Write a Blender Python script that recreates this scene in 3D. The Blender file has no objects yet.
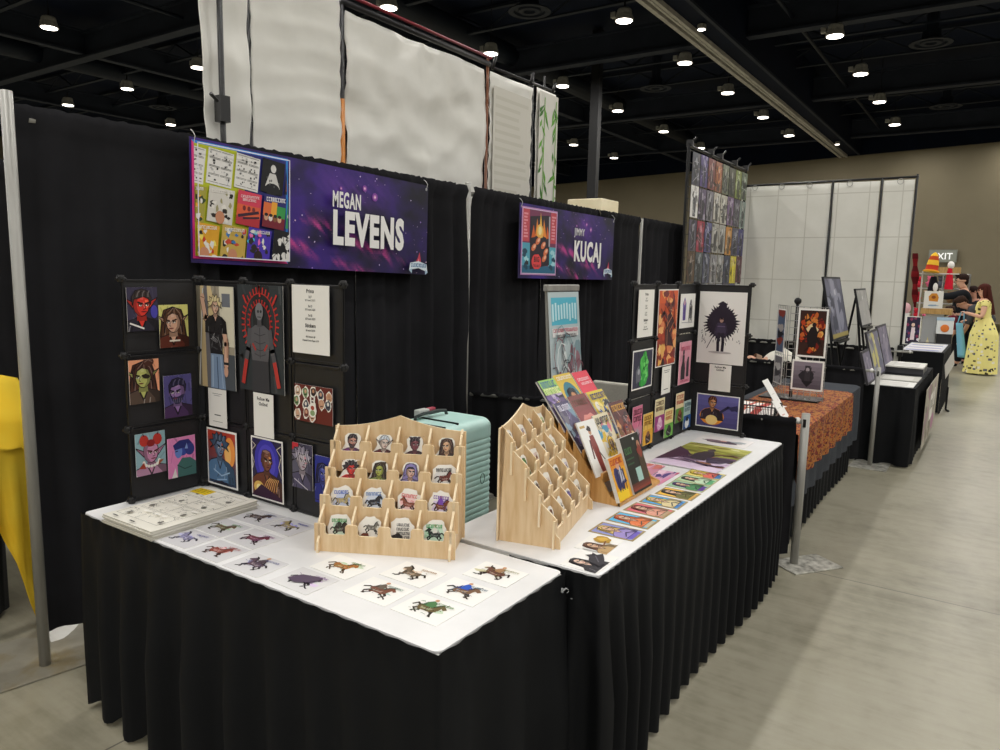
import bpy, math, random
from math import sin, cos, pi
from mathutils import Matrix, Vector, noise
SC = bpy.context.scene
COL = SC.collection
RND = random.Random(7)
TABLE_Z = 0.75

# ------------------------------------------------------------------ colour
def s2l(c):
    return c / 12.92 if c <= 0.04045 else ((c + 0.055) / 1.055) ** 2.4
def lin(c):
    if isinstance(c, str):
        h = c.lstrip('#')
        if len(h) == 3: h = ''.join(k * 2 for k in h)
        c = tuple(int(h[i:i + 2], 16) / 255 for i in (0, 2, 4))
    return tuple(s2l(k) for k in c[:3])
def rgb(c):
    if isinstance(c, str):
        h = c.lstrip('#')
        if len(h) == 3: h = ''.join(k * 2 for k in h)
        return tuple(int(h[i:i + 2], 16) / 255 for i in (0, 2, 4))
    return tuple(c)
def mixc(a, b, t):
    a = rgb(a); b = rgb(b)
    return tuple(a[i] + (b[i] - a[i]) * t for i in range(3))

# ------------------------------------------------------------------ materials
def new_mat(name):
    m = bpy.data.materials.new(name); m.use_nodes = True
    nt = m.node_tree
    return m, nt, nt.nodes['Principled BSDF']
def node(nt, kind, **kw):
    n = nt.nodes.new(kind)
    for k, v in kw.items(): setattr(n, k, v)
    return n
def mapped(nt, scale=(1, 1, 1), rot=(0, 0, 0)):
    tc = node(nt, 'ShaderNodeTexCoord'); mp = node(nt, 'ShaderNodeMapping')
    mp.inputs['Scale'].default_value = scale; mp.inputs['Rotation'].default_value = rot
    nt.links.new(tc.outputs['Object'], mp.inputs['Vector'])
    return mp.outputs['Vector']
def ramp(nt, fac, stops):
    r = node(nt, 'ShaderNodeValToRGB')
    e = r.color_ramp.elements
    while len(e) < len(stops): e.new(0.5)
    for i, (p, c) in enumerate(stops):
        e[i].position = p; e[i].color = (*lin(c), 1)
    nt.links.new(fac, r.inputs['Fac'])
    return r.outputs['Color']
def noisy(nt, vec, scale, detail=4, rough=0.6):
    n = node(nt, 'ShaderNodeTexNoise')
    n.inputs['Scale'].default_value = scale; n.inputs['Detail'].default_value = detail
    n.inputs['Roughness'].default_value = rough
    nt.links.new(vec, n.inputs['Vector'])
    return n.outputs['Fac']
def bump(nt, b, h, strength=0.3, dist=0.002):
    n = node(nt, 'ShaderNodeBump')
    n.inputs['Strength'].default_value = strength; n.inputs['Distance'].default_value = dist
    nt.links.new(h, n.inputs['Height']); nt.links.new(n.outputs['Normal'], b.inputs['Normal'])
def noise_mat(name, stops, scale, rough=0.6, metal=0.0, stretch=(1, 1, 1), bstr=0.0, bdist=0.002, detail=4, spec=0.5, bscale=None):
    m, nt, b = new_mat(name)
    v = mapped(nt, stretch)
    f = noisy(nt, v, scale, detail)
    nt.links.new(ramp(nt, f, stops), b.inputs['Base Color'])
    b.inputs['Roughness'].default_value = rough; b.inputs['Metallic'].default_value = metal
    b.inputs['Specular IOR Level'].default_value = spec
    if bstr:
        bump(nt, b, f if bscale is None else noisy(nt, v, bscale, 3), bstr, bdist)
    return m
def attr_mat(name, rough, spec=0.5, bscale=None, bstr=0.2, coat=0.0):
    """a printed / dyed surface: its own colour comes from the colour of each face"""
    m, nt, b = new_mat(name)
    a = node(nt, 'ShaderNodeAttribute'); a.attribute_name = 'Col'
    nt.links.new(a.outputs['Color'], b.inputs['Base Color'])
    b.inputs['Roughness'].default_value = rough; b.inputs['Specular IOR Level'].default_value = spec
    b.inputs['Coat Weight'].default_value = coat
    if bscale: bump(nt, b, noisy(nt, mapped(nt), bscale), bstr)
    return m

MAT = {}
MAT['print'] = attr_mat('printed_paper', 0.55, 0.3)
MAT['gloss'] = attr_mat('glossy_print', 0.35, 0.5)
MAT['vinyl'] = attr_mat('printed_vinyl', 0.45, 0.4)
MAT['dyed'] = attr_mat('dyed_cloth', 0.9, 0.15, 60, 0.3)
MAT['plastic'] = attr_mat('coloured_plastic', 0.4)
MAT['skin'] = attr_mat('skin', 0.55, 0.4)
MAT['black_plastic'] = noise_mat('black_plastic', [(0.3, '#0e0e10'), (0.7, '#161618')], 40, 0.45, bstr=0.1)
MAT['panel_black'] = noise_mat('black_panel_sheet', [(0.3, '#171719'), (0.7, '#1d1d20')], 25, 0.5, bstr=0.05)
MAT['steel'] = noise_mat('brushed_aluminium', [(0.3, '#8f8e89'), (0.7, '#a6a59f')], 30, 0.42, 0.25, (1, 1, 0.05), 0.05)
MAT['plate'] = noise_mat('worn_steel_plate', [(0.34, '#7b7a72'), (0.5, '#b4b2a8'), (0.66, '#d5d3c9')], 26, 0.38, 0.35, bstr=0.3, detail=7)
MAT['plate_dull'] = noise_mat('dull_steel_plate', [(0.3, '#7d786a'), (0.5, '#918d80'), (0.62, '#857a60'), (0.72, '#99958a')], 4, 0.3, 0.1, bstr=0.05, detail=5)
MAT['black_metal'] = noise_mat('black_metal', [(0.3, '#0d0d0f'), (0.7, '#171719')], 30, 0.4, 0.3)
MAT['wire'] = noise_mat('chrome_wire', [(0.3, '#9a9a9a'), (0.7, '#bdbdbd')], 30, 0.3, 0.8)
MAT['lamp_body'] = noise_mat('grey_lamp_housing', [(0.3, '#8d8c88'), (0.7, '#a5a49f')], 20, 0.45, 0.3)
MAT['rail_grey'] = noise_mat('painted_track', [(0.3, '#8f8c86'), (0.7, '#a9a69e')], 3, 0.5)
MAT['beam'] = noise_mat('painted_steel_beam', [(0.3, '#1a1f29'), (0.7, '#242934')], 1.5, 0.7, spec=0.2)
MAT['deck'] = noise_mat('dark_ceiling_deck', [(0.3, '#070d1a'), (0.7, '#0b1324')], 0.9, 0.8, spec=0.1)
MAT['duct'] = noise_mat('dark_duct', [(0.3, '#0c121c'), (0.7, '#131a25')], 2.0, 0.6, spec=0.2)
MAT['mint'] = noise_mat('mint_shell', [(0.3, '#c9f2e9'), (0.7, '#d3f7ef')], 12, 0.36)
MAT['chair_grey'] = noise_mat('grey_upholstery', [(0.3, '#c2beb2'), (0.7, '#d0ccc0')], 120, 0.85, bstr=0.3)
MAT['cream'] = noise_mat('cream_wrap', [(0.3, '#d8ccab'), (0.7, '#e4dabd')], 2.0, 0.6)

def wood(name, a, b_, c, sc=9, rough=0.5):
    m, nt, b = new_mat(name)
    v = mapped(nt, (6, 6, 0.7))
    f = noisy(nt, v, sc, 6, 0.55)
    nt.links.new(ramp(nt, f, [(0.32, a), (0.5, b_), (0.68, c)]), b.inputs['Base Color'])
    b.inputs['Roughness'].default_value = rough
    bump(nt, b, f, 0.06, 0.001)
    return m
MAT['birch'] = wood('birch_plywood', '#d3b283', '#dfc298', '#e6cca5')
MAT['birch_edge'] = wood('plywood_edge', '#e6cea6', '#eedab6', '#f3e2c3')
MAT['honey'] = wood('honey_plywood', '#c08c4c', '#cd9c5c', '#d8ab6c')
MAT['tan_wood'] = wood('tan_wood', '#9c7a44', '#b08a50', '#bd9a62')

def cloth(name, c0, c1, scale=260, rough=0.95, spec=0.08, sheen=0.0, bstr=0.35):
    m, nt, b = new_mat(name)
    v = mapped(nt)
    big = noisy(nt, v, 3.0, 4)
    nt.links.new(ramp(nt, big, [(0.3, c0), (0.7, c1)]), b.inputs['Base Color'])
    w = node(nt, 'ShaderNodeTexWave'); w.inputs['Scale'].default_value = scale; w.bands_direction = 'Z'
    w.inputs['Distortion'].default_value = 1.5
    nt.links.new(v, w.inputs['Vector'])
    bump(nt, b, w.outputs['Fac'], bstr, 0.0006)
    b.inputs['Roughness'].default_value = rough; b.inputs['Specular IOR Level'].default_value = spec
    b.inputs['Sheen Weight'].default_value = sheen
    return m
MAT['drape'] = cloth('black_banjo_drape', '#1d1d1f', '#262629', 300, 0.9, 0.1, 0.0)
MAT['skirt'] = cloth('black_skirt_cloth', '#080a0d', '#0e1013', 200, 0.75, 0.2, 0.0)
MAT['greycloth'] = cloth('charcoal_cloth', '#3c3f44', '#494c51', 200)
MAT['yellow'] = cloth('yellow_cloth', '#fccb30', '#ffdb48', 150, bstr=0.2)
MAT['white_fab'] = cloth('white_banner_back', '#e0dfd8', '#eae9e3', 150, 0.8, 0.2)
MAT['white_cover'] = noise_mat('white_table_plastic', [(0.25, '#dfdfdf'), (0.75, '#ececec')], 5, 0.42, bstr=0.25, bdist=0.003, bscale=14)
MAT['white_sheet'] = noise_mat('crumpled_white_sheet', [(0.3, '#d9d8d3'), (0.7, '#e8e7e3')], 6, 0.5, bstr=0.5, bdist=0.01, bscale=18)

def white_creased():
    m, nt, b = new_mat('white_drape_with_crease_shade')
    v = mapped(nt)
    sep = node(nt, 'ShaderNodeSeparateXYZ'); nt.links.new(v, sep.inputs[0])
    def crease_shade(out, period):  # shade of the fold creases, painted as darker lines in the colour, no relief
        a = node(nt, 'ShaderNodeMath', operation='PINGPONG'); nt.links.new(out, a.inputs[0]); a.inputs[1].default_value = period / 2
        d = node(nt, 'ShaderNodeMath', operation='LESS_THAN'); nt.links.new(a.outputs[0], d.inputs[0]); d.inputs[1].default_value = 0.006
        return d.outputs[0]
    mx = node(nt, 'ShaderNodeMath', operation='MAXIMUM')
    nt.links.new(crease_shade(sep.outputs['Y'], 0.36), mx.inputs[0]); nt.links.new(crease_shade(sep.outputs['Z'], 0.54), mx.inputs[1])
    n = noisy(nt, v, 2.5)
    col = ramp(nt, n, [(0.3, '#d6d5cc'), (0.7, '#e0dfd7')])
    mc = node(nt, 'ShaderNodeMixRGB'); nt.links.new(mx.outputs[0], mc.inputs['Fac'])
    nt.links.new(col, mc.inputs['Color1']); mc.inputs['Color2'].default_value = (*lin('#c4c2b8'), 1)
    nt.links.new(mc.outputs[0], b.inputs['Base Color'])
    b.inputs['Roughness'].default_value = 0.8
    bump(nt, b, n, 0.4, 0.01)
    return m
MAT['white_drape'] = white_creased()

def paisley():
    m, nt, b = new_mat('orange_patterned_cloth')
    v = mapped(nt)
    st = node(nt, 'ShaderNodeMapping'); st.inputs['Scale'].default_value = (1.0, 1.7, 1.7); nt.links.new(v, st.inputs['Vector'])
    vo = node(nt, 'ShaderNodeTexVoronoi'); vo.inputs['Scale'].default_value = 36; nt.links.new(st.outputs['Vector'], vo.inputs['Vector'])
    sp = node(nt, 'ShaderNodeSeparateXYZ'); nt.links.new(vo.outputs['Color'], sp.inputs[0])
    d = node(nt, 'ShaderNodeMath', operation='MULTIPLY_ADD'); nt.links.new(vo.outputs['Distance'], d.inputs[0]); d.inputs[1].default_value = 0.5; nt.links.new(sp.outputs[0], d.inputs[2])
    c = ramp(nt, d.outputs[0], [(0.12, '#701510'), (0.28, '#7e2214'), (0.40, '#30100c'), (0.52, '#861e14'), (0.66, '#b8742a'), (0.78, '#4a140e'), (1.0, '#a06428')])
    nt.links.new(c, b.inputs['Base Color']); b.inputs['Roughness'].default_value = 0.85
    return m
MAT['paisley'] = paisley()

def concrete():
    m, nt, b = new_mat('polished_concrete')
    v = mapped(nt)
    big = noisy(nt, v, 0.55, 6, 0.65); fine = noisy(nt, v, 9, 5, 0.6)
    st = node(nt, 'ShaderNodeMapping'); st.inputs['Scale'].default_value = (2.2, 0.25, 1); nt.links.new(v, st.inputs['Vector'])
    scr = noisy(nt, st.outputs['Vector'], 6, 6, 0.7)
    a = node(nt, 'ShaderNodeMath', operation='MULTIPLY_ADD'); nt.links.new(big, a.inputs[0]); a.inputs[1].default_value = 0.5; a.inputs[2].default_value = 0.0
    a2 = node(nt, 'ShaderNodeMath', operation='MULTIPLY_ADD'); nt.links.new(fine, a2.inputs[0]); a2.inputs[1].default_value = 0.2; nt.links.new(a.outputs[0], a2.inputs[2])
    a3 = node(nt, 'ShaderNodeMath', operation='MULTIPLY_ADD'); nt.links.new(scr, a3.inputs[0]); a3.inputs[1].default_value = 0.3; nt.links.new(a2.outputs[0], a3.inputs[2])
    col = ramp(nt, a3.outputs[0], [(0.36, '#6a6657'), (0.45, '#878371'), (0.52, '#96917f'), (0.6, '#9d9987'), (0.7, '#aba794')])
    sep = node(nt, 'ShaderNodeSeparateXYZ'); nt.links.new(v, sep.inputs[0])
    def joint(out, off, period):
        s = node(nt, 'ShaderNodeMath', operation='SUBTRACT'); nt.links.new(out, s.inputs[0]); s.inputs[1].default_value = off
        p = node(nt, 'ShaderNodeMath', operation='PINGPONG'); nt.links.new(s.outputs[0], p.inputs[0]); p.inputs[1].default_value = period / 2
        l = node(nt, 'ShaderNodeMath', operation='LESS_THAN'); nt.links.new(p.outputs[0], l.inputs[0]); l.inputs[1].default_value = 0.004
        return l.outputs[0]
    mx = node(nt, 'ShaderNodeMath', operation='MAXIMUM')
    nt.links.new(joint(sep.outputs['X'], 4.25, 7.3), mx.inputs[0]); nt.links.new(joint(sep.outputs['Y'], 2.35, 7.4), mx.inputs[1])
    mc = node(nt, 'ShaderNodeMixRGB'); nt.links.new(mx.outputs[0], mc.inputs['Fac']); nt.links.new(col, mc.inputs['Color1'])
    mc.inputs['Color2'].default_value = (*lin('#5f5b53'), 1)
    nt.links.new(mc.outputs[0], b.inputs['Base Color'])
    rr = node(nt, 'ShaderNodeMapRange'); nt.links.new(scr, rr.inputs[0]); rr.inputs[3].default_value = 0.26; rr.inputs[4].default_value = 0.46
    nt.links.new(rr.outputs[0], b.inputs['Roughness'])
    b.inputs['Specular IOR Level'].default_value = 0.42
    bump(nt, b, fine, 0.08, 0.002)
    return m
MAT['concrete'] = concrete()

def tan_wall():
    m, nt, b = new_mat('tan_painted_wall')
    v = mapped(nt)
    n = noisy(nt, v, 0.35, 4)
    col = ramp(nt, n, [(0.3, '#6c644f'), (0.7, '#756c56')])
    br = node(nt, 'ShaderNodeTexBrick')
    br.inputs['Scale'].default_value = 1.0; br.offset = 0.0
    br.inputs['Brick Width'].default_value = 3.0; br.inputs['Row Height'].default_value = 1.5; br.inputs['Mortar Size'].default_value = 0.012
    mp = node(nt, 'ShaderNodeMapping'); mp.inputs['Rotation'].default_value = (pi / 2, 0, pi / 2)
    nt.links.new(v, mp.inputs['Vector']); nt.links.new(v, br.inputs['Vector'])
    nt.links.new(col, b.inputs['Base Color']); b.inputs['Roughness'].default_value = 0.75
    bump(nt, b, noisy(nt, v, 3), 0.2, 0.01)
    return m
MAT['wall'] = tan_wall()

def emit(name, col, st):
    m, nt, b = new_mat(name)
    b.inputs['Base Color'].default_value = (0.8, 0.8, 0.8, 1)
    b.inputs['Emission Color'].default_value = (*lin(col), 1); b.inputs['Emission Strength'].default_value = st
    return m
MAT['lens'] = emit('glowing_lens', '#fff6e8', 9.0)
def clear_mat():
    m, nt, b = new_mat('clear_plastic')
    b.inputs['Base Color'].default_value = (0.85, 0.87, 0.88, 1); b.inputs['Roughness'].default_value = 0.15
    b.inputs['Transmission Weight'].default_value = 0.6
    return m
MAT['clear'] = clear_mat()

# ------------------------------------------------------------------ mesh builder
class M:
    def __init__(s, T=None):
        s.v = []; s.f = []; s.c = []; s.m = []; s.T = T or Matrix.Identity(4)
    def add(s, pts, faces, col='#ffffff', mi=0):
        o = len(s.v)
        s.v += [s.T @ Vector(p) for p in pts]
        for f in faces:
            s.f.append([o + i for i in f]); s.c.append(col); s.m.append(mi)
    def face(s, pts, col='#ffffff', mi=0):
        s.add(pts, [list(range(len(pts)))], col, mi)
    def box(s, x0, y0, z0, x1, y1, z1, col='#ffffff', mi=0):
        p = [(x0, y0, z0), (x1, y0, z0), (x1, y1, z0), (x0, y1, z0), (x0, y0, z1), (x1, y0, z1), (x1, y1, z1), (x0, y1, z1)]
        s.add(p, [(3, 2, 1, 0), (4, 5, 6, 7), (0, 1, 5, 4), (1, 2, 6, 5), (2, 3, 7, 6), (3, 0, 4, 7)], col, mi)
    def prism(s, poly, z0, z1, col='#ffffff', mi=0, side=None):
        n = len(poly)
        a = sum(poly[i][0] * poly[(i + 1) % n][1] - poly[(i + 1) % n][0] * poly[i][1] for i in range(n))
        if a < 0: poly = poly[::-1]
        p = [(x, y, z0) for x, y in poly] + [(x, y, z1) for x, y in poly]
        s.add(p, [list(range(n))[::-1], list(range(n, 2 * n))], col, mi)
        s.add(p, [(i, (i + 1) % n, n + (i + 1) % n, n + i) for i in range(n)], col, mi if side is None else side)
    def tube(s, path, r, n=8, col='#ffffff', mi=0, closed=False):
        path = [Vector(p) for p in path]; k = len(path); rings = []
        up = Vector((0, 0, 1))
        for i, p in enumerate(path):
            if closed: d = path[(i + 1) % k] - path[i - 1]
            else: d = path[min(i + 1, k - 1)] - path[max(i - 1, 0)]
            d.normalize()
            u = d.cross(up)
            if u.length < 1e-3: u = d.cross(Vector((1, 0, 0)))
            u.normalize(); w = u.cross(d)
            rr = r[i] if isinstance(r, (list, tuple)) else r
            rings.append([p + u * rr * cos(2 * pi * j / n) + w * rr * sin(2 * pi * j / n) for j in range(n)])
        pts = [q for rg in rings for q in rg]
        fs = []
        for i in range(k if closed else k - 1):
            a = i * n; b = ((i + 1) % k) * n
            for j in range(n):
                fs.append((a + j, a + (j + 1) % n, b + (j + 1) % n, b + j))
        if not closed:
            fs.append(list(range(n))[::-1]); fs.append(list(range((k - 1) * n, k * n)))
        s.add(pts, fs, col, mi)
    def lathe(s, prof, n=20, col='#ffffff', mi=0, c=(0, 0, 0)):
        pts = []; k = len(prof)
        for r, z in prof:
            for j in range(n):
                pts.append((c[0] + r * cos(2 * pi * j / n), c[1] + r * sin(2 * pi * j / n), c[2] + z))
        fs = [(i * n + j, i * n + (j + 1) % n, (i + 1) * n + (j + 1) % n, (i + 1) * n + j) for i in range(k - 1) for j in range(n)]
        fs.append(list(range(n))[::-1]); fs.append(list(range((k - 1) * n, k * n)))
        s.add(pts, fs, col, mi)
    def ball(s, c, r, nu=12, nv=8, col='#ffffff', mi=0):
        if not isinstance(r, (tuple, list)): r = (r, r, r)
        pts = [(c[0], c[1], c[2] - r[2])]
        for i in range(1, nv):
            a = -pi / 2 + pi * i / nv
            for j in range(nu):
                b = 2 * pi * j / nu
                pts.append((c[0] + r[0] * cos(a) * cos(b), c[1] + r[1] * cos(a) * sin(b), c[2] + r[2] * sin(a)))
        pts.append((c[0], c[1], c[2] + r[2])); fs = []
        for j in range(nu): fs.append((0, 1 + (j + 1) % nu, 1 + j))
        for i in range(nv - 2):
            for j in range(nu):
                a = 1 + i * nu; b = a + nu
                fs.append((a + j, a + (j + 1) % nu, b + (j + 1) % nu, b + j))
        e = len(pts) - 1; a = 1 + (nv - 2) * nu
        for j in range(nu): fs.append((a + j, a + (j + 1) % nu, e))
        s.add(pts, fs, col, mi)
    def grid(s, fn, nu, nv, col='#ffffff', mi=0, colfn=None):
        pts = [fn(i / nu, j / nv) for j in range(nv + 1) for i in range(nu + 1)]
        o = len(s.v); s.v += [s.T @ Vector(p) for p in pts]
        for j in range(nv):
            for i in range(nu):
                a = o + j * (nu + 1) + i
                s.f.append([a, a + 1, a + nu + 2, a + nu + 1])
                s.c.append(colfn((i + .5) / nu, (j + .5) / nv) if colfn else col); s.m.append(mi)
    def obj(s, name, mats, parent=None, smooth=False, bevel=0, seg=2, solid=0):
        me = bpy.data.meshes.new(name)
        me.from_pydata([tuple(p) for p in s.v], [], s.f)
        if not isinstance(mats, (list, tuple)): mats = [mats]
        for k in mats: me.materials.append(MAT[k] if isinstance(k, str) else k)
        at = me.color_attributes.new('Col', 'FLOAT_COLOR', 'CORNER')
        buf = []; cache = {}
        for p, c, mi in zip(me.polygons, s.c, s.m):
            p.material_index = mi; p.use_smooth = smooth
            if c not in cache: cache[c] = (*lin(c), 1.0)
            buf += cache[c] * p.loop_total
        at.data.foreach_set('color', buf)
        o = bpy.data.objects.new(name, me); COL.objects.link(o)
        if parent is not None: o.parent = parent
        if solid:
            k = o.modifiers.new('thickness', 'SOLIDIFY'); k.thickness = solid; k.offset = 0
        if bevel:
            k = o.modifiers.new('edge', 'BEVEL'); k.width = bevel; k.segments = seg; k.limit_method = 'ANGLE'
        return o

def tag(o, label, cat, group=None, kind=None):
    o['label'] = label; o['category'] = cat
    if group: o['group'] = group
    if kind: o['kind'] = kind
    return o
def thing(name, label, cat, loc=(0, 0, 0), rotz=0, group=None):
    o = bpy.data.objects.new(name, None); COL.objects.link(o)
    o.empty_display_size = 0.1
    o.location = loc; o.rotation_euler = (0, 0, rotz)
    return tag(o, label, cat, group)
def struct(o):
    o['kind'] = 'structure'; return o
def dup(root, loc, rotz, label, group=None):
    r = root.copy(); COL.objects.link(r); r.location = loc; r.rotation_euler = (0, 0, rotz)
    r['label'] = label
    if group: r['group'] = group
    for ch in list(root.children):
        c = ch.copy(); COL.objects.link(c); c.parent = r
        for g in ch.children:
            d = g.copy(); COL.objects.link(d); d.parent = c
    return r
def frame(o, ux, uy):
    ux = Vector(ux).normalized(); uy = Vector(uy); uy = (uy - ux * uy.dot(ux)).normalized(); uz = ux.cross(uy)
    return Matrix(((ux.x, uy.x, uz.x, o[0]), (ux.y, uy.y, uz.y, o[1]), (ux.z, uy.z, uz.z, o[2]), (0, 0, 0, 1)))
ORD = ['first', 'second', 'third', 'fourth', 'fifth', 'sixth', 'seventh', 'eighth', 'ninth']

# ------------------------------------------------------------------ print art
_glyph = {}
def glyphs(txt, bold):
    k = (txt, bold)
    if k not in _glyph:
        cu = bpy.data.curves.new('lettering', 'FONT'); cu.body = txt; cu.size = 1.0; cu.offset = bold; cu.resolution_u = 3; cu.space_character = 1.0 + bold * 3.2
        ob = bpy.data.objects.new('lettering', cu); COL.objects.link(ob)
        dg = bpy.context.evaluated_depsgraph_get(); dg.update()
        me = bpy.data.meshes.new_from_object(ob.evaluated_get(dg))
        vs = [(v.co.x, v.co.y) for v in me.vertices]; fs = [list(p.vertices) for p in me.polygons]
        bpy.data.objects.remove(ob); bpy.data.curves.remove(cu); bpy.data.meshes.remove(me)
        _glyph[k] = (vs, fs)
    return _glyph[k]

class Art(M):
    """a flat sheet of thickness t with flat coloured shapes printed on its face (x right, y up, z out)"""
    def __init__(s, w, h, T=None, t=0.0015, edge='#f4f2ee', bg=None, outline=None):
        super().__init__(T); s.w = w; s.h = h; s.t = t; s.k = 0
        s.win = [-w / 2, -h / 2, w / 2, h / 2]
        if outline is None: s.box(-w / 2, -h / 2, 0, w / 2, h / 2, t, edge)
        else: s.prism(outline, 0, t, edge)
        if bg: s.rect(-w / 2, -h / 2, w / 2, h / 2, bg)
    def z(s):
        s.k += 1; return s.t + 0.00005 * s.k
    def clip(s, pts):
        x0, y0, x1, y1 = s.win
        for ax, lim, sg in ((0, x0, 1), (0, x1, -1), (1, y0, 1), (1, y1, -1)):
            out = []; n = len(pts)
            for i in range(n):
                a = pts[i]; b = pts[(i + 1) % n]
                da = (a[ax] - lim) * sg; db = (b[ax] - lim) * sg
                if da >= 0: out.append(a)
                if (da > 0 and db < 0) or (da < 0 and db > 0):
                    t = da / (da - db); out.append((a[0] + (b[0] - a[0]) * t, a[1] + (b[1] - a[1]) * t))
            pts = out
            if len(pts) < 3: return []
        return pts
    def poly(s, pts, col, z=None):
        pts = s.clip(pts)
        if len(pts) < 3: return
        z = z or s.z()
        a = sum(pts[i][0] * pts[(i + 1) % len(pts)][1] - pts[(i + 1) % len(pts)][0] * pts[i][1] for i in range(len(pts)))
        if a < 0: pts = pts[::-1]
        s.face([(x, y, z) for x, y in pts], col)
    def rect(s, x0, y0, x1, y1, col, z=None):
        s.poly([(x0, y0), (x1, y0), (x1, y1), (x0, y1)], col, z)
    def border(s, inset, bg):
        x0, y0, x1, y1 = s.win
        s.win = [x0 + inset, y0 + inset, x1 - inset, y1 - inset]
        s.rect(*s.win, bg)
    def ell(s, cx, cy, rx, ry, col, n=14, rot=0.0):
        c, d = cos(rot), sin(rot)
        s.poly([(cx + rx * cos(2 * pi * i / n) * c - ry * sin(2 * pi * i / n) * d, cy + rx * cos(2 * pi * i / n) * d + ry * sin(2 * pi * i / n) * c) for i in range(n)], col)
    def line(s, pts, wd, col):
        z = s.z()
        for (x0, y0), (x1, y1) in zip(pts, pts[1:]):
            l = math.hypot(x1 - x0, y1 - y0) or 1e-9
            nx, ny = -(y1 - y0) / l * wd / 2, (x1 - x0) / l * wd / 2
            ex, ey = (x1 - x0) / l * wd * .3, (y1 - y0) / l * wd * .3
            s.poly([(x0 + nx - ex, y0 + ny - ey), (x0 - nx - ex, y0 - ny - ey), (x1 - nx + ex, y1 - ny + ey), (x1 + nx + ex, y1 + ny + ey)], col, z)
    def blob(s, cx, cy, rx, ry, col, seed=0, n=18, j=.25):
        r = random.Random(seed)
        s.poly([(cx + rx * (1 + r.uniform(-j, j)) * cos(2 * pi * i / n), cy + ry * (1 + r.uniform(-j, j)) * sin(2 * pi * i / n)) for i in range(n)], col)
    def grad(s, x0, y0, x1, y1, c0, c1, n=10):
        z = s.z()
        for i in range(n):
            s.rect(x0, y0 + (y1 - y0) * i / n, x1, y0 + (y1 - y0) * (i + 1) / n, mixc(c0, c1, i / (n - 1)), z)
    def text(s, txt, x, y, h, col, sx=1.0, bold=0.0, align='c', rot=0.0):
        vs, fs = glyphs(txt, bold)
        if not vs: return
        x0 = min(v[0] for v in vs); x1 = max(v[0] for v in vs)
        k = h / 0.73
        off = {'c': (x0 + x1) / 2, 'l': x0, 'r': x1}[align]
        z = s.z(); c, d = cos(rot), sin(rot)
        P = [((vx - off) * k * sx, vy * k) for vx, vy in vs]
        P = [(x + px * c - py * d, y + px * d + py * c) for px, py in P]
        for f in fs: s.face([(P[i][0], P[i][1], z) for i in f], col)

def art_thing(name, label, cat, A, mat='print', group=None):
    return tag(A.obj(name, mat), label, cat, group)

def darker(c, k=.65): return mixc(c, '#000000', 1 - k)
def lighter(c, k=.4): return mixc(c, '#ffffff', k)

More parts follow.
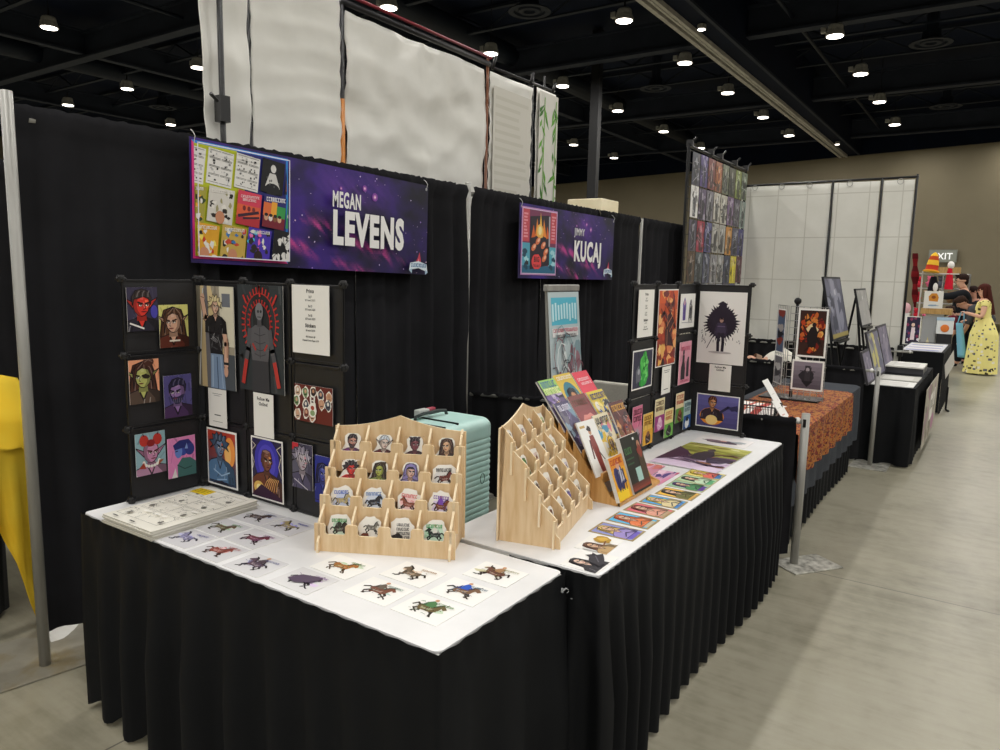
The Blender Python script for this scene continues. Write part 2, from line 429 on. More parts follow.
def bust(A, cx, cy, s, skin, hair, cl, style='short', turn=0, ears=None, beard=None, horn=None, dark='#1c1318', glow=None):
    """a drawn head and shoulders in flat colour with ink lines"""
    def P(pts, m=1): return [(cx + s * x * m, cy + s * y) for x, y in pts]
    sk2 = darker(skin, .72); h2 = lighter(hair, .3); h0 = darker(hair, .5); sg = 1 if turn >= 0 else -1
    r = random.Random(int(abs(cx) * 9e4 + abs(cy) * 7e4 + s * 1e5))
    ink = s * .045
    def shape(pts, col, lines=True):
        A.poly(P(pts), col)
        if lines: A.line(P(pts + [pts[0]]), ink, dark)
    if style in ('long', 'bun'):
        shape([(-.62, .3), (-.5, .68), (0, .84), (.5, .68), (.62, .3), (.78, -.9), (.3, -1.05), (-.3, -1.05), (-.78, -.9)], hair)
        for k in range(7):
            x = -.66 + .22 * k
            if abs(x) > .3: A.line(P([(x * .75, .35), (x * .95, -.2), (x * 1.05 + r.uniform(-.06, .06), -.92)]), s * .05, h2 if k % 2 else h0)
    if style == 'hood':
        shape([(-.66, .2), (-.5, .72), (0, .95), (.5, .72), (.66, .2), (.8, -.9), (-.8, -.9)], cl)
    shape([(-1.3, -1.9), (-1.2, -1.05), (-.8, -.75), (-.25, -.58), (.25, -.58), (.8, -.75), (1.2, -1.05), (1.3, -1.9)], cl)
    A.poly(P([(.2, -.6), (.8, -.75), (1.2, -1.05), (1.3, -1.9), (.7, -1.9), (.6, -1.1)]), darker(cl, .65))
    A.poly(P([(-.24, -.5), (.24, -.5), (.1, -.95), (0, -1.1), (-.1, -.95)]), skin)
    A.line(P([(-.26, -.56), (0, -1.15), (.26, -.56)]), s * .08, darker(cl, .4))
    for k in range(6):
        x = r.uniform(-1.1, 1.1); y = r.uniform(-1.7, -.95); A.line(P([(x, y), (x + r.uniform(-.12, .12), y - r.uniform(.2, .5))]), s * .05, lighter(cl, .4) if k % 2 else darker(cl, .4))
    A.poly(P([(-.21, -.3), (.21, -.3), (.25, -.72), (-.25, -.72)]), sk2)
    if horn:
        for m in (1, -1):
            A.poly(P([(.2, .55), (.45, .95), (.75, 1.0), (.9, .8), (.78, .82), (.6, .82), (.42, .5)], m), horn); A.line(P([(.2, .55), (.45, .95), (.75, 1.0), (.9, .8)], m), ink, dark)
    for m in (1, -1):
        if ears == 'point':
            A.poly(P([(.36, .15), (.86, .42), (.4, -.14)], m), skin if m == sg else sk2); A.line(P([(.36, .15), (.86, .42), (.4, -.14)], m), ink, dark); A.line(P([(.45, .08), (.7, .27)], m), s * .05, sk2)
        else: A.ell(cx + m * s * .41, cy + s * .02, s * .07, s * .13, sk2, 8)
    face = [(-.4, .3), (-.3, .55), (0, .62), (.3, .55), (.4, .3), (.4, 0), (.33, -.26), (.15, -.46), (0, -.5), (-.15, -.46), (-.33, -.26), (-.4, 0)]
    shape(face, skin)
    A.poly(P([(.1, .6), (.3, .55), (.4, .3), (.4, 0), (.33, -.26), (.15, -.46), (.02, -.48), (.2, -.2), (.24, .1)], -sg), sk2)
    A.poly(P([(.08, .2), (.2, .12), (.18, -.06), (.08, -.02)], sg), lighter(skin, .25)); A.poly(P([(-.05, .5), (.15, .52), (.1, .3), (-.08, .32)], sg), lighter(skin, .18))
    if glow: A.poly(P([(.18, .3), (.36, .25), (.36, -.05), (.24, -.1)], sg), glow)
    dx = turn * .12
    if beard:
        A.poly(P([(-.38, -.12), (-.3, -.1), (-.16 + dx, -.2), (.16 + dx, -.2), (.3, -.1), (.38, -.12), (.3, -.38), (.12, -.6), (-.12, -.6), (-.3, -.38)]), beard)
        for k in range(5): A.line(P([(-.24 + .12 * k, -.3), (-.2 + .1 * k, -.52)]), s * .03, lighter(beard, .3))
    for m in (1, -1):
        A.poly(P([(m * .3 + dx, .14), (m * .06 + dx, .1), (m * .08 + dx, -.03), (m * .28 + dx, -.01)]), sk2)
        A.line(P([(m * .3 + dx, .18), (m * .07 + dx, .11)]), s * .075, darker(hair, .5))
        A.ell(cx + s * (m * .17 + dx), cy + s * .03, s * .075, s * .045, '#f0ede2', 8)
        A.ell(cx + s * (m * .17 + dx + .02 * sg), cy + s * .03, s * .035, s * .042, dark, 6)
        A.line(P([(m * .26 + dx, .07), (m * .1 + dx, .075)]), s * .03, dark)
    A.line(P([(dx, .08), (dx + .08 * sg, -.13), (dx - .03, -.17)]), s * .045, darker(skin, .45)); A.poly(P([(dx, .06), (dx + .07 * sg, -.12), (dx + .0, -.1)]), lighter(skin, .3))
    A.ell(cx + s * dx, cy - s * .28, s * .13, s * .04, mixc(skin, '#7a1420', .6), 8); A.line(P([(dx - .13, -.275), (dx + .13, -.275)]), s * .025, dark)
    if style == 'short':
        shape([(-.45, .05), (-.48, .45), (-.28, .74), (.05, .82), (.38, .7), (.5, .4), (.45, .05), (.37, .34), (.1, .46), (-.15, .38), (-.36, .34)], hair)
        for k in range(6): A.line(P([(-.36 + .14 * k, .4 + .04 * (k % 2)), (-.3 + .13 * k, .62), (-.2 + .12 * k, .72)]), s * .045, h2 if k % 2 else h0)
    elif style in ('long', 'bun'):
        shape([(-.5, -.5), (-.54, .35), (-.34, .72), (.05, .82), (.4, .7), (.54, .35), (.5, -.5), (.4, .1), (.28, .42), (-.05, .52), (-.3, .38), (-.4, .1)], hair)
        for k in range(6): A.line(P([(-.02 + .03 * k, .78), (-.42 + .16 * k, .5), (-.47 + .19 * k, .2 if k in (0, 5) else .48)]), s * .04, h2 if k % 2 else h0)
        if style == 'bun': A.ell(cx + s * .3 * -sg, cy + s * .8, s * .3, s * .22, hair); A.line(P([(.1 * -sg, .8), (.3 * -sg, .92), (.5 * -sg, .8)]), s * .04, h2)
    elif style == 'wild':
        pts = []
        for i in range(15):
            a = -.25 + (pi + .5) * i / 14
            rr = (.62 if i % 2 else .86) + r.uniform(-.06, .06)
            pts.append((rr * cos(a), .12 + rr * sin(a)))
        shape(pts + [(-.38, .15), (-.2, .42), (.05, .36), (.25, .44), (.38, .15)], hair)
        for k in range(6): A.line(P([(-.36 + .14 * k, .46), (-.42 + .17 * k, .72)]), s * .045, h2 if k % 2 else h0)
    elif style == 'bald':
        A.poly(P([(-.3, .54), (0, .62), (.3, .54), (.2, .48), (-.2, .48)]), lighter(skin, .25)); A.line(P([(-.2, .4), (.2, .4)]), s * .03, sk2)
    elif style == 'hood':
        shape([(-.6, -.4), (-.58, .3), (-.4, .7), (0, .88), (.4, .7), (.58, .3), (.6, -.4), (.42, -.2), (.4, .3), (.2, .52), (-.2, .52), (-.4, .3), (-.42, -.2)], cl)
        A.poly(P([(-.38, .28), (-.2, .5), (.2, .5), (.38, .28), (0, .34)]), hair)

def beast(A, cx, cy, s, col, acc, seed=0, rider=None, flip=1, lines=True):
    """a loose ink and colour sketch of a running four-legged creature"""
    r = random.Random(seed); dk = darker(col, .4)
    j = lambda: r.uniform(-.06, .06)
    def P(pts): return [(cx + s * flip * (x + j()), cy + s * (y + j())) for x, y in pts]
    for i in range(5):
        A.blob(cx + s * flip * r.uniform(-.3, 1.0), cy + s * r.uniform(-.1, .6), s * r.uniform(.2, .45), s * r.uniform(.1, .24), lighter(acc, .3 + .1 * i), seed + i, 14, .4)
    lean = r.uniform(-.15, .15)
    for x0, x1, x2 in ((.48, .72 + lean, .6), (.36, .5, .86 + lean), (-.48, -.7, -.5 - lean), (-.4, -.3, -.62)):
        A.line(P([(x0, -.02), (x1, -.32)]), s * .17, dk); A.line(P([(x1, -.3), (x2, -.62), (x2 + .1, -.66)]), s * .1, dk)
    A.line(P([(-.58, .2), (-.85, .3), (-1.05, .02)]), s * .13, dk)
    A.poly(P([(-.68, .08), (-.55, .38), (-.1, .32), (.4, .42), (.66, .24), (.64, -.08), (.4, -.26), (0, -.2), (-.4, -.28)]), col)
    A.poly(P([(.3, .36), (.52, .72), (.74, .82), (1.05, .5), (.98, .36), (.76, .44), (.66, .06)]), col)
    A.line(P([(.28, .36), (.46, .68), (.68, .86)]), s * .13, dk); A.line(P([(.74, .82), (.8, .98)]), s * .07, dk)
    A.poly(P([(-.45, .1), (-.1, .02), (.4, .14), (.3, -.1), (-.3, -.12)]), lighter(col, .35))
    for k in range(9):
        x = r.uniform(-.6, .6); A.line(P([(x, r.uniform(-.1, .3)), (x + r.uniform(-.16, .16), r.uniform(-.25, .1))]), s * .04, dk if k % 3 else lighter(acc, .2))
    if rider:
        A.poly(P([(-.26, .25), (-.36, .72), (-.1, 1.0), (.16, .76), (.24, .25)]), rider); A.poly(P([(-.3, .3), (-.6, .2), (-.36, .72)]), darker(rider, .7))
        A.ell(cx + s * flip * -.08, cy + s * 1.08, s * .14, s * .15, '#c99a78', 8)
        A.line(P([(.05, .65), (.36, .5)]), s * .1, rider)
    if lines:
        for i in range(9):
            x = r.uniform(-1.0, .9); y = r.uniform(-.6, .7)
            A.line(P([(x, y), (x + r.uniform(.1, .3), y + r.uniform(-.06, .06))]), s * .03, mixc(acc, '#222222', .4))

def title_bars(A, x0, x1, y, h, col, seed=0):
    """block lettering too small to read in the photograph"""
    r = random.Random(seed); x = x0
    while x < x1 - h * .3:
        w = h * r.uniform(.35, .7)
        k = r.randrange(3)
        A.rect(x, y - h / 2, x + h * .16, y + h / 2, col)
        if k != 1: A.rect(x, y + h * .3, min(x + w, x1), y + h / 2, col)
        if k != 2: A.rect(x, y - h / 2, min(x + w, x1), y - h * .3, col)
        if k: A.rect(min(x + w, x1) - h * .16, y - h / 2, min(x + w, x1), y + h / 2, col)
        x += w + h * .14

def cover(A, bg, accs, seed=0, title='#ffffff', fig=True, bar=True):
    r = random.Random(seed); x0, y0, x1, y1 = A.win; w = x1 - x0; h = y1 - y0
    A.rect(x0, y0, x1, y1, bg)
    for i in range(16):
        c = accs[i % len(accs)]; c = lighter(c, r.uniform(0, .4)) if i % 2 else darker(c, r.uniform(.55, 1))
        A.blob(x0 + w * r.uniform(.05, .95), y0 + h * r.uniform(.03, .8), w * r.uniform(.08, .24), h * r.uniform(.05, .14), c, seed * 13 + i, 11, .5)
    if fig:
        k = r.choice(['short', 'long', 'wild', 'hood'])
        bust(A, x0 + w * r.uniform(.42, .58), y0 + h * .42, w * .28, r.choice(['#d9a684', '#a86b48', '#e8c3a2', '#7d5138']), r.choice(['#201818', '#7a3a1c', '#d8b050', '#4a2a5c']), accs[0], k, r.choice([-1, 1]))
    for i in range(12):
        x = x0 + w * r.uniform(.05, .95); y = y0 + h * r.uniform(.05, .75)
        A.line([(x, y), (x + w * r.uniform(-.2, .2), y + h * r.uniform(.03, .16))], w * .02, '#1a1618' if i % 2 else lighter(accs[i % len(accs)], .5))
    if bar and title: title_bars(A, x0 + w * .08, x1 - w * .08, y1 - h * .12, h * .12, title, seed)
def texture(A, c, seed=0, n=14):
    """brushy marks behind a drawn figure"""
    r = random.Random(seed); x0, y0, x1, y1 = A.win
    for k in range(n):
        x = r.uniform(x0, x1); y = r.uniform(y0, y1); a = r.uniform(.8, 2.2); l = (y1 - y0) * r.uniform(.12, .35)
        A.line([(x, y), (x + l * cos(a), y + l * sin(a))], (x1 - x0) * r.uniform(.02, .06), lighter(c, r.uniform(.04, .16)) if k % 2 else darker(c, r.uniform(.78, .92)))
# ================================================================== the hall
def build_setting():
    m = M(); m.box(-18, -22, -.2, 46, 46, 0); struct(m.obj('floor', 'concrete'))
    m = M(); m.box(-18, -22, 8.35, 46, 46, 8.55); struct(m.obj('ceiling', 'deck'))
    # far wall, turned a little against the aisle
    a = math.atan(.2195)
    m = M(); m.box(0, -24, 0, .3, 48, 7.0)
    o = struct(m.obj('wall_far', 'wall')); o.location = (34.47, 0, 0); o.rotation_euler = (0, 0, -a)
    m = M(); m.box(-.05, -24, 7.0, .3, 48, 8.35)
    o = struct(m.obj('wall_top', 'deck')); o.location = (34.47, 0, 0); o.rotation_euler = (0, 0, -a)
    m = M(); m.box(-18, 45.8, 0, 46, 46, 8.35); struct(m.obj('wall_left', 'wall'))
    m = M(); m.box(-18, -22, 0, 46, -21.8, 8.35); struct(m.obj('wall_right', 'wall'))
    m = M(); m.box(-18, -22, 0, -17.8, 46, 8.35); struct(m.obj('wall_back', 'wall'))
    # main beams both ways, secondary joists, pipes and a duct
    for x in (3.9, 11.2, 18.5, 25.8, 33.1):
        m = M(); m.box(x - .15, -21, 7.3, x + .15, 45, 7.36); m.box(x - .03, -21, 7.36, x + .03, 45, 7.95); m.box(x - .15, -21, 7.95, x + .15, 45, 8.01)
        struct(m.obj('ceiling_beam', 'beam'))
    for y in (-9.5, -1.9, 13.9, 21.9, 29.6, 37.4):
        m = M(); m.box(-17, y - .12, 7.4, 40, y + .12, 7.46); m.box(-17, y - .03, 7.46, 40, y + .03, 8.0); m.box(-17, y - .12, 8.0, 40, y + .12, 8.05)
        struct(m.obj('ceiling_beam', 'beam'))
    for i in range(-4, 17):
        x = 3.9 + 2.433 * i
        if abs((x - 3.9) / 7.3 - round((x - 3.9) / 7.3)) < .05: continue
        m = M()
        m.box(x - .06, -21, 8.25, x + .06, 45, 8.3); m.box(x - .06, -21, 7.75, x + .06, 45, 7.79)
        y = -20.0; k = 0
        while y < 44:
            m.tube([(x, y, 7.79 if k % 2 else 8.25), (x, y + .9, 8.25 if k % 2 else 7.79)], .025, 4); y += .9; k += 1
        struct(m.obj('ceiling_joist', 'duct'))
    m = M(); m.box(-17, 5.6, 7.06, 36.4, 6.5, 8.3); struct(m.obj('ceiling_bulkhead', 'deck'))
    m = M()
    for y0, y1, z0 in ((6.12, 6.2, 6.96), (6.25, 6.31, 6.99), (6.36, 6.46, 6.96)): m.box(-17, y0, z0, 36.4, y1, 7.06)
    struct(m.obj('ceiling_track', 'rail_grey'))
    m = M(); m.box(-17, 5.6, 7.0, 36.4, 5.68, 7.06); struct(m.obj('trim_1', 'beam'))
    for y, z, r in ((-6.2, 7.95, .3), (12.4, 7.85, .3), (24.6, 7.85, .3)):
        m = M(); m.tube([(-17, y, z), (33.5, y, z)], r, 14); struct(m.obj('ceiling_duct', 'duct', smooth=True))
    for y in (-4.0, 4.6, 17.2):
        m = M(); m.tube([(-17, y, 7.62), (33.5, y, 7.62)], .045, 6); struct(m.obj('ceiling_pipe', 'duct', smooth=True))
    # square column with its black paint and padded cream foot
    m = M(); m.box(18.9, 9.72, 0, 19.1, 9.98, 8.3); struct(m.obj('column', 'black_metal'))
    m = M(); m.box(18.55, 9.32, 0, 19.65, 10.4, 3.72)
    o = m.obj('column_pad', 'cream', bevel=.03); tag(o, 'cream padded box wrapped round the foot of the black column', 'column pad')

def lamp_rows():
    rows = {  # row of lamps: distance to the left of the aisle, lamp positions along it (metres)
        3.6: [18.3, 21.9, 25.5, 29.35], 7.2: [15.04, 18.68, 22.23, 26.1, 29.8], 11.05: [11.88, 15.57, 19.2, 22.9, 26.9, 31.0],
        15.43: [27.9, 31.8], 18.8: [8.8, 12.62], 23.0: [12.96], 27.2: [13.2, 17.0]}
    where = {3.6: 'right of the grey track', 7.2: 'just left of the grey track', 11.05: 'second left of the grey track', 15.43: 'above the cream column pad',
             18.8: 'above the left black drape', 23.0: 'low over the left black drape', 27.2: 'peeking over the left black drape'}
    proto = None
    def make():
        t = thing('ceiling_lamp', '', 'lamp', (0, 0, 7))
        m = M(); m.lathe([(.10, .25), (.13, .245), (.155, .21), (.165, .13), (.175, .11), (.2, .02), (.2, 0), (.175, 0), (.175, .02), (.02, .02)], 20)
        hs = m.obj('housing', 'lamp_body', t, smooth=False)
        m = M(); m.lathe([(.17, -.012), (.17, .018), (.01, .018)], 20); m.obj('lens', 'lens', t)
        m = M(); m.box(-.06, .19, .1, .06, .3, .21); m.box(-.02, .14, .13, .02, .2, .18); m.obj('sensor_box', 'lamp_body', hs)
        m = M(); m.tube([(0, 0, .25), (0, 0, .42)], .02, 6); m.obj('hanger', 'black_metal', t)
        m = M(); m.tube([(0, 0, .42), (0, 0, 1.35)], .008, 6); m.obj('cable', 'black_metal', t)
        return t
    done = set()
    for y, xs in rows.items():
        for i, x in enumerate(xs):
            lab = 'glowing ceiling lamp, ' + ('' if len(xs) == 1 else ORD[i] + ' from the front in the row ') + where[y]
            if proto is None:
                proto = make(); proto.location = (x, y, 7); proto['label'] = lab; proto['group'] = 'high bay ceiling lamps'
            else: dup(proto, (x, y, 7), 0, lab, 'high bay ceiling lamps')
    # the light they give, and that of the rest of the same grid outside the frame
    vis = [(x, y) for y, xs in rows.items() for x in xs]
    pts = list(vis)
    for y in (-19, -15.2, -11.4, -7.6, -3.9, -.1, 3.6, 7.2, 11.05, 15.1, 18.8, 22.9, 27.2, 31, 35, 39):
        for i in range(-9, 7):
            x = 15.0 + 3.68 * i
            if x < 34 and not any(abs(x - a) < 2.2 and abs(y - b) < 1.5 for a, b in vis): pts.append((x, y))
    ld = bpy.data.lights.new('high_bay_light', 'AREA'); ld.shape = 'DISK'; ld.size = .33; ld.energy = LAMP_W; ld.color = (1.0, .972, .925)
    for x, y in pts:
        o = bpy.data.objects.new('high_bay_light', ld); COL.objects.link(o); o.location = (x, y, 6.975)
    for (x, y), lab in zip([(14.57, 9.3), (22.3, 9.5), (21.4, 2.0), (29.1, 2.1), (16.2, 26.4)],
        ['round air diffuser above the white banner backs, nearest one', 'round air diffuser behind the second lamp row, farther one', 'nearer round air diffuser to the right of the track', 'farther round air diffuser to the right of the track', 'round air diffuser above the left black drape']):
        m = M(); m.lathe([(.1, .3), (.2, .3), (.22, .1), (.48, .02), (.48, 0), (.36, .0), (.34, .05), (.26, .05), (.24, 0), (.14, 0), (.12, .05), (.01, .05)], 22)
        o = m.obj('ceiling_vent', 'duct'); o.location = (x, y, 7.4)
        tag(o, 'dark ' + lab, 'air vent', 'round ceiling diffusers')
        m = M(); m.tube([(0, 0, .3), (0, 0, .93)], .14, 10); m.obj('duct_neck', 'duct', o)
    for (x, y), lab in zip([(16.18, 5.9), (32.1, 5.9)], ['nearest the camera', 'near the far wall']):
        m = M(); m.lathe([(.05, .12), (.09, .1), (.1, 0), (.02, 0)], 12); o = m.obj('small_downlight', 'lamp_body'); o.location = (x, y, 6.93)
        tag(o, 'small spotlight under the ceiling bulkhead, the one ' + lab, 'lamp')
        m = M(); m.lathe([(.08, -.008), (.08, .004), (.01, .004)], 12); m.obj('lens', 'lens', o)

def exit_sign():
    T = frame((34.72, 2.07, 2.68), (0, -1, 0), (0, 0, 1))
    A = Art(.98, .5, T, .08, '#6f7064', '#777a70')
    A.border(.03, '#84877c')
    t = tag(A.obj('exit_sign', 'plastic'), 'grey wall sign with white lettering EXIT on the far wall', 'sign')
    B = Art(.9, .4, T @ Matrix.Translation((0, 0, .081)), .002)
    B.v = []; B.f = []; B.c = []; B.m = []
    B.text('EXIT', 0, -.13, .26, '#f2f2ee', .9, .02)
    B.obj('lettering', emit('sign_glow', '#f4f4f0', .45), t)

# ------------------------------------------------------------------ drapery
def wave(s, seed, n):
    r = random.Random(seed); v = 0
    for k in range(4):
        f = n * r.uniform(.55, 1.5); v += sin(2 * pi * f * s + r.uniform(0, 6.3)) * r.uniform(.5, 1)
    return v / 2.2

def drape_panel(p0, p1, zt, zb, amp, folds, seed, gap0=None, gap1=None, head=.1, mat='drape', nx=None, nz=26, sag=0, dz=0):
    """cloth hung on a pipe: a gathered pocket at the top, folds that open downwards; the pocket wraps the pipe"""
    p0 = Vector((*p0, 0)); p1 = Vector((*p1, 0)); L = (p1 - p0).length; u = (p1 - p0) / L; n = Vector((u.y, -u.x, 0))
    nx = nx or int(L * 42)
    H = zt - zb
    def fn(s, t):
        z = zt - H * (t ** 1.25)
        d = zt - z
        ss = s * L
        a0 = gap0(z) if gap0 else 0; a1 = gap1(z) if gap1 else 0
        pos = a0 + (L - a0 - a1) * s
        top = max(0, 1 - d / (head * 1.6))
        gather = wave(ss / L, seed + 5, folds * 3.2) * .010 * (top * .9 + .25)
        k = min(1, d / .5)
        body = wave(s + .02 * sin(d * 2.0), seed, folds) * amp * (.25 + .75 * k)
        off = gather + body + .028 * max(0, min(1, 1 - abs(d - head * .35) / (head * .6)))
        zz = z + wave(s, seed + 9, folds * 3.0) * .006 * top - sag * 4 * s * (1 - s)
        q = p0 + u * pos + n * off
        return (q.x, q.y, zz + dz * s * (1 - t))
    m = M(); m.grid(fn, nx, nz)
    return m

def pole(m, x, y, h, r=.021):
    m.tube([(x, y, .006), (x, y, h)], r, 14)

def build_drapes():
    m1 = lambda z: 0
    spec = [((1.285, 3.115), (2.06, 3.1), .11, .022, 4, 11, 'leftmost black drape panel, flat and smooth, beside the near steel post', None, None),
            ((2.04, 3.11), (3.08, 3.11), .04, 0.041, 6, 12, 'black drape panel behind the large purple name banner', None, None),
            ((3.06, 3.1), (4.125, 3.1), .04, 0.046, 7, 13, 'black drape panel with deep folds left of the second steel post', None, lambda z: .03 * max(0, min(1, (z - 1.4) / .7)) + .012 * (abs(z - .95) < .25)),
            ((4.135, 3.1), (5.15, 3.1), .04, 0.041, 6, 14, 'black drape panel right of the second steel post', lambda z: .035 * max(0, min(1, (z - 1.4) / .7)) + .012 * (abs(z - .95) < .25), None),
            ((5.13, 3.11), (6.12, 3.11), .04, 0.041, 6, 15, 'black drape panel behind the small purple name banner', None, None),
            ((6.1, 3.1), (7.04, 3.1), .04, 0.041, 6, 16, 'black drape panel left of the third steel post', None, lambda z: .02),
            ((7.06, 3.1), (8.25, 3.1), .04, 0.047, 7, 17, 'black drape panel at the far right end of the back drape', lambda z: .02, None)]
    for p0, p1, zb, amp, nf, seed, lab, g0, g1 in spec:
        o = drape_panel(p0, p1, 2.215, zb, amp, nf, seed, g0, g1).obj('pipe_drape', 'drape', smooth=True)
        tag(o, lab, 'drape', 'tall black drapes of the back wall')
    for x0, x1, lab in ((1.36, 4.11, 'first'), (4.15, 7.03, 'second'), (7.07, 8.3, 'third')):
        m = M(); m.tube([(x0, 3.115, 2.165), (x1, 3.115, 2.165)], .016, 8)
        tag(m.obj('drape_crossbar', 'steel', smooth=True), 'grey crossbar inside the pocket of the %s span of black drape' % lab, 'pipe')
    # uprights
    def upright(x, y, h, lab, r=.021, plate=None, off=(0, 0), pm='plate'):
        t = thing('drape_post', lab, 'post', (x, y, 0), 0, 'steel drape posts')
        m = M(); m.tube([(0, 0, .007), (0, 0, h)], r, 16)
        tb = m.obj('tube', 'steel', t, smooth=True)
        a, w, l = plate
        m = M(); m.box(-w / 2, -l / 2, .0005, w / 2, l / 2, .008)
        o = m.obj('base_plate', pm, t, bevel=.002); o.rotation_euler = (0, 0, a); o.location = (off[0], off[1], 0)
        if h < 1: m = M(); m.box(-r - .002, -r * .35, h - .075, -r + .004, r * .35, h - .03); m.obj('slot', 'black_metal', tb)
        return t
    upright(1.272, 3.066, 2.245, 'tall grey steel post standing free at the left end of the drape', plate=(-.17, .52, .42), off=(.03, .1), pm='plate_dull')
    upright(4.13, 3.1, 2.235, 'tall steel post showing as a thin sliver between two black drapes', plate=(0, .4, .4))
    upright(7.05, 3.08, 2.2, 'tall thin steel post right of the small name banner', r=.014, plate=(0, .4, .4))
    upright(4.295, .834, .885, 'short steel post at the aisle end of the low drape beside the white table', .023, plate=(-.62, .34, .21), off=(.035, -.06))
    upright(7.1, .815, .88, 'short steel post at the aisle beyond the orange patterned table', .02, plate=(0, .35, .3), pm='plate')
    # low side rails
    def low(p0, p1, zt, zb, seed, lab, n, dz=0):
        o = drape_panel(p0, p1, zt, zb, .05, n, seed, head=.05, dz=dz).obj('side_drape', 'drape', smooth=True)
        tag(o, lab, 'drape', 'low black side drapes')
    low((4.165, 3.06), (4.285, .875), .785, .05, 31, 'low black drape between the white table and the orange table', 15, .075)
    low((7.1, 3.06), (7.1, .92), .87, .04, 32, 'low black drape between the orange table and the paper covered table', 12)
    low((10.0, 2.9), (10.0, 1.0), .83, .04, 33, 'low black drape in front of the tall white drapes', 10)
    for p0, p1, z, lab in (((4.155, 3.07), (4.29, .845), .762, 'beside the white table'), ((7.1, 3.05), (7.1, .84), .845, 'beyond the orange table'), ((10.0, 2.9), (10.0, .8), .79, 'before the white drapes')):
        dz = .075 if z == .762 else 0
        m = M(); m.tube([(*p0, z), (*p1, z + dz)], .013, 8); z += dz
        q = Vector(p1); d = (Vector(p1) - Vector(p0)).normalized()
        o = m.obj('side_rail', 'steel', smooth=True); tag(o, 'grey low crossbar carrying the black drape ' + lab, 'pipe', 'low crossbars')
        m = M(); m.ball((q.x - d.x * .03, q.y - d.y * .03, z + .004), .019, 10, 8, '#e8e8e4'); m.obj('end_cap', 'plastic', o, smooth=True)

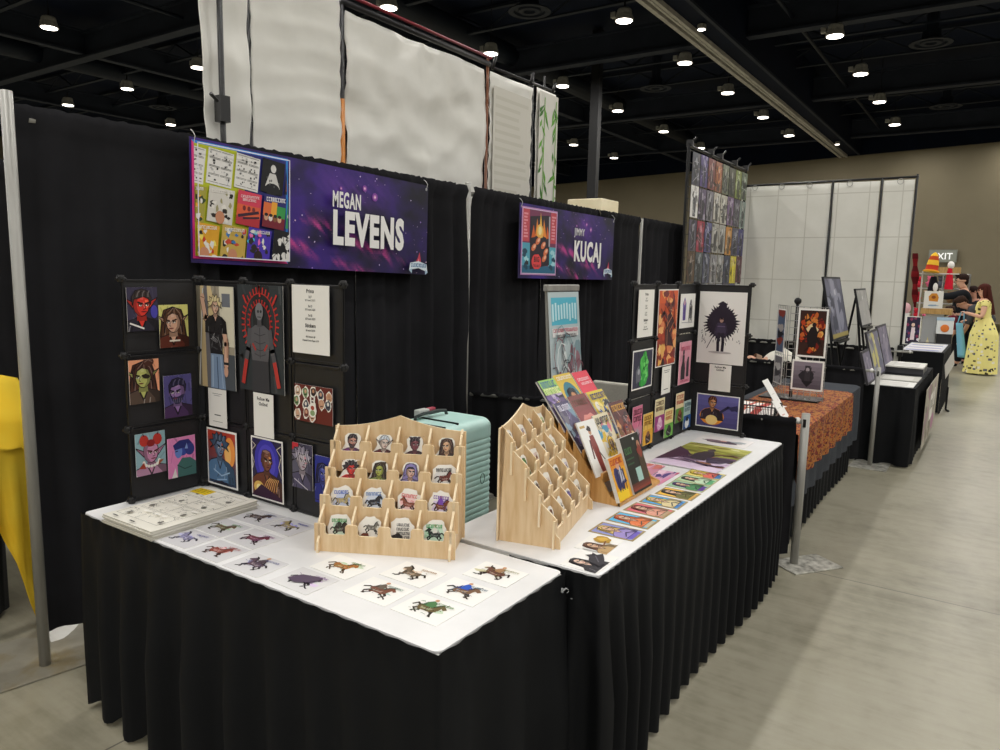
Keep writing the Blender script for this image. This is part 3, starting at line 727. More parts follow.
def white_backs():
    """fabric banner walls of the next row, seen from behind over the drape"""
    def sheet(x0, x1, z0, z1, y, seed, wr, nm, lab, mat='white_fab'):
        def fn(s, t):
            x = x0 + (x1 - x0) * s; z = z0 + (z1 - z0) * t
            d = wr * (noise.noise(Vector((x * 2.2 + seed, z * 3.5, seed))) + .5 * noise.noise(Vector((x * 6, z * 8 + seed, seed))))
            if seed == 3: d += .035 * abs(noise.noise(Vector((x * 1.3 + z * 1.1, z * 2.6 - x * .6, 4)))) + .02 * abs(noise.noise(Vector((x * 3 - z * 2.2, z * 3.4, 9)))) - .018 * math.exp(-abs(x - 4.42) / .03)
            if seed in (2, 4): d += .006 * sin(z * 42 + 2 * sin(x * 5))
            if seed == 1: d += .03 * abs(noise.noise(Vector((x * 2, z * 2.3 + x * 3, 2))))
            return (x, y + d, z)
        m = M(); m.grid(fn, 40, 70)
        return tag(m.obj(nm, mat, smooth=True, solid=.004), lab, 'banner', 'white banner backs')
    sheet(2.53, 2.83, .1, 3.5, 3.72, 1, .03, 'white_banner', 'narrow white banner back behind the black pole, leftmost of the tall row')
    sheet(2.86, 3.56, .1, 3.5, 3.74, 2, .012, 'white_banner', 'plain cream banner back, second of the tall row')
    sheet(3.61, 5.22, .1, 3.315, 3.74, 3, .05, 'white_banner', 'widest white wrinkled cloth back under the red and black top bar')
    sheet(5.27, 5.94, .1, 3.31, 3.74, 4, .012, 'white_banner', 'pale banner back with faint rows of text, right of the wrinkled cloth')
    # faint lettering showing through the fourth back
    r = random.Random(4)
    A = Art(.6, 1.2, frame((5.6, 3.722, 2.6), (1, 0, 0), (0, 0, 1)), .001, '#d2cfc5')
    for k in range(16):
        A.rect(-.27, -.55 + k * .07, -.27 + r.uniform(.35, .54), -.52 + k * .07, '#c8c5b9')
    o = A.obj('show_through', 'print', bpy.data.objects['white_banner.003'])
    o = sheet(5.99, 6.34, .1, 3.33, 3.72, 5, .012, 'leaf_banner', 'white banner strip with green bamboo leaves at the right end of the tall row')
    A = Art(.34, 3.1, frame((6.165, 3.69, 1.75), (1, 0, 0), (0, 0, 1)), .002, '#d9d7ce')
    for k in range(95):
        x = r.choice([-.1, .11]) + r.uniform(-.03, .03); y = r.uniform(-1.5, 1.5); a = r.uniform(-2.6, -.5)
        l = r.uniform(.09, .17)
        A.poly([(x, y), (x + l * .5 * cos(a) - .02 * sin(a), y + l * .5 * sin(a) + .02 * cos(a)), (x + l * cos(a), y + l * sin(a)), (x + l * .5 * cos(a) + .014 * sin(a), y + l * .5 * sin(a) - .014 * cos(a))], r.choice(['#4c8a2c', '#67a53c', '#3c7426']))
    for x in (-.1, .11): A.line([(x, -1.5), (x + .02, 1.5)], .012, '#77aa4c')
    A.obj('leaf_print', 'print', o)
    for x, y, h, lab in ((2.6, 3.66, 3.5, 'black stand pole before the narrow white banner back'), (2.845, 3.75, 3.5, 'black stand pole between the first two white banner backs'), (3.585, 3.75, 3.42, 'black and orange stand pole left of the wrinkled cloth'),
                    (5.245, 3.75, 3.42, 'thin brown stand pole right of the wrinkled cloth'), (5.965, 3.75, 3.42, 'black stand pole left of the bamboo leaf banner'), (6.2, 3.77, 3.48, 'black stand pole behind the bamboo leaf banner')):
        t = thing('stand_pole', lab, 'pole', (x, y, 0), 0, 'banner stand poles')
        m = M(); m.tube([(0, 0, 0), (0, 0, h)], .016 if x < 5 else .012, 8, '#101012' if x != 5.245 else '#7a4a30')
        if x == 3.585: m.tube([(0, 0, .1), (0, 0, 2.75)], .0175, 8, '#b8742c')
        m.obj('tube', 'plastic', t, smooth=True)
        m = M(); m.box(-.05, -.02, 0, .05, .02, .012, '#101012'); m.obj('base', 'plastic', t)
        if x == 2.6:
            m = M(); m.box(-.03, -.03, 2.42, .03, .03, 2.56, '#141416'); m.tube([(-.05, -.03, 2.52), (-.1, -.04, 2.55)], .01, 6, '#202022'); m.obj('clamp', 'plastic', t)
    m = M(); m.tube([(3.57, 3.735, 3.36), (5.25, 3.735, 3.36)], .022, 8, '#15151a'); m.tube([(3.57, 3.72, 3.405), (5.25, 3.72, 3.405)], .012, 8, '#7c1f2c')
    tag(m.obj('banner_bar', 'plastic', smooth=True), 'black and dark red top bar over the wrinkled white cloth', 'pole')
    m = M(); m.tube([(5.25, 3.75, 3.35), (6.36, 3.75, 3.37)], .012, 8, '#15151a')
    for x in (5.3, 5.9, 6.3): m.tube([(x, 3.74, 3.33), (x + .02, 3.72, 3.44)], .014, 6, '#1c1c1e')
    tag(m.obj('banner_bar', 'plastic', smooth=True), 'thin black top bar with clips over the text and bamboo banner backs', 'pole')

def white_drapes():
    X = 10.1
    ys = [(3.0, 1.885, 'widest white creased drape of the tall booth wall, on the left'), (1.85, 1.335, 'middle white creased drape of the tall booth wall'), (1.295, .965, 'narrow white creased drape at the aisle end of the tall booth wall')]
    r = random.Random(3)
    for i, (a, b, lab) in enumerate(ys):
        def fn(s, t):
            y = a + (b - a) * s; z = .08 + 2.75 * t
            d = .02 * noise.noise(Vector((y * 1.5, z * 1.2, i * 7.0)))
            k = .018 * (1 - t) * (1 if i < 2 else .3)
            return (X + d, y + k * (1 - 2 * s), z)
        m = M(); m.grid(fn, 20, 36)
        o = tag(m.obj('white_drape', 'white_drape', smooth=True, solid=.003), lab, 'drape', 'tall white drapes')
        for k in range(max(1, int((a - b) / .33))):
            y = a - .18 - k * .34; z = 2.80
            m = M(); m.tube([(X - .02, y + .032 * cos(q * pi / 7), z + .032 * sin(q * pi / 7) + .012) for q in range(14)], .004, 6, '#9a9a96', closed=True)
            m.obj('ring', 'plastic', o)
    m = M(); m.tube([(X, 3.05, 2.845), (X, .93, 2.86)], .014, 8); tag(m.obj('drape_crossbar', 'black_metal'), 'black crossbar over the tall white drapes', 'pipe')
    for y, lab, h in ((.945, 'black pole at the aisle end of the tall white drapes', 2.89), (1.315, 'black pole between the middle and narrow white drapes', 2.87), (1.868, 'black pole between the wide and middle white drapes', 2.87)):
        t = thing('stand_pole', lab, 'pole', (X, y, 0), 0, 'black poles of the white drapes')
        m = M(); m.tube([(0, 0, .01), (0, 0, h)], .014, 10); m.obj('tube', 'black_metal', t, smooth=True)
        m = M(); m.box(-.2, -.15, 0, .2, .15, .01); m.obj('base_plate', 'black_metal', t)
    m = M(); m.box(X - .06, .915, .72, X + .04, .975, .86); tag(m.obj('pole_clamp', 'black_plastic', bevel=.008), 'black clamp on the pole at the aisle end of the white drapes', 'clamp')
# ================================================================== tables
def folding_table(name, x0, x1, y0, y1, z, lab):
    cx, cy = (x0 + x1) / 2, (y0 + y1) / 2; w, l = x1 - x0, y1 - y0
    t = thing(name, lab, 'table', (cx, cy, 0))
    m = M(); m.box(-w / 2, -l / 2, z - .045, w / 2, l / 2, z - .006); m.obj('tabletop', 'white_sheet', t, bevel=.006)
    for sx in (-1, 1):
        for sy in (-1, 1):
            a = sx * (w / 2 - .14); b = sy * (l / 2 - .14)
            m = M(); m.tube([(a, b, .005), (a, b, z - .045)], .014, 8); m.obj('leg', 'black_metal', t, smooth=True)
    return t
def round_rect(x0, y0, x1, y1, r, n=4):
    p = []
    for cx, cy, a0 in ((x1 - r, y1 - r, 0), (x0 + r, y1 - r, 90), (x0 + r, y0 + r, 180), (x1 - r, y0 + r, 270)):
        for k in range(n + 1):
            a = math.radians(a0 + 90 * k / n); p.append((cx + r * cos(a), cy + r * sin(a)))
    return p


def skirt(path, zt, zb, wl, amp, seed, name='table_skirt', matn='skirt', hem=.0, scallop=.02, bandh=.055):
    """pleated cloth clipped along a path round the table: a flat band, then folds that open to the hem"""
    segs = [(Vector((*a, 0)), Vector((*b, 0))) for a, b in zip(path, path[1:])]
    Ls = [(b - a).length for a, b in segs]; L = sum(Ls)
    def at(d):
        for (a, b), l in zip(segs, Ls):
            if d <= l + 1e-9: return a + (b - a) * (d / l), (b - a) / l
            d -= l
        return segs[-1][1], (segs[-1][1] - segs[-1][0]).normalized()
    r = random.Random(seed); ph = [r.uniform(0, 6.28) for _ in range(8)]
    def ripple(d):
        q = d / wl + .35 * sin(d * 2.1 + ph[0]) + .2 * sin(d * 5.3 + ph[1])
        s = sin(2 * pi * q)
        return .5 + .5 * (abs(s) ** .7) * (1 if s > 0 else -1) , .6 + .4 * sin(d * 3.7 + ph[2])
    nx = int(L / wl * 11); nz = 16
    H = zt - zb
    def fn(s, t):
        d = s * L; p, u = at(d); n = Vector((u.y, -u.x, 0))
        # soften the corner
        e = .03; p2, u2 = at(min(L, d + e)); p1, u1 = at(max(0, d - e))
        n = (Vector((u1.y, -u1.x, 0)) + Vector((u2.y, -u2.x, 0))).normalized()
        z = zt - H * (t ** 1.3)
        dd = zt - z
        if dd < bandh: off = .007 + .003 * sin(d * 2 * pi / wl * 2.6)
        else:
            k = min(1, (dd - bandh) / .35); g, a = ripple(d + .02 * dd * sin(d * 4 + ph[3]))
            off = .008 + amp * (.18 + .82 * k) * g * a - .012 * dd * (1 - g)
        zz = z
        if t > .97: zz = zb + scallop * (1 - ripple(d)[0]) * .6
        return (p.x + n.x * off, p.y + n.y * off, zz)
    m = M(); m.grid(fn, nx, nz)
    return m.obj(name, matn, smooth=True)

def build_tables():
    folding_table('folding_table', 1.245, 1.83, 1.0, 2.62, TABLE_Z, 'folding table across the end of the booth under a white cover, nearest the camera')
    folding_table('folding_table', 1.865, 4.06, .897, 1.48, TABLE_Z, 'longer folding table along the aisle under a white cover')
    for a, lab in (((1.243, .998, 1.832, 2.622), 'white plastic cover on the nearer table, under the drawn creature cards'), ((1.862, .895, 4.062, 1.482), 'white plastic cover on the long aisle table, under the bookmark prints')):
        m = M(); m.prism(round_rect(*a, .022), TABLE_Z - .0055, TABLE_Z)
        tag(m.obj('table_cover', 'white_cover'), lab, 'table cover', 'white table covers')
    o = skirt([(1.40, 2.622), (1.243, 2.622), (1.243, .998), (1.836, .998), (1.836, 1.2)], TABLE_Z - .001, .012, .19, .052, 5, scallop=.06)
    tag(o, 'black pleated skirt around the nearer table with wide loose folds', 'table skirt', 'black table skirts')
    o = skirt([(1.858, 1.06), (1.858, .896), (4.063, .896), (4.063, 1.2)], TABLE_Z - .001, .014, .105, .05, 8, scallop=.02)
    tag(o, 'black pleated skirt along the aisle side of the long white table', 'table skirt', 'black table skirts')
    # clear skirt clips at the junction of the two tables
    for x, y, a, lab in ((1.80, .988, 0, 'small clear plastic skirt clip at the corner where the two tables meet'), (1.855, .985, 0, 'small clear plastic skirt clip lower down in the gap between the two tables')):
        m = M(); m.box(-.014, -.003, -.011, .014, .002, -.009); m.box(-.016, -.006, -.013, -.013, 0, .001); m.tube([(.008, -.004, -.009), (.015, -.007, -.013), (.014, -.008, -.02), (.005, -.007, -.02)], .0011, 6)
        o = m.obj('skirt_clip', 'clear'); o.location = (x, y - .012, TABLE_Z - .03 - (.05 if 'lower' in lab else 0)); tag(o, lab, 'clip', 'skirt clips')

# ================================================================== display boards
def board(name, lab, legs):
    """stacked black sheet panels in thin frames, joined by round connectors; legs = list of runs (start, step vector, columns, rows of heights)"""
    t = thing(name, lab, 'display board')
    nodes = set()
    for start, step, cols, zs, nrm in legs:
        s = Vector((*start, 0)); d = Vector((*step, 0)); w = d.length; u = d / w; n = Vector((*nrm, 0))
        for c in range(cols):
            for z0, z1 in zip(zs, zs[1:]):
                T = frame(s + d * c + Vector((0, 0, z0)) - n * .004, u if u.cross(Vector((0, 0, 1))).dot(n) > 0 else u, (0, 0, 1))
                m = M(T); g = .003; H = z1 - z0
                m.box(g, g, -.002, w - g, H - g, .002)
                pn = m.obj('panel', 'panel_black', t)
                f = M(T)
                for a in ((g, g, w - g, g + .009), (g, H - g - .009, w - g, H - g), (g, g, g + .009, H - g), (w - g - .009, g, w - g, H - g)):
                    f.box(a[0], a[1], -.005, a[2], a[3], .005)
                f.obj('frame', 'black_plastic', pn, bevel=.0015)
        for c in range(cols + 1):
            for z in zs:
                q = s + d * c; nodes.add((round(q.x, 3), round(q.y, 3), round(z, 3)))
    for x, y, z in sorted(nodes):
        m = M(); zz = max(z, TABLE_Z + .0135)
        m.lathe([(.002, -.013), (.011, -.0125), (.013, -.006), (.013, .006), (.011, .0125), (.002, .013)], 12)
        for a in range(4): m.tube([(.01 * cos(a * pi / 2), .01 * sin(a * pi / 2), 0), (.019 * cos(a * pi / 2), .019 * sin(a * pi / 2), 0)], .005, 6)
        o = m.obj('connector', 'black_plastic', t); o.location = (x, y, zz)
    return t

FACE_Y = ((1, 0, 0), (0, 0, 1))        # pictures turned to the aisle
FACE_X = ((0, -1, 0), (0, 0, 1))       # pictures turned to the near end of the booth
def on_wall(ax, val, a0, a1, z0, z1, turn=0):
    c = [0, 0, (z0 + z1) / 2]; c[1 if ax == 'Y' else 0] = val; c[0 if ax == 'Y' else 1] = (a0 + a1) / 2
    ux, uy = (FACE_Y if ax == 'Y' else FACE_X)
    T = frame(c, ux, uy)
    if turn: T = T @ Matrix.Rotation(turn, 4, 'Z')
    return abs(a1 - a0), abs(z1 - z0), T

def wall_art(ax, val, a0, a1, z0, z1, lab, fn, bg='#333', border=0, edge='#f3f1ec', group=None, cat='art print', name='art_print', turn=0, t=.0015, mat='print'):
    w, h, T = on_wall(ax, val, a0, a1, z0, z1, turn)
    A = Art(w, h, T, t, edge)
    if border: A.border(border, bg)
    else: A.rect(*A.win, bg)
    if cat == 'art print' and sum(rgb(bg)) < 2.4: texture(A, bg, int(abs(a0) * 997 + z0 * 313))
    fn(A)
    return art_thing(name, lab, cat, A, mat, group)

def price_sheet(A, lines):
    y = A.h / 2
    for txt, k, dy, b in lines:
        y -= dy * A.h
        A.text(txt, 0, y, k * A.h * 1.2, '#161616', .8, b + .015)

def board_one():
    Z = [TABLE_Z, 1.03, 1.302, 1.578]
    board('display_board', 'black folding display board on the nearer table, holding portrait prints', [((1.40, 2.585), (.297, 0), 1, Z, (0, -1)), ((1.708, 2.575), (0, -.262), 3, Z, (-1, 0))])
    Y = 2.576; X = 1.699
    g = 'prints on the near display board'
    def a(A): bust(A, -.005, .012, .075, '#d8382c', '#3a2f2c', '#2a2733', 'short', 1, 'point', glow='#ff6a4a'); A.line([(-.05, -.05), (0, -.07)], .006, '#e8e4e0'); A.ell(.042, -.01, .014, .024, '#4a44a8')
    wall_art('Y', Y, 1.412, 1.528, 1.388, 1.547, 'portrait print of a red-skinned pointed-eared figure in the upper left corner of the near board', a, '#39344a', group=g)
    def a(A): bust(A, -.004, .012, .072, '#d3a68c', '#5a3a26', '#5e2b1e', 'long', -1, 'point'); A.line([(-.02, -.055), (.02, -.055)], .006, '#e4d8c8')
    wall_art('Y', Y, 1.531, 1.649, 1.320, 1.481, 'portrait print of a long-haired man in brown on pale yellow', a, '#d6d27c', group=g)
    def a(A): bust(A, -.006, .014, .072, '#b9bb6c', '#4a2a20', '#55443a', 'bun', -1, 'point'); A.ell(.006, .018, .014, .008, '#2a2018')
    wall_art('Y', Y, 1.407, 1.522, 1.121, 1.283, 'portrait print of a green-skinned woman on a peach ground', a, '#eba27c', group=g)
    def a(A): bust(A, -.004, .012, .072, '#9a78b2', '#2c2748', '#4a2f5a', 'short', -1, beard='#2c2748')
    wall_art('Y', Y, 1.538, 1.653, 1.05, 1.213, 'purple toned portrait print of a bearded man', a, '#57508a', group=g)
    def a(A):
        bust(A, 0, .0, .07, '#c98bb0', '#9a2a22', '#b88aa8', 'bald', 1, 'point')
        for m in (1, -1):
            A.ell(m * .026, .052, .018, .022, '#b8352c', 12); A.line([(m * .026, .07), (m * .03, .078)], .004, '#3a1a1a')
        A.ell(0, .04, .016, .014, '#8a1e1e')
        for k in range(9): A.ell(.03 * cos(pi + k * pi / 8), -.03 + .018 * sin(pi + k * pi / 8), .006, .006, '#f0ece4', 8)
        A.poly([(-.05, -.05), (-.03, -.03), (-.022, -.055)], '#a3402e'); A.poly([(.05, -.03), (.03, -.03), (.025, -.05)], '#a35a3a')
    wall_art('Y', Y, 1.418, 1.535, .848, 1.008, 'portrait print of a pink figure with red cap horns and white collar on pale blue', a, '#8fb3bd', group=g)
    def a(A):
        A.poly([(-.02, -.09), (-.02, -.03), (0, -.005), (.035, -.008), (.062, -.03), (.062, -.09)], '#46706c')
        A.ell(.004, .035, .026, .032, '#3f52a8', 14); A.ell(-.014, .022, .016, .026, '#6c8ad0', 12)
        A.poly([(-.03, .03), (-.036, .05), (-.01, .066), (.03, .066), (.05, .04), (.045, .008), (.02, .01), (.008, .035)], '#2c3374')
        A.ell(.034, .025, .02, .024, '#39428c'); A.poly([(.012, .03), (.022, .052), (.026, .028)], '#8ea6dc'); A.line([(-.026, .024), (-.018, .025)], .004, '#161a3c')
        A.line([(-.02, -.03), (.01, -.05), (.04, -.045)], .004, '#2d4a48'); A.poly([(-.05, -.09), (-.03, -.04), (-.02, -.09)], '#e8e4e0')
    wall_art('Y', Y, 1.543, 1.66, .812, .969, 'print of a blue-faced profile in a green hood on pink', a, '#e58ac0', group=g)
    # the end-on run
    def a(A):
        w, h = A.w, A.h
        for k, c in enumerate(['#8d8577', '#a79c88', '#7d7666', '#cdb68a', '#6f6c70', '#d9c294']):
            A.poly([(-w / 2 + k * .022 - .02, h / 2), (-w / 2 + k * .022 + .004, h / 2), (-w / 2 + k * .034 + .06, -h / 2), (-w / 2 + k * .034 - .06, -h / 2)], c)
        A.rect(.04, -.03, w / 2, h / 2, '#d8d2bc'); A.rect(.055, .12, w / 2 - .02, .17, '#70747c'); A.rect(.05, -h / 2, w / 2, -.06, '#4e5358')
        A.line([(-.062, .185), (-.1, -.19)], .007, '#d4d4d2'); A.line([(-.058, .185), (-.096, -.19)], .002, '#5a5854')
        A.line([(-.066, .14), (-.05, .075), (-.015, .05)], .03, '#3a2c28'); A.line([(-.066, .14), (-.05, .075), (-.015, .05)], .024, '#d8ae96'); A.ell(-.066, .15, .014, .018, '#d8ae96'); A.line([(-.076, .155), (-.056, .15)], .003, '#7a5444')
        A.poly([(-.028, -.2), (-.022, -.055), (.052, -.055), (.066, -.2)], '#7f95b2'); A.line([(.017, -.075), (.02, -.2)], .006, '#4c5e78'); A.line([(-.01, -.07), (-.014, -.19)], .008, '#a2b6cc'); A.line([(.04, -.07), (.05, -.19)], .006, '#9cb0c8'); A.rect(-.024, -.062, .054, -.052, '#2a2420')
        A.poly([(-.024, -.06), (-.03, .02), (-.028, .06), (-.005, .078), (.035, .078), (.062, .055), (.056, .0), (.052, -.06)], '#262528')
        A.poly([(.0, .08), (.03, .08), (.018, .01)], '#e0b69e'); A.line([(-.002, .08), (.018, .008), (.034, .08)], .005, '#0f0f10')
        for q in range(16): A.line([(.014 + RND.uniform(-.036, .034), RND.uniform(-.05, .04))] * 1 + [(.014 + RND.uniform(-.036, .034), RND.uniform(-.05, .04))], .003, '#8a898c' if q % 2 else '#4a494c')
        A.line([(.062, .045), (.078, -.02), (.074, -.1)], .03, '#3a2c28'); A.line([(.062, .045), (.078, -.02), (.074, -.1)], .025, '#d8ae96'); A.line([(.084, .0), (.082, -.07)], .006, '#b0826a'); A.ell(.073, -.125, .013, .022, '#cfa088'); A.rect(.062, -.1, .088, -.09, '#2a2a2c')
        bust(A, .016, .118, .052, '#dcb49c', '#dcca98', '#262528', 'wild', 1)
        A.poly([(-.02, .085), (.0, .082), (-.004, .06), (-.03, .05)], '#262528'); A.poly([(.05, .085), (.035, .082), (.036, .06), (.064, .05)], '#262528')
    wall_art('X', X, 2.608, 2.357, 1.16, 1.553, 'tall print of a fair-haired man in a dark vest and jeans holding a pole', a, '#a39a88', group=g)
    def a(A):
        w, h = A.w, A.h
        A.rect(-.04, -h / 2, .05, h / 2, '#26282a')
        for R0, n, c in ((.105, 26, '#c2342e'), (.07, 20, '#b52c2a')):
            A.line([(R0 * .82 * cos(q), .055 + R0 * 1.05 * sin(q)) for q in [pi * (-.28 + 1.56 * k / 24) for k in range(25)]], .004, c)
            for k in range(n):
                q = pi * (-.25 + 1.5 * k / n); A.line([(R0 * .82 * cos(q), .055 + R0 * 1.05 * sin(q)), (R0 * .98 * cos(q), .055 + R0 * 1.25 * sin(q))], .006, c)
        A.line([(0, .165), (0, .19), (.004, .155)], .008, '#d8403a'); A.line([(-.075, .13), (-.09, .155)], .008, '#c83630'); A.line([(.075, .13), (.095, .16)], .008, '#c83630')
        A.poly([(-.05, -.2), (-.045, -.075), (.045, -.075), (.05, -.2)], '#3a3a3e')
        A.poly([(-.045, -.08), (-.06, .03), (-.025, .05), (.025, .05), (.06, .03), (.045, -.08)], '#5b5a5e')
        for y in (.02, -.01, -.035, -.055): A.line([(-.03, y), (0, y - .008), (.03, y)], .003, '#39383c')
        A.line([(0, .04), (0, -.07)], .003, '#39383c')
        for m in (1, -1):
            A.line([(m * .056, .03), (m * .068, -.04), (m * .085, -.1)], .022, '#545357'); A.line([(m * .08, -.085), (m * .1, -.165)], .02, '#b83a34'); A.line([(m * .025, -.04), (m * .04, -.02)], .008, '#b03832')
        A.rect(-.012, .045, .012, .075, '#4c4b4f'); A.ell(0, .1, .022, .032, '#77767a', 14); A.ell(-.006, .1, .006, .006, '#2a2a2c', 6); A.ell(.009, .1, .006, .006, '#2a2a2c', 6); A.line([(-.01, .08), (.01, .08)], .003, '#2c2b2e')
    wall_art('X', X, 2.331, 2.078, 1.175, 1.565, 'tall dark print of a grey figure ringed by red spikes', a, '#33383b', group=g)
    def a(A): price_sheet(A, [('Prints', .045, .11, .03), ('5x7', .03, .075, .01), ('$10 each 2/$15', .024, .045, .01), ('8x10', .03, .09, .01), ('$15 each 2/$25', .024, .045, .01), ('9x18', .03, .09, .01), ('$20 each 2/$35', .024, .045, .01), ('Stickers', .045, .11, .03), ('$4 each 3/$10', .024, .06, .01), ('8x5 Stickers $8', .022, .09, .01), ('Original Comic Pages $150', .022, .055, .01)])
    wall_art('X', X, 2.03, 1.845, 1.337, 1.572, 'white price list headed Prints and Stickers on the near board', a, '#f1efe9', cat='sign', name='price_sheet')
    def a(A):
        r = random.Random(5)
        for i in range(13):
            x = -.08 + .04 * (i % 5) + r.uniform(-.008, .008); y = .038 - .038 * (i // 5) + r.uniform(-.006, .006)
            A.blob(x, y, .017, .021, '#f0ebe2', i, 12, .2); A.blob(x, y, .013, .017, r.choice(['#3a2a2a', '#c89878', '#8a4a3c', '#6a8a5a', '#444a58', '#c7a68c']), i + 50, 10, .2)
            A.ell(x, y + .004, .006, .007, r.choice(['#d0a488', '#b98a6c', '#e0dcd4']), 8); A.line([(x - .006, y - .008), (x + .006, y - .006)], .003, '#2a1a1a')
        for m in (-1, 1): A.line([(.0 + m * .007, -.005), (m * .01, .025)], .007, '#f0ebe2')
        A.blob(0, -.02, .02, .026, '#f0ebe2', 77, 12, .1); A.ell(0, -.03, .012, .01, '#8aa070'); A.ell(0, -.012, .009, .008, '#a8402e')
    wall_art('X', X, 2.025, 1.833, 1.097, 1.227, 'dark red print scattered with small outlined sticker portraits', a, '#6a2a22', group=g)
    def a(A):
        A.grad(*A.win, '#3c4a66', '#b8402e', 8); A.ell(.05, .03, .035, .06, '#f09a4a'); A.ell(.04, .02, .02, .04, '#f7c070')
        bust(A, -.012, .04, .072, '#6e86a6', '#42566e', '#5a7fa6', 'wild', 1, glow='#c86a4a'); A.line([(-.05, -.05), (0, -.07), (.05, -.05)], .005, '#a8c8e4'); A.line([(-.03, -.09), (.03, -.08)], .005, '#a8c8e4'); A.poly([(-.08, -.11), (0, -.09), (.08, -.11)], '#2c2a3a')
    wall_art('X', X, 2.552, 2.363, .77, .997, 'white-bordered print of a blue figure against an orange sky', a, '#5a4a5e', .008, group=g)
    def a(A):
        A.ell(0, .03, .07, .085, '#3c37a8', 18); A.ell(0, .03, .05, .065, '#5048c0', 18)
        bust(A, .0, .03, .072, '#7a4a38', '#2c1a1c', '#6a3a2a', 'bald', 1, glow='#d8955a')
        A.ell(-.045, -.075, .03, .025, '#e0b860'); A.ell(-.045, -.075, .015, .013, '#f6e6a8')
        for k in range(7): A.line([(-.03 + .014 * k, -.1 + .004 * k), (.0 + .01 * k, -.045), (.02 + .008 * k, -.03)], .003, '#e8b070')
        for m in (1, -1): A.line([(m * .085, .1), (m * .06, .085), (m * .085, .06), (m * .07, .02), (m * .085, -.02)], .003, '#cfc6b4')
        A.poly([(-.09, -.11), (-.03, -.06), (.09, -.1), (.09, -.11)], '#3a2038')
    wall_art('X', X, 2.275, 2.095, .768, 1.003, 'white-bordered print of a dark-skinned figure with gold lights on violet', a, '#2a2448', .006, group=g)
    def a(A):
        A.rect(-A.w / 2, -A.h / 2, -.02, A.h / 2, '#c2323c'); A.ell(-.02, .0, .05, .07, '#5c5a6c'); bust(A, .0, .018, .066, '#b6a9b2', '#8a8496', '#55506a', 'wild', 1, glow='#d88a9a')
        for k in range(6): A.line([(-.03 + .012 * k, .05), (-.02 + .012 * k, .02)], .002, '#e2dfe6')
        A.line([(-.04, -.05), (.03, -.08)], .003, '#d8d4dc')
    wall_art('X', X, 2.042, 1.937, .849, 1.013, 'print of a grey haired profile with a red strip', a, '#4a465c', group=g)
    def a(A): A.blob(.005, -.03, .012, .06, '#1c2270', 3); bust(A, -.005, .02, .05, '#4c54a8', '#1a1f58', '#2a2f80', 'long', 1)
    wall_art('X', X, 1.925, 1.835, .815, .985, 'deep blue print half hidden behind the nearer sticker rack', a, '#2b3390', group=g)
    wall_art('X', X - .002, 2.53, 2.417, 1.007, 1.157, 'small white card below the fair-haired man print', lambda A: (A.rect(-.03, .055, .03, .057, '#8a8a8a'), A.rect(-.02, .048, .02, .05, '#8a8a8a'), A.rect(-.02, -.03, .02, -.026, '#444'), A.rect(-.03, -.055, .03, -.053, '#8a8a8a')), '#efede7', cat='sign', name='info_card')
    wall_art('X', X - .002, 2.252, 2.14, 1.007, 1.17, 'white card reading Follow Me Online below the red-spiked figure print', lambda A: (A.text('Follow Me', 0, .055, .0125, '#1a1a1a', .85, .04), A.text('Online!', 0, .036, .0125, '#1a1a1a', .85, .04)), '#efede7', cat='sign', name='info_card')

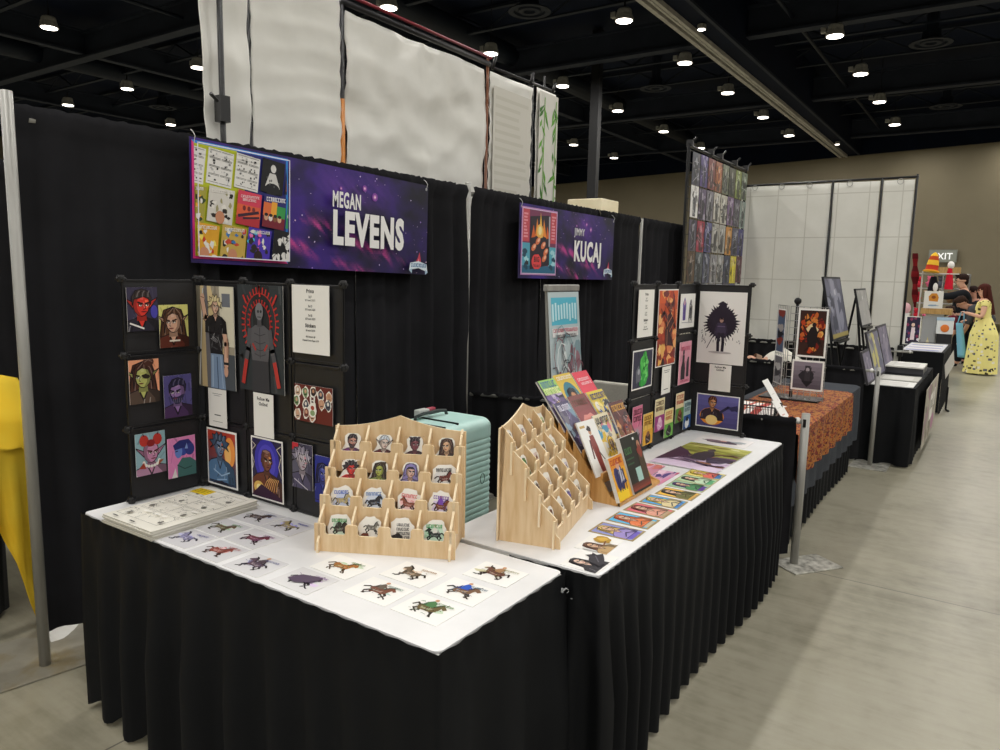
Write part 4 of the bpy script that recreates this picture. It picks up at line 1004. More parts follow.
def board_two():
    Z = [TABLE_Z, 1.035, 1.318, 1.592]
    board('display_board', 'black folding display board at the far end of the long table', [((3.185, 1.415), (.287, 0), 3, Z, (0, -1)), ((4.047, 1.424), (0, -.314), 1, Z, (-1, 0))])
    Y = 1.406; X = 4.041; g = 'prints on the far display board'
    wall_art('Y', Y, 3.225, 3.41, 1.335, 1.563, 'white price list on the far board, beside the tall red print', lambda A: price_sheet(A, [('Prints', .045, .12, .03), ('5x7', .03, .08, .01), ('$10 each', .024, .045, .01), ('8x10', .03, .11, .01), ('$15 each', .024, .045, .01), ('11x17', .03, .1, .01), ('$20 each', .024, .045, .01), ('Stickers', .045, .12, .03), ('$4 each', .024, .05, .01), ('$8 for three', .022, .08, .01), ('Original pages $100', .022, .05, .01)]), '#f1efe9', cat='sign', name='price_sheet')
    def a(A):
        A.grad(*A.win, '#8a3430', '#d8623a', 6)
        r = random.Random(3)
        for i in range(34): A.blob(r.uniform(-.12, .12), r.uniform(-.19, .19), r.uniform(.015, .045), r.uniform(.012, .03), r.choice(['#e0865a', '#b84a34', '#f0b070', '#7c3a3a']), i, 11, .4)
        A.poly([(-.03, -.03), (-.02, .06), (.03, .08), (.07, .05), (.06, -.04), (.09, -.1), (-.02, -.09)], '#4a3034'); A.ell(.03, .1, .022, .026, '#7a4a40')
        for m in (1, -1): A.poly([(.03 + m * .015, .115), (.03 + m * .045, .16), (.03 + m * .03, .11)], '#3a2428')
        A.line([(-.01, .05), (-.06, .08), (-.09, .06)], .02, '#5a3a3a'); A.line([(.06, .04), (.1, .0)], .02, '#3c282c')
        for i in range(12): A.line([(r.uniform(-.05, .09), r.uniform(-.12, .12)), (r.uniform(-.05, .09), r.uniform(-.12, .12))], .004, r.choice(['#2c1c20', '#d8906a', '#7a3a34']))
        for i in range(10): A.blob(-.07 + r.uniform(-.04, .04), -.13 + r.uniform(-.05, .05), .016, .02, r.choice(['#e8b060', '#f4d48c', '#8a3a2c', '#3a2428']), i, 10, .4)
        A.line([(-.1, .1), (.1, -.12)], .006, '#2c1c20')
    wall_art('Y', Y, 3.47, 3.735, 1.168, 1.563, 'tall red and orange print of a dark horned warrior', a, '#b84a34', .006, group=g)
    def a(A):
        A.poly([(-.07, -.05), (-.075, .04), (-.05, .075), (-.025, .04), (-.03, -.05)], '#6a58a0'); A.ell(-.05, .045, .012, .014, '#c8a0b0'); A.line([(-.05, .02), (-.05, -.05)], .006, '#2c2850')
        for k in range(7): A.line([(.02 + .008 * k, -.06 + .01 * (k % 3)), (.03 + .006 * k, .04 - .008 * (k % 4))], .006, '#3a3a40')
        A.ell(.045, .045, .014, .016, '#77747c'); A.line([(-.08, -.062), (.08, -.066)], .004, '#b0aeb6')
    wall_art('Y', Y, 3.775, 4.0, 1.352, 1.537, 'white print with a purple hooded figure and a grey figure', a, '#efeeea', group=g)
    def a(A):
        A.blob(.01, -.01, .065, .07, '#3aa84a', 8, 16, .3); A.blob(.015, .03, .045, .05, '#5cc85c', 9, 14, .3); A.ell(.02, .065, .02, .022, '#48b44c'); A.poly([(.0, .08), (.012, .06), (.02, .085)], '#2c8a3a')
        r = random.Random(5)
        for i in range(12): A.blob(.01 + r.uniform(-.05, .05), r.uniform(-.07, .06), .012, .014, r.choice(['#2c8a3a', '#74d870', '#1f6a30', '#48b44c']), i, 10, .4)
        A.line([(-.03, -.06), (0, 0), (.05, .02)], .006, '#1f6a30'); A.line([(.02, -.06), (.05, -.02)], .006, '#8be08a'); A.blob(-.055, -.025, .035, .04, '#6a6c78', 4, 12, .3); A.ell(-.05, -.01, .014, .014, '#a8aab4')
    wall_art('Y', Y, 3.19, 3.432, 1.083, 1.275, 'print of a bright green creature on dark slate', a, '#3c3c50', .007, group=g)
    wall_art('Y', Y - .002, 3.563, 3.684, 1.018, 1.163, 'narrow white card under the tall red print', lambda A: (A.rect(-.04, .05, .04, .053, '#777'), A.rect(-.03, .04, .03, .043, '#777'), A.rect(-.03, -.05, .03, -.046, '#555')), '#efede7', cat='sign', name='info_card')
    def a(A):
        title_bars(A, -.07, .07, .08, .022, '#c85a78', 3)
        A.poly([(-.06, -.09), (-.06, -.02), (-.045, .01), (-.045, .04), (-.03, .055), (-.015, .04), (-.015, .01), (.0, -.03), (.0, -.09)], '#3a3438')
        A.poly([(.02, -.08), (.02, .0), (.035, .03), (.055, .03), (.06, -.08)], '#4a4046'); A.ell(-.03, .06, .013, .015, '#54484c'); title_bars(A, -.06, .06, -.1, .012, '#b84a6a', 5)
    wall_art('Y', Y, 3.802, 3.983, 1.04, 1.275, 'pink print with two dark silhouettes', a, '#e8a0b4', group=g)
    def bm(x0, x1, z0, z1, lab, bg, top, fig, seed):
        def a(A):
            title_bars(A, -A.w / 2 + .012, A.w / 2 - .012, A.h * .36, A.h * .13, top, seed); title_bars(A, -A.w / 2 + .012, A.w / 2 - .012, A.h * .19, A.h * .13, top, seed + 1)
            A.rect(-A.w / 2, -A.h / 2, A.w / 2, -A.h * .02, fig[0]); A.blob(0, -A.h * .3, A.w * .3, A.h * .18, fig[1], seed, 12, .2); A.ell(0, -A.h * .16, A.w * .17, A.h * .09, fig[2]); A.line([(-.02, -A.h * .3), (.02, -A.h * .4)], .006, lighter(fig[1], .4))
        wall_art('Y', Y, x0, x1, z0, z1, lab, a, bg, group='tall narrow prints along the foot of the far board')
    bm(3.218, 3.333, .80, 1.0, 'pink bookmark print with dark letters, leftmost at the foot of the far board', '#d87a98', '#5a1c2c', ('#c8889a', '#5a5260', '#a8a0a8'), 1)
    bm(3.352, 3.472, .785, .945, 'yellow bookmark print with an orange figure at the foot of the far board', '#e8c05a', '#8a5a1c', ('#e0a838', '#3a2420', '#8a5a3c'), 4)
    bm(3.497, 3.625, .83, 1.0, 'cream and magenta bookmark print at the foot of the far board', '#e8dcae', '#6a4a3a', ('#9a3a7c', '#d8a8c8', '#eac8d8'), 7)
    bm(3.637, 3.757, .775, .926, 'cream and green bookmark print at the foot of the far board', '#eadf9c', '#c0582c', ('#6aa848', '#24281f', '#3a3a30'), 10)
    bm(3.79, 3.912, .83, .995, 'cream bookmark print with green base and dark red figure low on the far board', '#ead8ac', '#b8443a', ('#5a8a40', '#5a2a20', '#8a4a38'), 13)
    bm(3.918, 4.03, .775, .935, 'pale blue bookmark print with a white figure, rightmost at the foot of the far board', '#b8d0cc', '#486a78', ('#2c5a98', '#e8e8e6', '#20242c'), 16)
    def a(A):
        r = random.Random(2); cx, cy = 0, .035
        pts = []
        for i in range(72):
            q = 2 * pi * i / 72; R0 = .078 + (.03 if i % 2 else 0) * r.uniform(.2, 1); k = 1.0 + .12 * cos(q + pi / 2)
            pts.append((cx + R0 * k * cos(q), cy + R0 * 1.05 * sin(q)))
        A.poly(pts, '#2a2230'); A.poly([(-.05, .08), (-.012, .135), (.012, .135), (.05, .08)], '#2a2230'); A.poly([(-.03, .132), (0, .15), (.03, .132), (0, .122)], '#2a2230')
        for i in range(46): x = r.uniform(-.11, .11); y = r.uniform(-.09, .02); A.line([(x, y), (x + r.uniform(-.004, .004), y - r.uniform(.004, .014))], .003, '#332a3a')
        A.poly([(-.022, .03), (-.028, -.03), (.028, -.03), (.022, .03)], '#433a50'); A.ell(0, .045, .011, .014, '#b08a7c'); A.poly([(-.012, .048), (0, .062), (.012, .048)], '#1c1620')
        for m in (1, -1): A.line([(m * .01, -.03), (m * .014, -.08), (m * .012, -.128)], .016, '#2c2634'); A.line([(m * .022, .02), (m * .034, -.02), (m * .022, -.04)], .01, '#393044')
        A.line([(-.03, -.02), (-.075, -.115)], .004, '#4a4450'); A.ell(0, -.135, .065, .006, '#b9b4b4'); A.line([(-.02, .01), (.02, .01)], .005, '#6a5a78')
    wall_art('X', X, 1.392, 1.13, 1.15, 1.55, 'large white print of a small figure before a huge black ragged cloak', a, '#eceae6', group=g)
    wall_art('X', X - .002, 1.313, 1.19, .997, 1.146, 'white card reading Follow Me Online below the black cloak print', lambda A: (A.text('Follow Me', 0, .055, .0115, '#1a1a1a', .85, .03), A.text('Online!', 0, .04, .0115, '#1a1a1a', .85, .03)), '#efede7', cat='sign', name='info_card')
    def a(A):
        A.grad(*A.win, '#4a4478', '#6a66a8', 6); A.ell(-.03, -.03, .07, .05, '#e8902c'); A.ell(-.03, -.035, .045, .034, '#f8cc70')
        bust(A, -.03, .045, .05, '#c88a60', '#6a3420', '#3a2a34', 'short', 1, glow='#f0b070'); A.ell(-.03, -.05, .034, .028, '#f6d488'); A.line([(.02, .0), (.06, .03), (.11, .02)], .014, '#2c2848'); A.poly([(.06, .03), (.11, .045), (.12, .02), (.08, .01)], '#33305a')
    wall_art('X', X, 1.375, 1.132, .785, .975, 'landscape print of a figure holding a glowing orange ball on violet', a, '#5a5490', .006, group=g)

# ================================================================== table-top sheets
def flat(x, y, w, h, lab, fn, turn=0, bg='#ecebe7', edge='#f2f1ed', side=0, name='art_print', cat='art print', group=None, z=TABLE_Z, t=.0012, border=0, mat='print'):
    """a sheet lying on a table; side 0 reads from the near end, side 1 from the aisle"""
    ux, uy = ((0, -1, 0), (1, 0, 0)) if side == 0 else ((1, 0, 0), (0, 1, 0))
    A = Art(w, h, frame((x, y, z + .0004), ux, uy) @ Matrix.Rotation(turn, 4, 'Z'), t, edge)
    if border: A.border(border, bg)
    else: A.rect(*A.win, bg)
    fn(A)
    return art_thing(name, lab, cat, A, mat, group)

def table_cards():
    W, H = .156, .121
    g = 'small creature sketch cards on the near table'
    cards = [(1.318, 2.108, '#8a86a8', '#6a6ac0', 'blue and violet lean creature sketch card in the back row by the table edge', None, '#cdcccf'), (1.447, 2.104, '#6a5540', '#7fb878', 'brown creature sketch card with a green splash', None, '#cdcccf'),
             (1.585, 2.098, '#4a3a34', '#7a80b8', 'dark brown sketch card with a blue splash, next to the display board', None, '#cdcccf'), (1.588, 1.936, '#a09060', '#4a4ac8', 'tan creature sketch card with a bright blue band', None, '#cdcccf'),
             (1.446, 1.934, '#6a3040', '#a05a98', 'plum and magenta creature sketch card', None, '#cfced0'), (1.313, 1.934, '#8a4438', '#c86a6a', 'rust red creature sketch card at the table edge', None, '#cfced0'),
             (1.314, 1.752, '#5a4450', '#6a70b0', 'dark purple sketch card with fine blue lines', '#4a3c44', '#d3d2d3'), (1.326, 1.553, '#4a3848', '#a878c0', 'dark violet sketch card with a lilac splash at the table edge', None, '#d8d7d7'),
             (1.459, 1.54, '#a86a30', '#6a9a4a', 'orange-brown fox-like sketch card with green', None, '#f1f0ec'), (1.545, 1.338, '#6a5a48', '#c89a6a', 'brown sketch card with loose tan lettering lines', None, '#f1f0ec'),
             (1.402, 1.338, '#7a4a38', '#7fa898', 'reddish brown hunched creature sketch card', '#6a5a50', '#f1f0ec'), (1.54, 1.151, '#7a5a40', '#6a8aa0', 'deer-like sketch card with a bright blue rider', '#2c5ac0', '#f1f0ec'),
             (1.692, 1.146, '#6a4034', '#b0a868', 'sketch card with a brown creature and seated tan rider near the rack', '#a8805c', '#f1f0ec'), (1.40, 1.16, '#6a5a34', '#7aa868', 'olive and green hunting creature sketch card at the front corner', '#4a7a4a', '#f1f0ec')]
    for i, (x, y, c, a, lab, rd, bg) in enumerate(cards):
        rr = random.Random(i)
        def fn(A, c=c, a=a, rd=rd, i=i):
            beast(A, -.004, -.002, .047, c, a, i + 3, rd, 1 if i % 3 else -1)
            title_bars(A, .005, .058, .036, .009, mixc(a, '#444444', .25), i)
            if c == '#4a3848': A.poly([(-.05, -.02), (-.03, .02), (.02, .035), (.045, .03), (.03, -.005), (-.01, -.03)], '#55465a')
        flat(x, y, W, H, lab, fn, rr.uniform(-.04, .04), bg, group=g, name='sketch_card')
    # pile of original comic pages
    t = thing('page_stack', 'thick stack of large inked comic page boards at the back corner of the near table', 'page stack', (1.437, 2.318, TABLE_Z))
    t.rotation_euler = (0, 0, .01)
    r = random.Random(9)
    for k in range(7):
        m = M(); dx, dy = r.uniform(-.004, .004), r.uniform(-.004, .004)
        m.box(-.205 + dx, -.145 + dy, .0005 + k * .0044, .205 + dx, .145 + dy, k * .0044 + .0042, '#d9d7cd' if k % 2 else '#c9c6bb'); m.obj('page_board', 'print', t)
    A = Art(.29, .41, frame((0, 0, .031), (0, -1, 0), (1, 0, 0)), .0012, '#e9e6da', '#ebe8dc')
    for k in range(4):
        y1 = .18 - k * .09
        for (x0, x1) in ((-.12, r.uniform(-.03, .03)), (None, .12)):
            x0 = x0 if x0 is not None else px + .008
            px = x1
            for q in (((x0, y1), (x1, y1)), ((x0, y1 - .08), (x1, y1 - .08)), ((x0, y1), (x0, y1 - .08)), ((x1, y1), (x1, y1 - .08))): A.line(list(q), .0012, '#4a4a46')
            for j in range(7):
                x = r.uniform(x0 + .01, x1 - .01); y = r.uniform(y1 - .07, y1 - .01)
                A.line([(x, y), (x + r.uniform(-.02, .02), y + r.uniform(-.014, .014)), (x + r.uniform(-.02, .02), y + r.uniform(-.02, .02))], .0012, '#5c5c58')
            for j in range(2): A.ell(r.uniform(x0 + .01, x1 - .01), y1 - .015, .014, .006, '#f4f2ea'); A.rect(x0 + .01 + j * .02, y1 - .022, x0 + .022 + j * .02, y1 - .02, '#333')
            A.blob(r.uniform(x0 + .02, x1 - .01), y1 - .055, .008, .012, '#77756e', k, 9)
    A.rect(-.1, -.196, -.07, -.19, '#222'); A.rect(.0, -.196, .03, -.19, '#222')
    A.obj('top_page', 'print', t)
    m = M(frame((1.575, 2.40, TABLE_Z + .0325), (0, -1, 0), (1, 0, 0)))
    A = Art(.088, .05, frame((1.585, 2.42, TABLE_Z + .0328), (0, -1, 0), (1, 0, 0)) @ Matrix.Rotation(.06, 4, 'Z'), .0008, '#e8c820', '#efd028')
    for k in range(3): A.rect(-.034, .012 - k * .012, .03, .016 - k * .012, '#8a6a10')
    art_thing('sticky_note', 'yellow note lying on the stack of comic pages', 'note', A)
    # prints on the long table
    g = 'prints laid along the aisle edge of the long table'
    def woman(hair, accent, cl, skin='#e0b89c'):
        def fn(A):
            s = A.w * .42
            A.blob(0, -A.h * .25, A.w * .42, A.h * .25, accent, 3, 13, .3); bust(A, 0, A.h * .2, s * .95, skin, hair, cl, 'long', 1); A.line([(-A.w * .3, -A.h * .3), (0, -A.h * .2), (A.w * .3, -A.h * .35)], .004, darker(accent, .4))
        return fn
    def a(A):
        bust(A, -.03, .02, .04, '#e4c4b0', '#1c181c', '#2c2a30', 'long', 1); A.poly([(-.03, -.045), (-.01, .0), (.02, .012), (.03, .03), (.045, .015), (.06, .02), (.05, .0), (.07, -.012), (.04, -.03), (.0, -.05)], '#2b2930'); A.line([(0, -.03), (.04, .0)], .004, '#5a5862')
    flat(1.952, .971, .16, .125, 'white card with a black-haired figure in black feathers, nearest corner of the long table', a, .02, side=1, group=g)
    def a(A):
        bust(A, -.03, .01, .04, '#e0b898', '#6a4028', '#b89868', 'long', 1); A.blob(.035, .0, .03, .032, '#b08a2c', 5, 14, .3); A.blob(.04, .005, .016, .018, '#d0a848', 6, 12, .3); A.line([(-.01, -.02), (.03, -.01)], .005, '#7a4a2a')
    flat(2.098, 1.012, .15, .115, 'white card with a brown-haired figure beside a gold bloom', a, .05, side=1, group=g)
    g2 = 'brown-bordered portrait prints on the long table'
    flat(2.244, 1.017, .118, .165, 'brown-bordered print in lilac and blue of a fair-haired figure', woman('#e0c070', '#6a5ab8', '#9a8ac8'), .03, '#8c92c8', '#9c8a5c', 1, group=g2, border=.008)
    flat(2.386, 1.021, .118, .163, 'brown-bordered print of an orange-haired figure on sky blue', woman('#d8602c', '#b8b09a', '#e07a48'), .01, '#58b0dc', '#9c8a5c', 1, group=g2, border=.008)
    flat(2.529, 1.018, .118, .162, 'brown-bordered print in rose red with a pale figure', woman('#8a3a34', '#b09878', '#d89a84'), -.02, '#d8707c', '#9c8a5c', 1, group=g2, border=.008)
    flat(2.664, 1.014, .118, .16, 'brown-bordered print in bright blue with a yellow-haired figure', woman('#e8d060', '#3a78b8', '#d8c898'), .02, '#4aa0d8', '#9c8a5c', 1, group=g2, border=.008)
    flat(2.802, 1.008, .118, .155, 'brown-bordered print in golden yellow with a dark-haired figure', woman('#2c2a20', '#c89a4a', '#6a6a3a'), 0, '#e8b848', '#9c8a5c', 1, group=g2, border=.008)
    flat(2.935, 1.014, .11, .16, 'print in violet and green, first of three together on the long table', woman('#4a2c6a', '#5a3a8a', '#4a8a58'), 0, '#9ac0a0', '#a8a27c', 1, group=g2, border=.005)
    flat(3.048, 1.016, .11, .16, 'print in pale green with dark hair, middle of three together on the long table', woman('#26302c', '#5aa070', '#c0d8b8'), 0, '#b4d0a4', '#a8a27c', 1, group=g2, border=.005)
    flat(3.161, 1.017, .11, .16, 'print in yellow, red and blue, last of three together on the long table', woman('#e8c838', '#3a70a8', '#d86a5a'), 0, '#e0cf70', '#a8a27c', 1, group=g2, border=.005)
    def streaks(cols, seed):
        def fn(A):
            r = random.Random(seed)
            for i in range(26):
                x = r.uniform(-A.w / 2, A.w / 2); y = r.uniform(-A.h / 2, A.h / 2)
                A.blob(x, y, A.w * r.uniform(.08, .25), A.h * r.uniform(.03, .08), r.choice(cols), seed + i, 10, .45)
        return fn
    flat(2.985, 1.215, .25, .2, 'pink and purple streaked print, nearest of the large prints behind the small ones', streaks(['#d88aa8', '#9a70b0', '#c04a6a', '#ecc8d8', '#5a4880'], 2), .0, '#d0a0bc', side=1, group='large prints on the long table')
    flat(3.02, 1.30, .3, .2, 'rose and plum streaked print partly under the dark purple spread', streaks(['#b85a7a', '#e0a8b8', '#6a4468', '#d07a70'], 5), .05, '#c88aa0', side=1, group='large prints on the long table', z=TABLE_Z + .003)
    def a(A):
        w, h = A.w, A.h; r = random.Random(8)
        A.grad(-w / 2, -h / 2, w / 2, -.06, '#d8c6dc', '#c8b0cc', 5); A.rect(-w / 2, -.06, w / 2, h / 2, '#8a8a3c'); A.rect(-w / 2, .17, w / 2, h / 2, '#b8b860')
        for i in range(30): A.blob(r.uniform(-w / 2, w / 2), r.uniform(-.04, h / 2), .05, .012, r.choice(['#a8a848', '#6c6c2c', '#c8c878', '#8a7a3c', '#d8d8a0']), i, 10, .45)
        for i in range(26): A.blob(r.uniform(-w / 2, w / 2), r.uniform(-.16, .06), r.uniform(.03, .08), r.uniform(.008, .022), r.choice(['#4a3048', '#5a4058', '#38283a', '#7a6078', '#8a5a40', '#e0d4e4']), i + 40, 12, .45)
        A.poly([(-w / 2, .12), (-w / 2, -.2), (-.1, -.12), (-.05, -.02), (-.1, .06)], '#46283f')
        A.poly([(-.03, -.09), (-.05, .02), (-.02, .1), (.02, .11), (.05, .03), (.04, -.09)], '#352a33'); A.ell(0, .125, .02, .024, '#54484c'); A.poly([(-.02, .14), (0, .17), (.02, .14)], '#241c22')
        A.poly([(.03, -.02), (.1, -.06), (.16, -.04), (.13, -.1), (.06, -.12)], '#3a2c44'); A.line([(.05, .05), (.12, .09), (.15, .07)], .018, '#6a4a34'); A.line([(-.04, -.12), (.08, -.17), (.15, -.15)], .02, '#44344c')
    flat(3.47, 1.135, .325, .53, 'large olive and dark purple print across the far end of the long table', a, -.03, '#c8b8cc', side=0, group='large prints on the long table', z=TABLE_Z + .0035)
    def a(A):
        A.blob(-.02, .0, .035, .1, '#5a4a58', 3, 14, .3); A.blob(-.01, .04, .02, .05, '#8a7480', 5, 12, .3); A.ell(0, .0, .014, .02, '#d8a49a'); A.blob(.01, -.08, .02, .04, '#a8b0b4', 6, 12, .4); A.line([(-.03, -.08), (0, .06)], .004, '#2c2430')
    flat(3.88, 1.16, .19, .28, 'white print with slim grey and pink figure at far end of the long table', a, 0, '#ece8e6', side=1, group='large prints on the long table')
# ================================================================== name banners
def text_fit(A, txt, x0, x1, y, h, col, bold=.03):
    vs, _ = glyphs(txt, bold); w = (max(v[0] for v in vs) - min(v[0] for v in vs)) * h / .73
    A.text(txt, (x0 + x1) / 2, y, h, col, (x1 - x0) / w, bold)
def galaxy(A, seed):
    w, h = A.w, A.h; nx, ny = 170, 58
    z = A.z(); dk = (0.06, 0.055, 0.13)
    for j in range(ny):
        for i in range(nx):
            u = (i + .5) / nx; v = (j + .5) / ny
            p = Vector((u * 3.2 + seed, v * 1.4, seed))
            n = noise.fractal(p * 1.6, .8, 2.0, 4) * .5 + .5; n2 = noise.fractal(Vector(((u * .8 - v * .35) * 7, (v * .34 + u * .75) * 26, seed + 3)), .8, 2.0, 4) * .5 + .5
            c = mixc(dk, (0.23, 0.125, 0.50), max(0, min(1, 1.7 * n - .15)) * (1 - .55 * max(0, u - .35)))
            st = math.exp(-((v - (.42 - .75 * (u - .45))) / .07) ** 2) * max(0, min(1, (u - .3) * 6)) * max(0, min(1, (.95 - u) * 5))
            st2 = math.exp(-((v - (.2 - .8 * (u - .38))) / .06) ** 2) * (1 if .3 < u < .75 else 0)
            c = mixc(c, (0.80, 0.28, 0.58), max(0, min(.9, (st * .9 + st2 * .7) * (3.2 * n2 - 1.2))))
            hz = math.exp(-(((u - .62) / .14) ** 2 + ((v - .8) / .2) ** 2)); c = mixc(c, (0.55, 0.3, 0.75), .75 * hz * n2)
            c = tuple(round(k, 2) for k in c)
            A.rect(-w / 2 + w * i / nx, -h / 2 + h * j / ny, -w / 2 + w * (i + 1) / nx, -h / 2 + h * (j + 1) / ny, c, z)
    r = random.Random(int(seed * 10))
    for k in range(70):
        x = r.uniform(-.2, .5) * w; y = r.uniform(-.5, .5) * h; s = r.choice([.002, .002, .003, .005]) * (h / .55)
        A.poly([(x - s, y), (x, y - s), (x + s, y), (x, y + s)], r.choice(['#d8c8f0', '#b090e0', '#f0d0e8']))
    for x, y, s in ((.16, .34, .02), (.21, .27, .026), (.05, .3, .012)):
        A.ell(x * w, y * h, s * .9, s * .9, '#8a4aa8'); A.ell(x * w, y * h, s * .45, s * .45, '#d88ac8'); A.ell(x * w, y * h, s * .2, s * .2, '#fbe4f4')
def festival_mark(A, x, y, s):
    """the small crest at the corner of both banners: a red bird above a pale blue lettered ribbon"""
    A.poly([(x - .4 * s, y + .1 * s), (x - .1 * s, y + .5 * s), (x + .1 * s, y + .95 * s), (x + .2 * s, y + .5 * s), (x + .3 * s, y + .15 * s)], '#c8405a')
    A.poly([(x - .2 * s, y + .15 * s), (x + .02 * s, y + .5 * s), (x + .1 * s, y + .1 * s)], '#e88a9a')
    A.poly([(x - 1.0 * s, y - .35 * s), (x - .9 * s, y + .15 * s), (x, y + .3 * s), (x + .9 * s, y + .1 * s), (x + 1.0 * s, y - .45 * s), (x, y - .2 * s)], '#dfeaf2')
    title_bars(A, x - .8 * s, x + .8 * s, y + .0 * s, .26 * s, '#3a78a8', 4)
    A.poly([(x - 1.05 * s, y - .35 * s), (x - .75 * s, y - .6 * s), (x - .7 * s, y - .25 * s)], '#a8c4d8'); A.poly([(x + 1.05 * s, y - .45 * s), (x + .75 * s, y - .65 * s), (x + .7 * s, y - .3 * s)], '#a8c4d8')

def name_banners():
    def hang(T, w, h, root):
        for sx in (-1, 1):
            m = M(T @ Matrix.Translation((sx * (w / 2 - .02), h / 2 - .025, .008)))
            m.lathe([(.004, 0), (.009, .001), (.009, .003), (.004, .003)], 12, '#9a9aa0')
            m.tube([(0, .0, .003), (0, .03, .012), (0, .05, -.004), (0, .06, -.02)], .002, 6, '#c8c8c8')
            m.obj('hook', 'plastic', root)
    # large banner
    w, h = 1.628, .548
    T = frame((2.77, 3.012, 1.897), (1, 0, -.0235), (0, 0, 1))
    A = Art(w, h, T, .008, '#1a1626'); galaxy(A, 1.7)
    x0, x1, y0, y1 = -.795, -.29, -.243, .25
    A.poly([(x0 - .012, y0 - .012), (x1 + .012, y0 - .012), (x1 + .012, y1 + .012), (x0 - .012, y1 + .012)], '#2a8ae0')
    A.poly([(x0 - .012, y0 - .012), (x1 + .012, y0 - .012), (x0 - .012, y1 + .012)], '#e0388a')
    A.rect(x0, y0, x1, y1, '#b8c020'); A.poly([(x0 + .22, y1), (x1, y1), (x1, y0), (x0 + .34, y0)], '#2c2f7c')
    win = A.win; A.win = [x0, y0, x1, y1]
    pages = [  # (row, x offset) comic pages and covers set in slanting rows
        [('bw', -.09, 0), ('bw', .055, 1), ('bw', .2, 2), ('fig', .345, 3), ('dk', .49, 4)],
        [('c', -.105, ['#a8a040', '#f0a830', '#384828'], 5), ('c', .04, ['#d8d4cc', '#6a6a40', '#a09a70'], 6), ('red', .19, 7), ('c2', .335, 8), ('c', .475, ['#3a9a6a', '#bfe0b8', '#e8e0a0'], 9)],
        [('c', -.06, ['#e0a428', '#c83c20', '#f4e060'], 10), ('c', .085, ['#c8a850', '#3a78b8', '#c84830'], 11), ('c', .225, ['#4a34b0', '#f070b8', '#48c8e0'], 12), ('bw2', .37, 13)]]
    for ri, row in enumerate(pages):
        yt = y1 - .012 - ri * .168
        for it in row:
            kind = it[0]; px = x0 + it[1] + ri * .012; r = random.Random(it[-1])
            pw, ph = .132, .158; sl = -.018
            def q(u, v): return (px + u * pw + v * -sl, yt - (1 - v) * ph + (u - .5) * -.012)
            def Q(a, b, c, d, col): A.poly([q(a, b), q(c, b), q(c, d), q(a, d)], col)
            if kind in ('bw', 'bw2', 'fig'):
                Q(0, 0, 1, 1, '#e6e4e0' if kind != 'fig' else '#101014')
                if kind == 'bw':
                    for k in range(4):
                        for m_ in range(2):
                            u0 = .06 + .46 * m_; v0 = .06 + .23 * k
                            Q(u0, v0, u0 + .42, v0 + .012, '#222'); Q(u0, v0 + .2, u0 + .42, v0 + .21, '#222')
                            for _ in range(4):
                                u = r.uniform(u0, u0 + .34); v = r.uniform(v0 + .02, v0 + .14); Q(u, v, u + r.uniform(.03, .09), v + r.uniform(.02, .06), r.choice(['#222', '#222', '#888', '#bbb']))
                elif kind == 'fig':
                    A.poly([q(.2, .2), q(.35, .6), q(.62, .6), q(.85, .2), q(.8, 0.05), q(.3, .05)], '#d4d2ce'); A.ell(*q(.5, .75), .016, .02, '#dedcd8'); A.ell(*q(.52, .12), .045, .03, '#15151a')
                    for _ in range(6): A.ell(*q(r.uniform(.25, .8), r.uniform(.2, .5)), .004, .006, '#555')
                else:
                    Q(0, 0, 1, 1, '#17171c')
                    for _ in range(16): A.blob(*q(r.uniform(.1, .9), r.uniform(.05, .95)), .014, .018, '#e4e2de', r.randrange(99), 9, .4)
                    for _ in range(8): A.line([q(r.random(), r.random()), q(r.random(), r.random())], .003, '#17171c')
            elif kind == 'dk':
                Q(0, 0, 1, 1, '#221c22'); Q(.05, .1, .3, .5, '#8a3a3a')
            elif kind == 'red':
                Q(0, 0, 1, 1, '#d8405a'); Q(0, 0, 1, .6, '#e0603c'); Q(0, 0, 1, .25, '#b8303c')
                A.line([q(.1, .25), q(.9, .45)], .014, '#3a1c30'); A.line([q(.3, .2), q(.95, .3)], .01, '#3a1c30')
                for u in (.3, .5, .7): A.ell(*q(u, .5), .009, .012, '#7a2a2c')
                title_bars(A, q(.12, .85)[0], q(.9, .85)[0], q(.5, .86)[1], .012, '#f4d8dc', 2); title_bars(A, q(.2, .75)[0], q(.8, .75)[0], q(.5, .76)[1], .012, '#f4d8dc', 3)
            elif kind == 'c2':
                Q(0, 0, 1, 1, '#2a2a70'); Q(0, .35, .35, .75, '#e0703c'); Q(.35, .3, .6, .8, '#f0a838'); Q(.6, .3, 1, .7, '#3a9a50'); Q(0, 0, 1, .35, '#7a2030')
                for u, c in ((.15, '#d0a080'), (.35, '#e8e0d8'), (.55, '#8a5a3c'), (.75, '#e0b890')): A.ell(*q(u, .3), .012, .016, c); A.ell(*q(u, .38), .011, .008, '#2a1c1c')
                title_bars(A, q(.1, .88)[0], q(.95, .88)[0], q(.5, .88)[1], .02, '#f0eef4', 7)
            else:
                cs = it[2]; Q(0, 0, 1, 1, cs[0])
                for _ in range(26): A.blob(*q(r.uniform(.1, .9), r.uniform(.05, .9)), r.uniform(.005, .016), r.uniform(.006, .016), r.choice(cs + ['#e8e4dc', '#2a2420']), r.randrange(99), 9, .4)
                A.ell(*q(.5, .16), .024, .03, r.choice(['#c88a68', '#2a1a18', '#d0d8b0'])); title_bars(A, q(.1, .9)[0], q(.9, .9)[0], q(.5, .9)[1], .014, '#efece6', it[-1])
    A.win = win
    A.line([(x0, y0), (x1, y0), (x1, y1), (x0, y1), (x0, y0)], .005, '#e8e4f0')
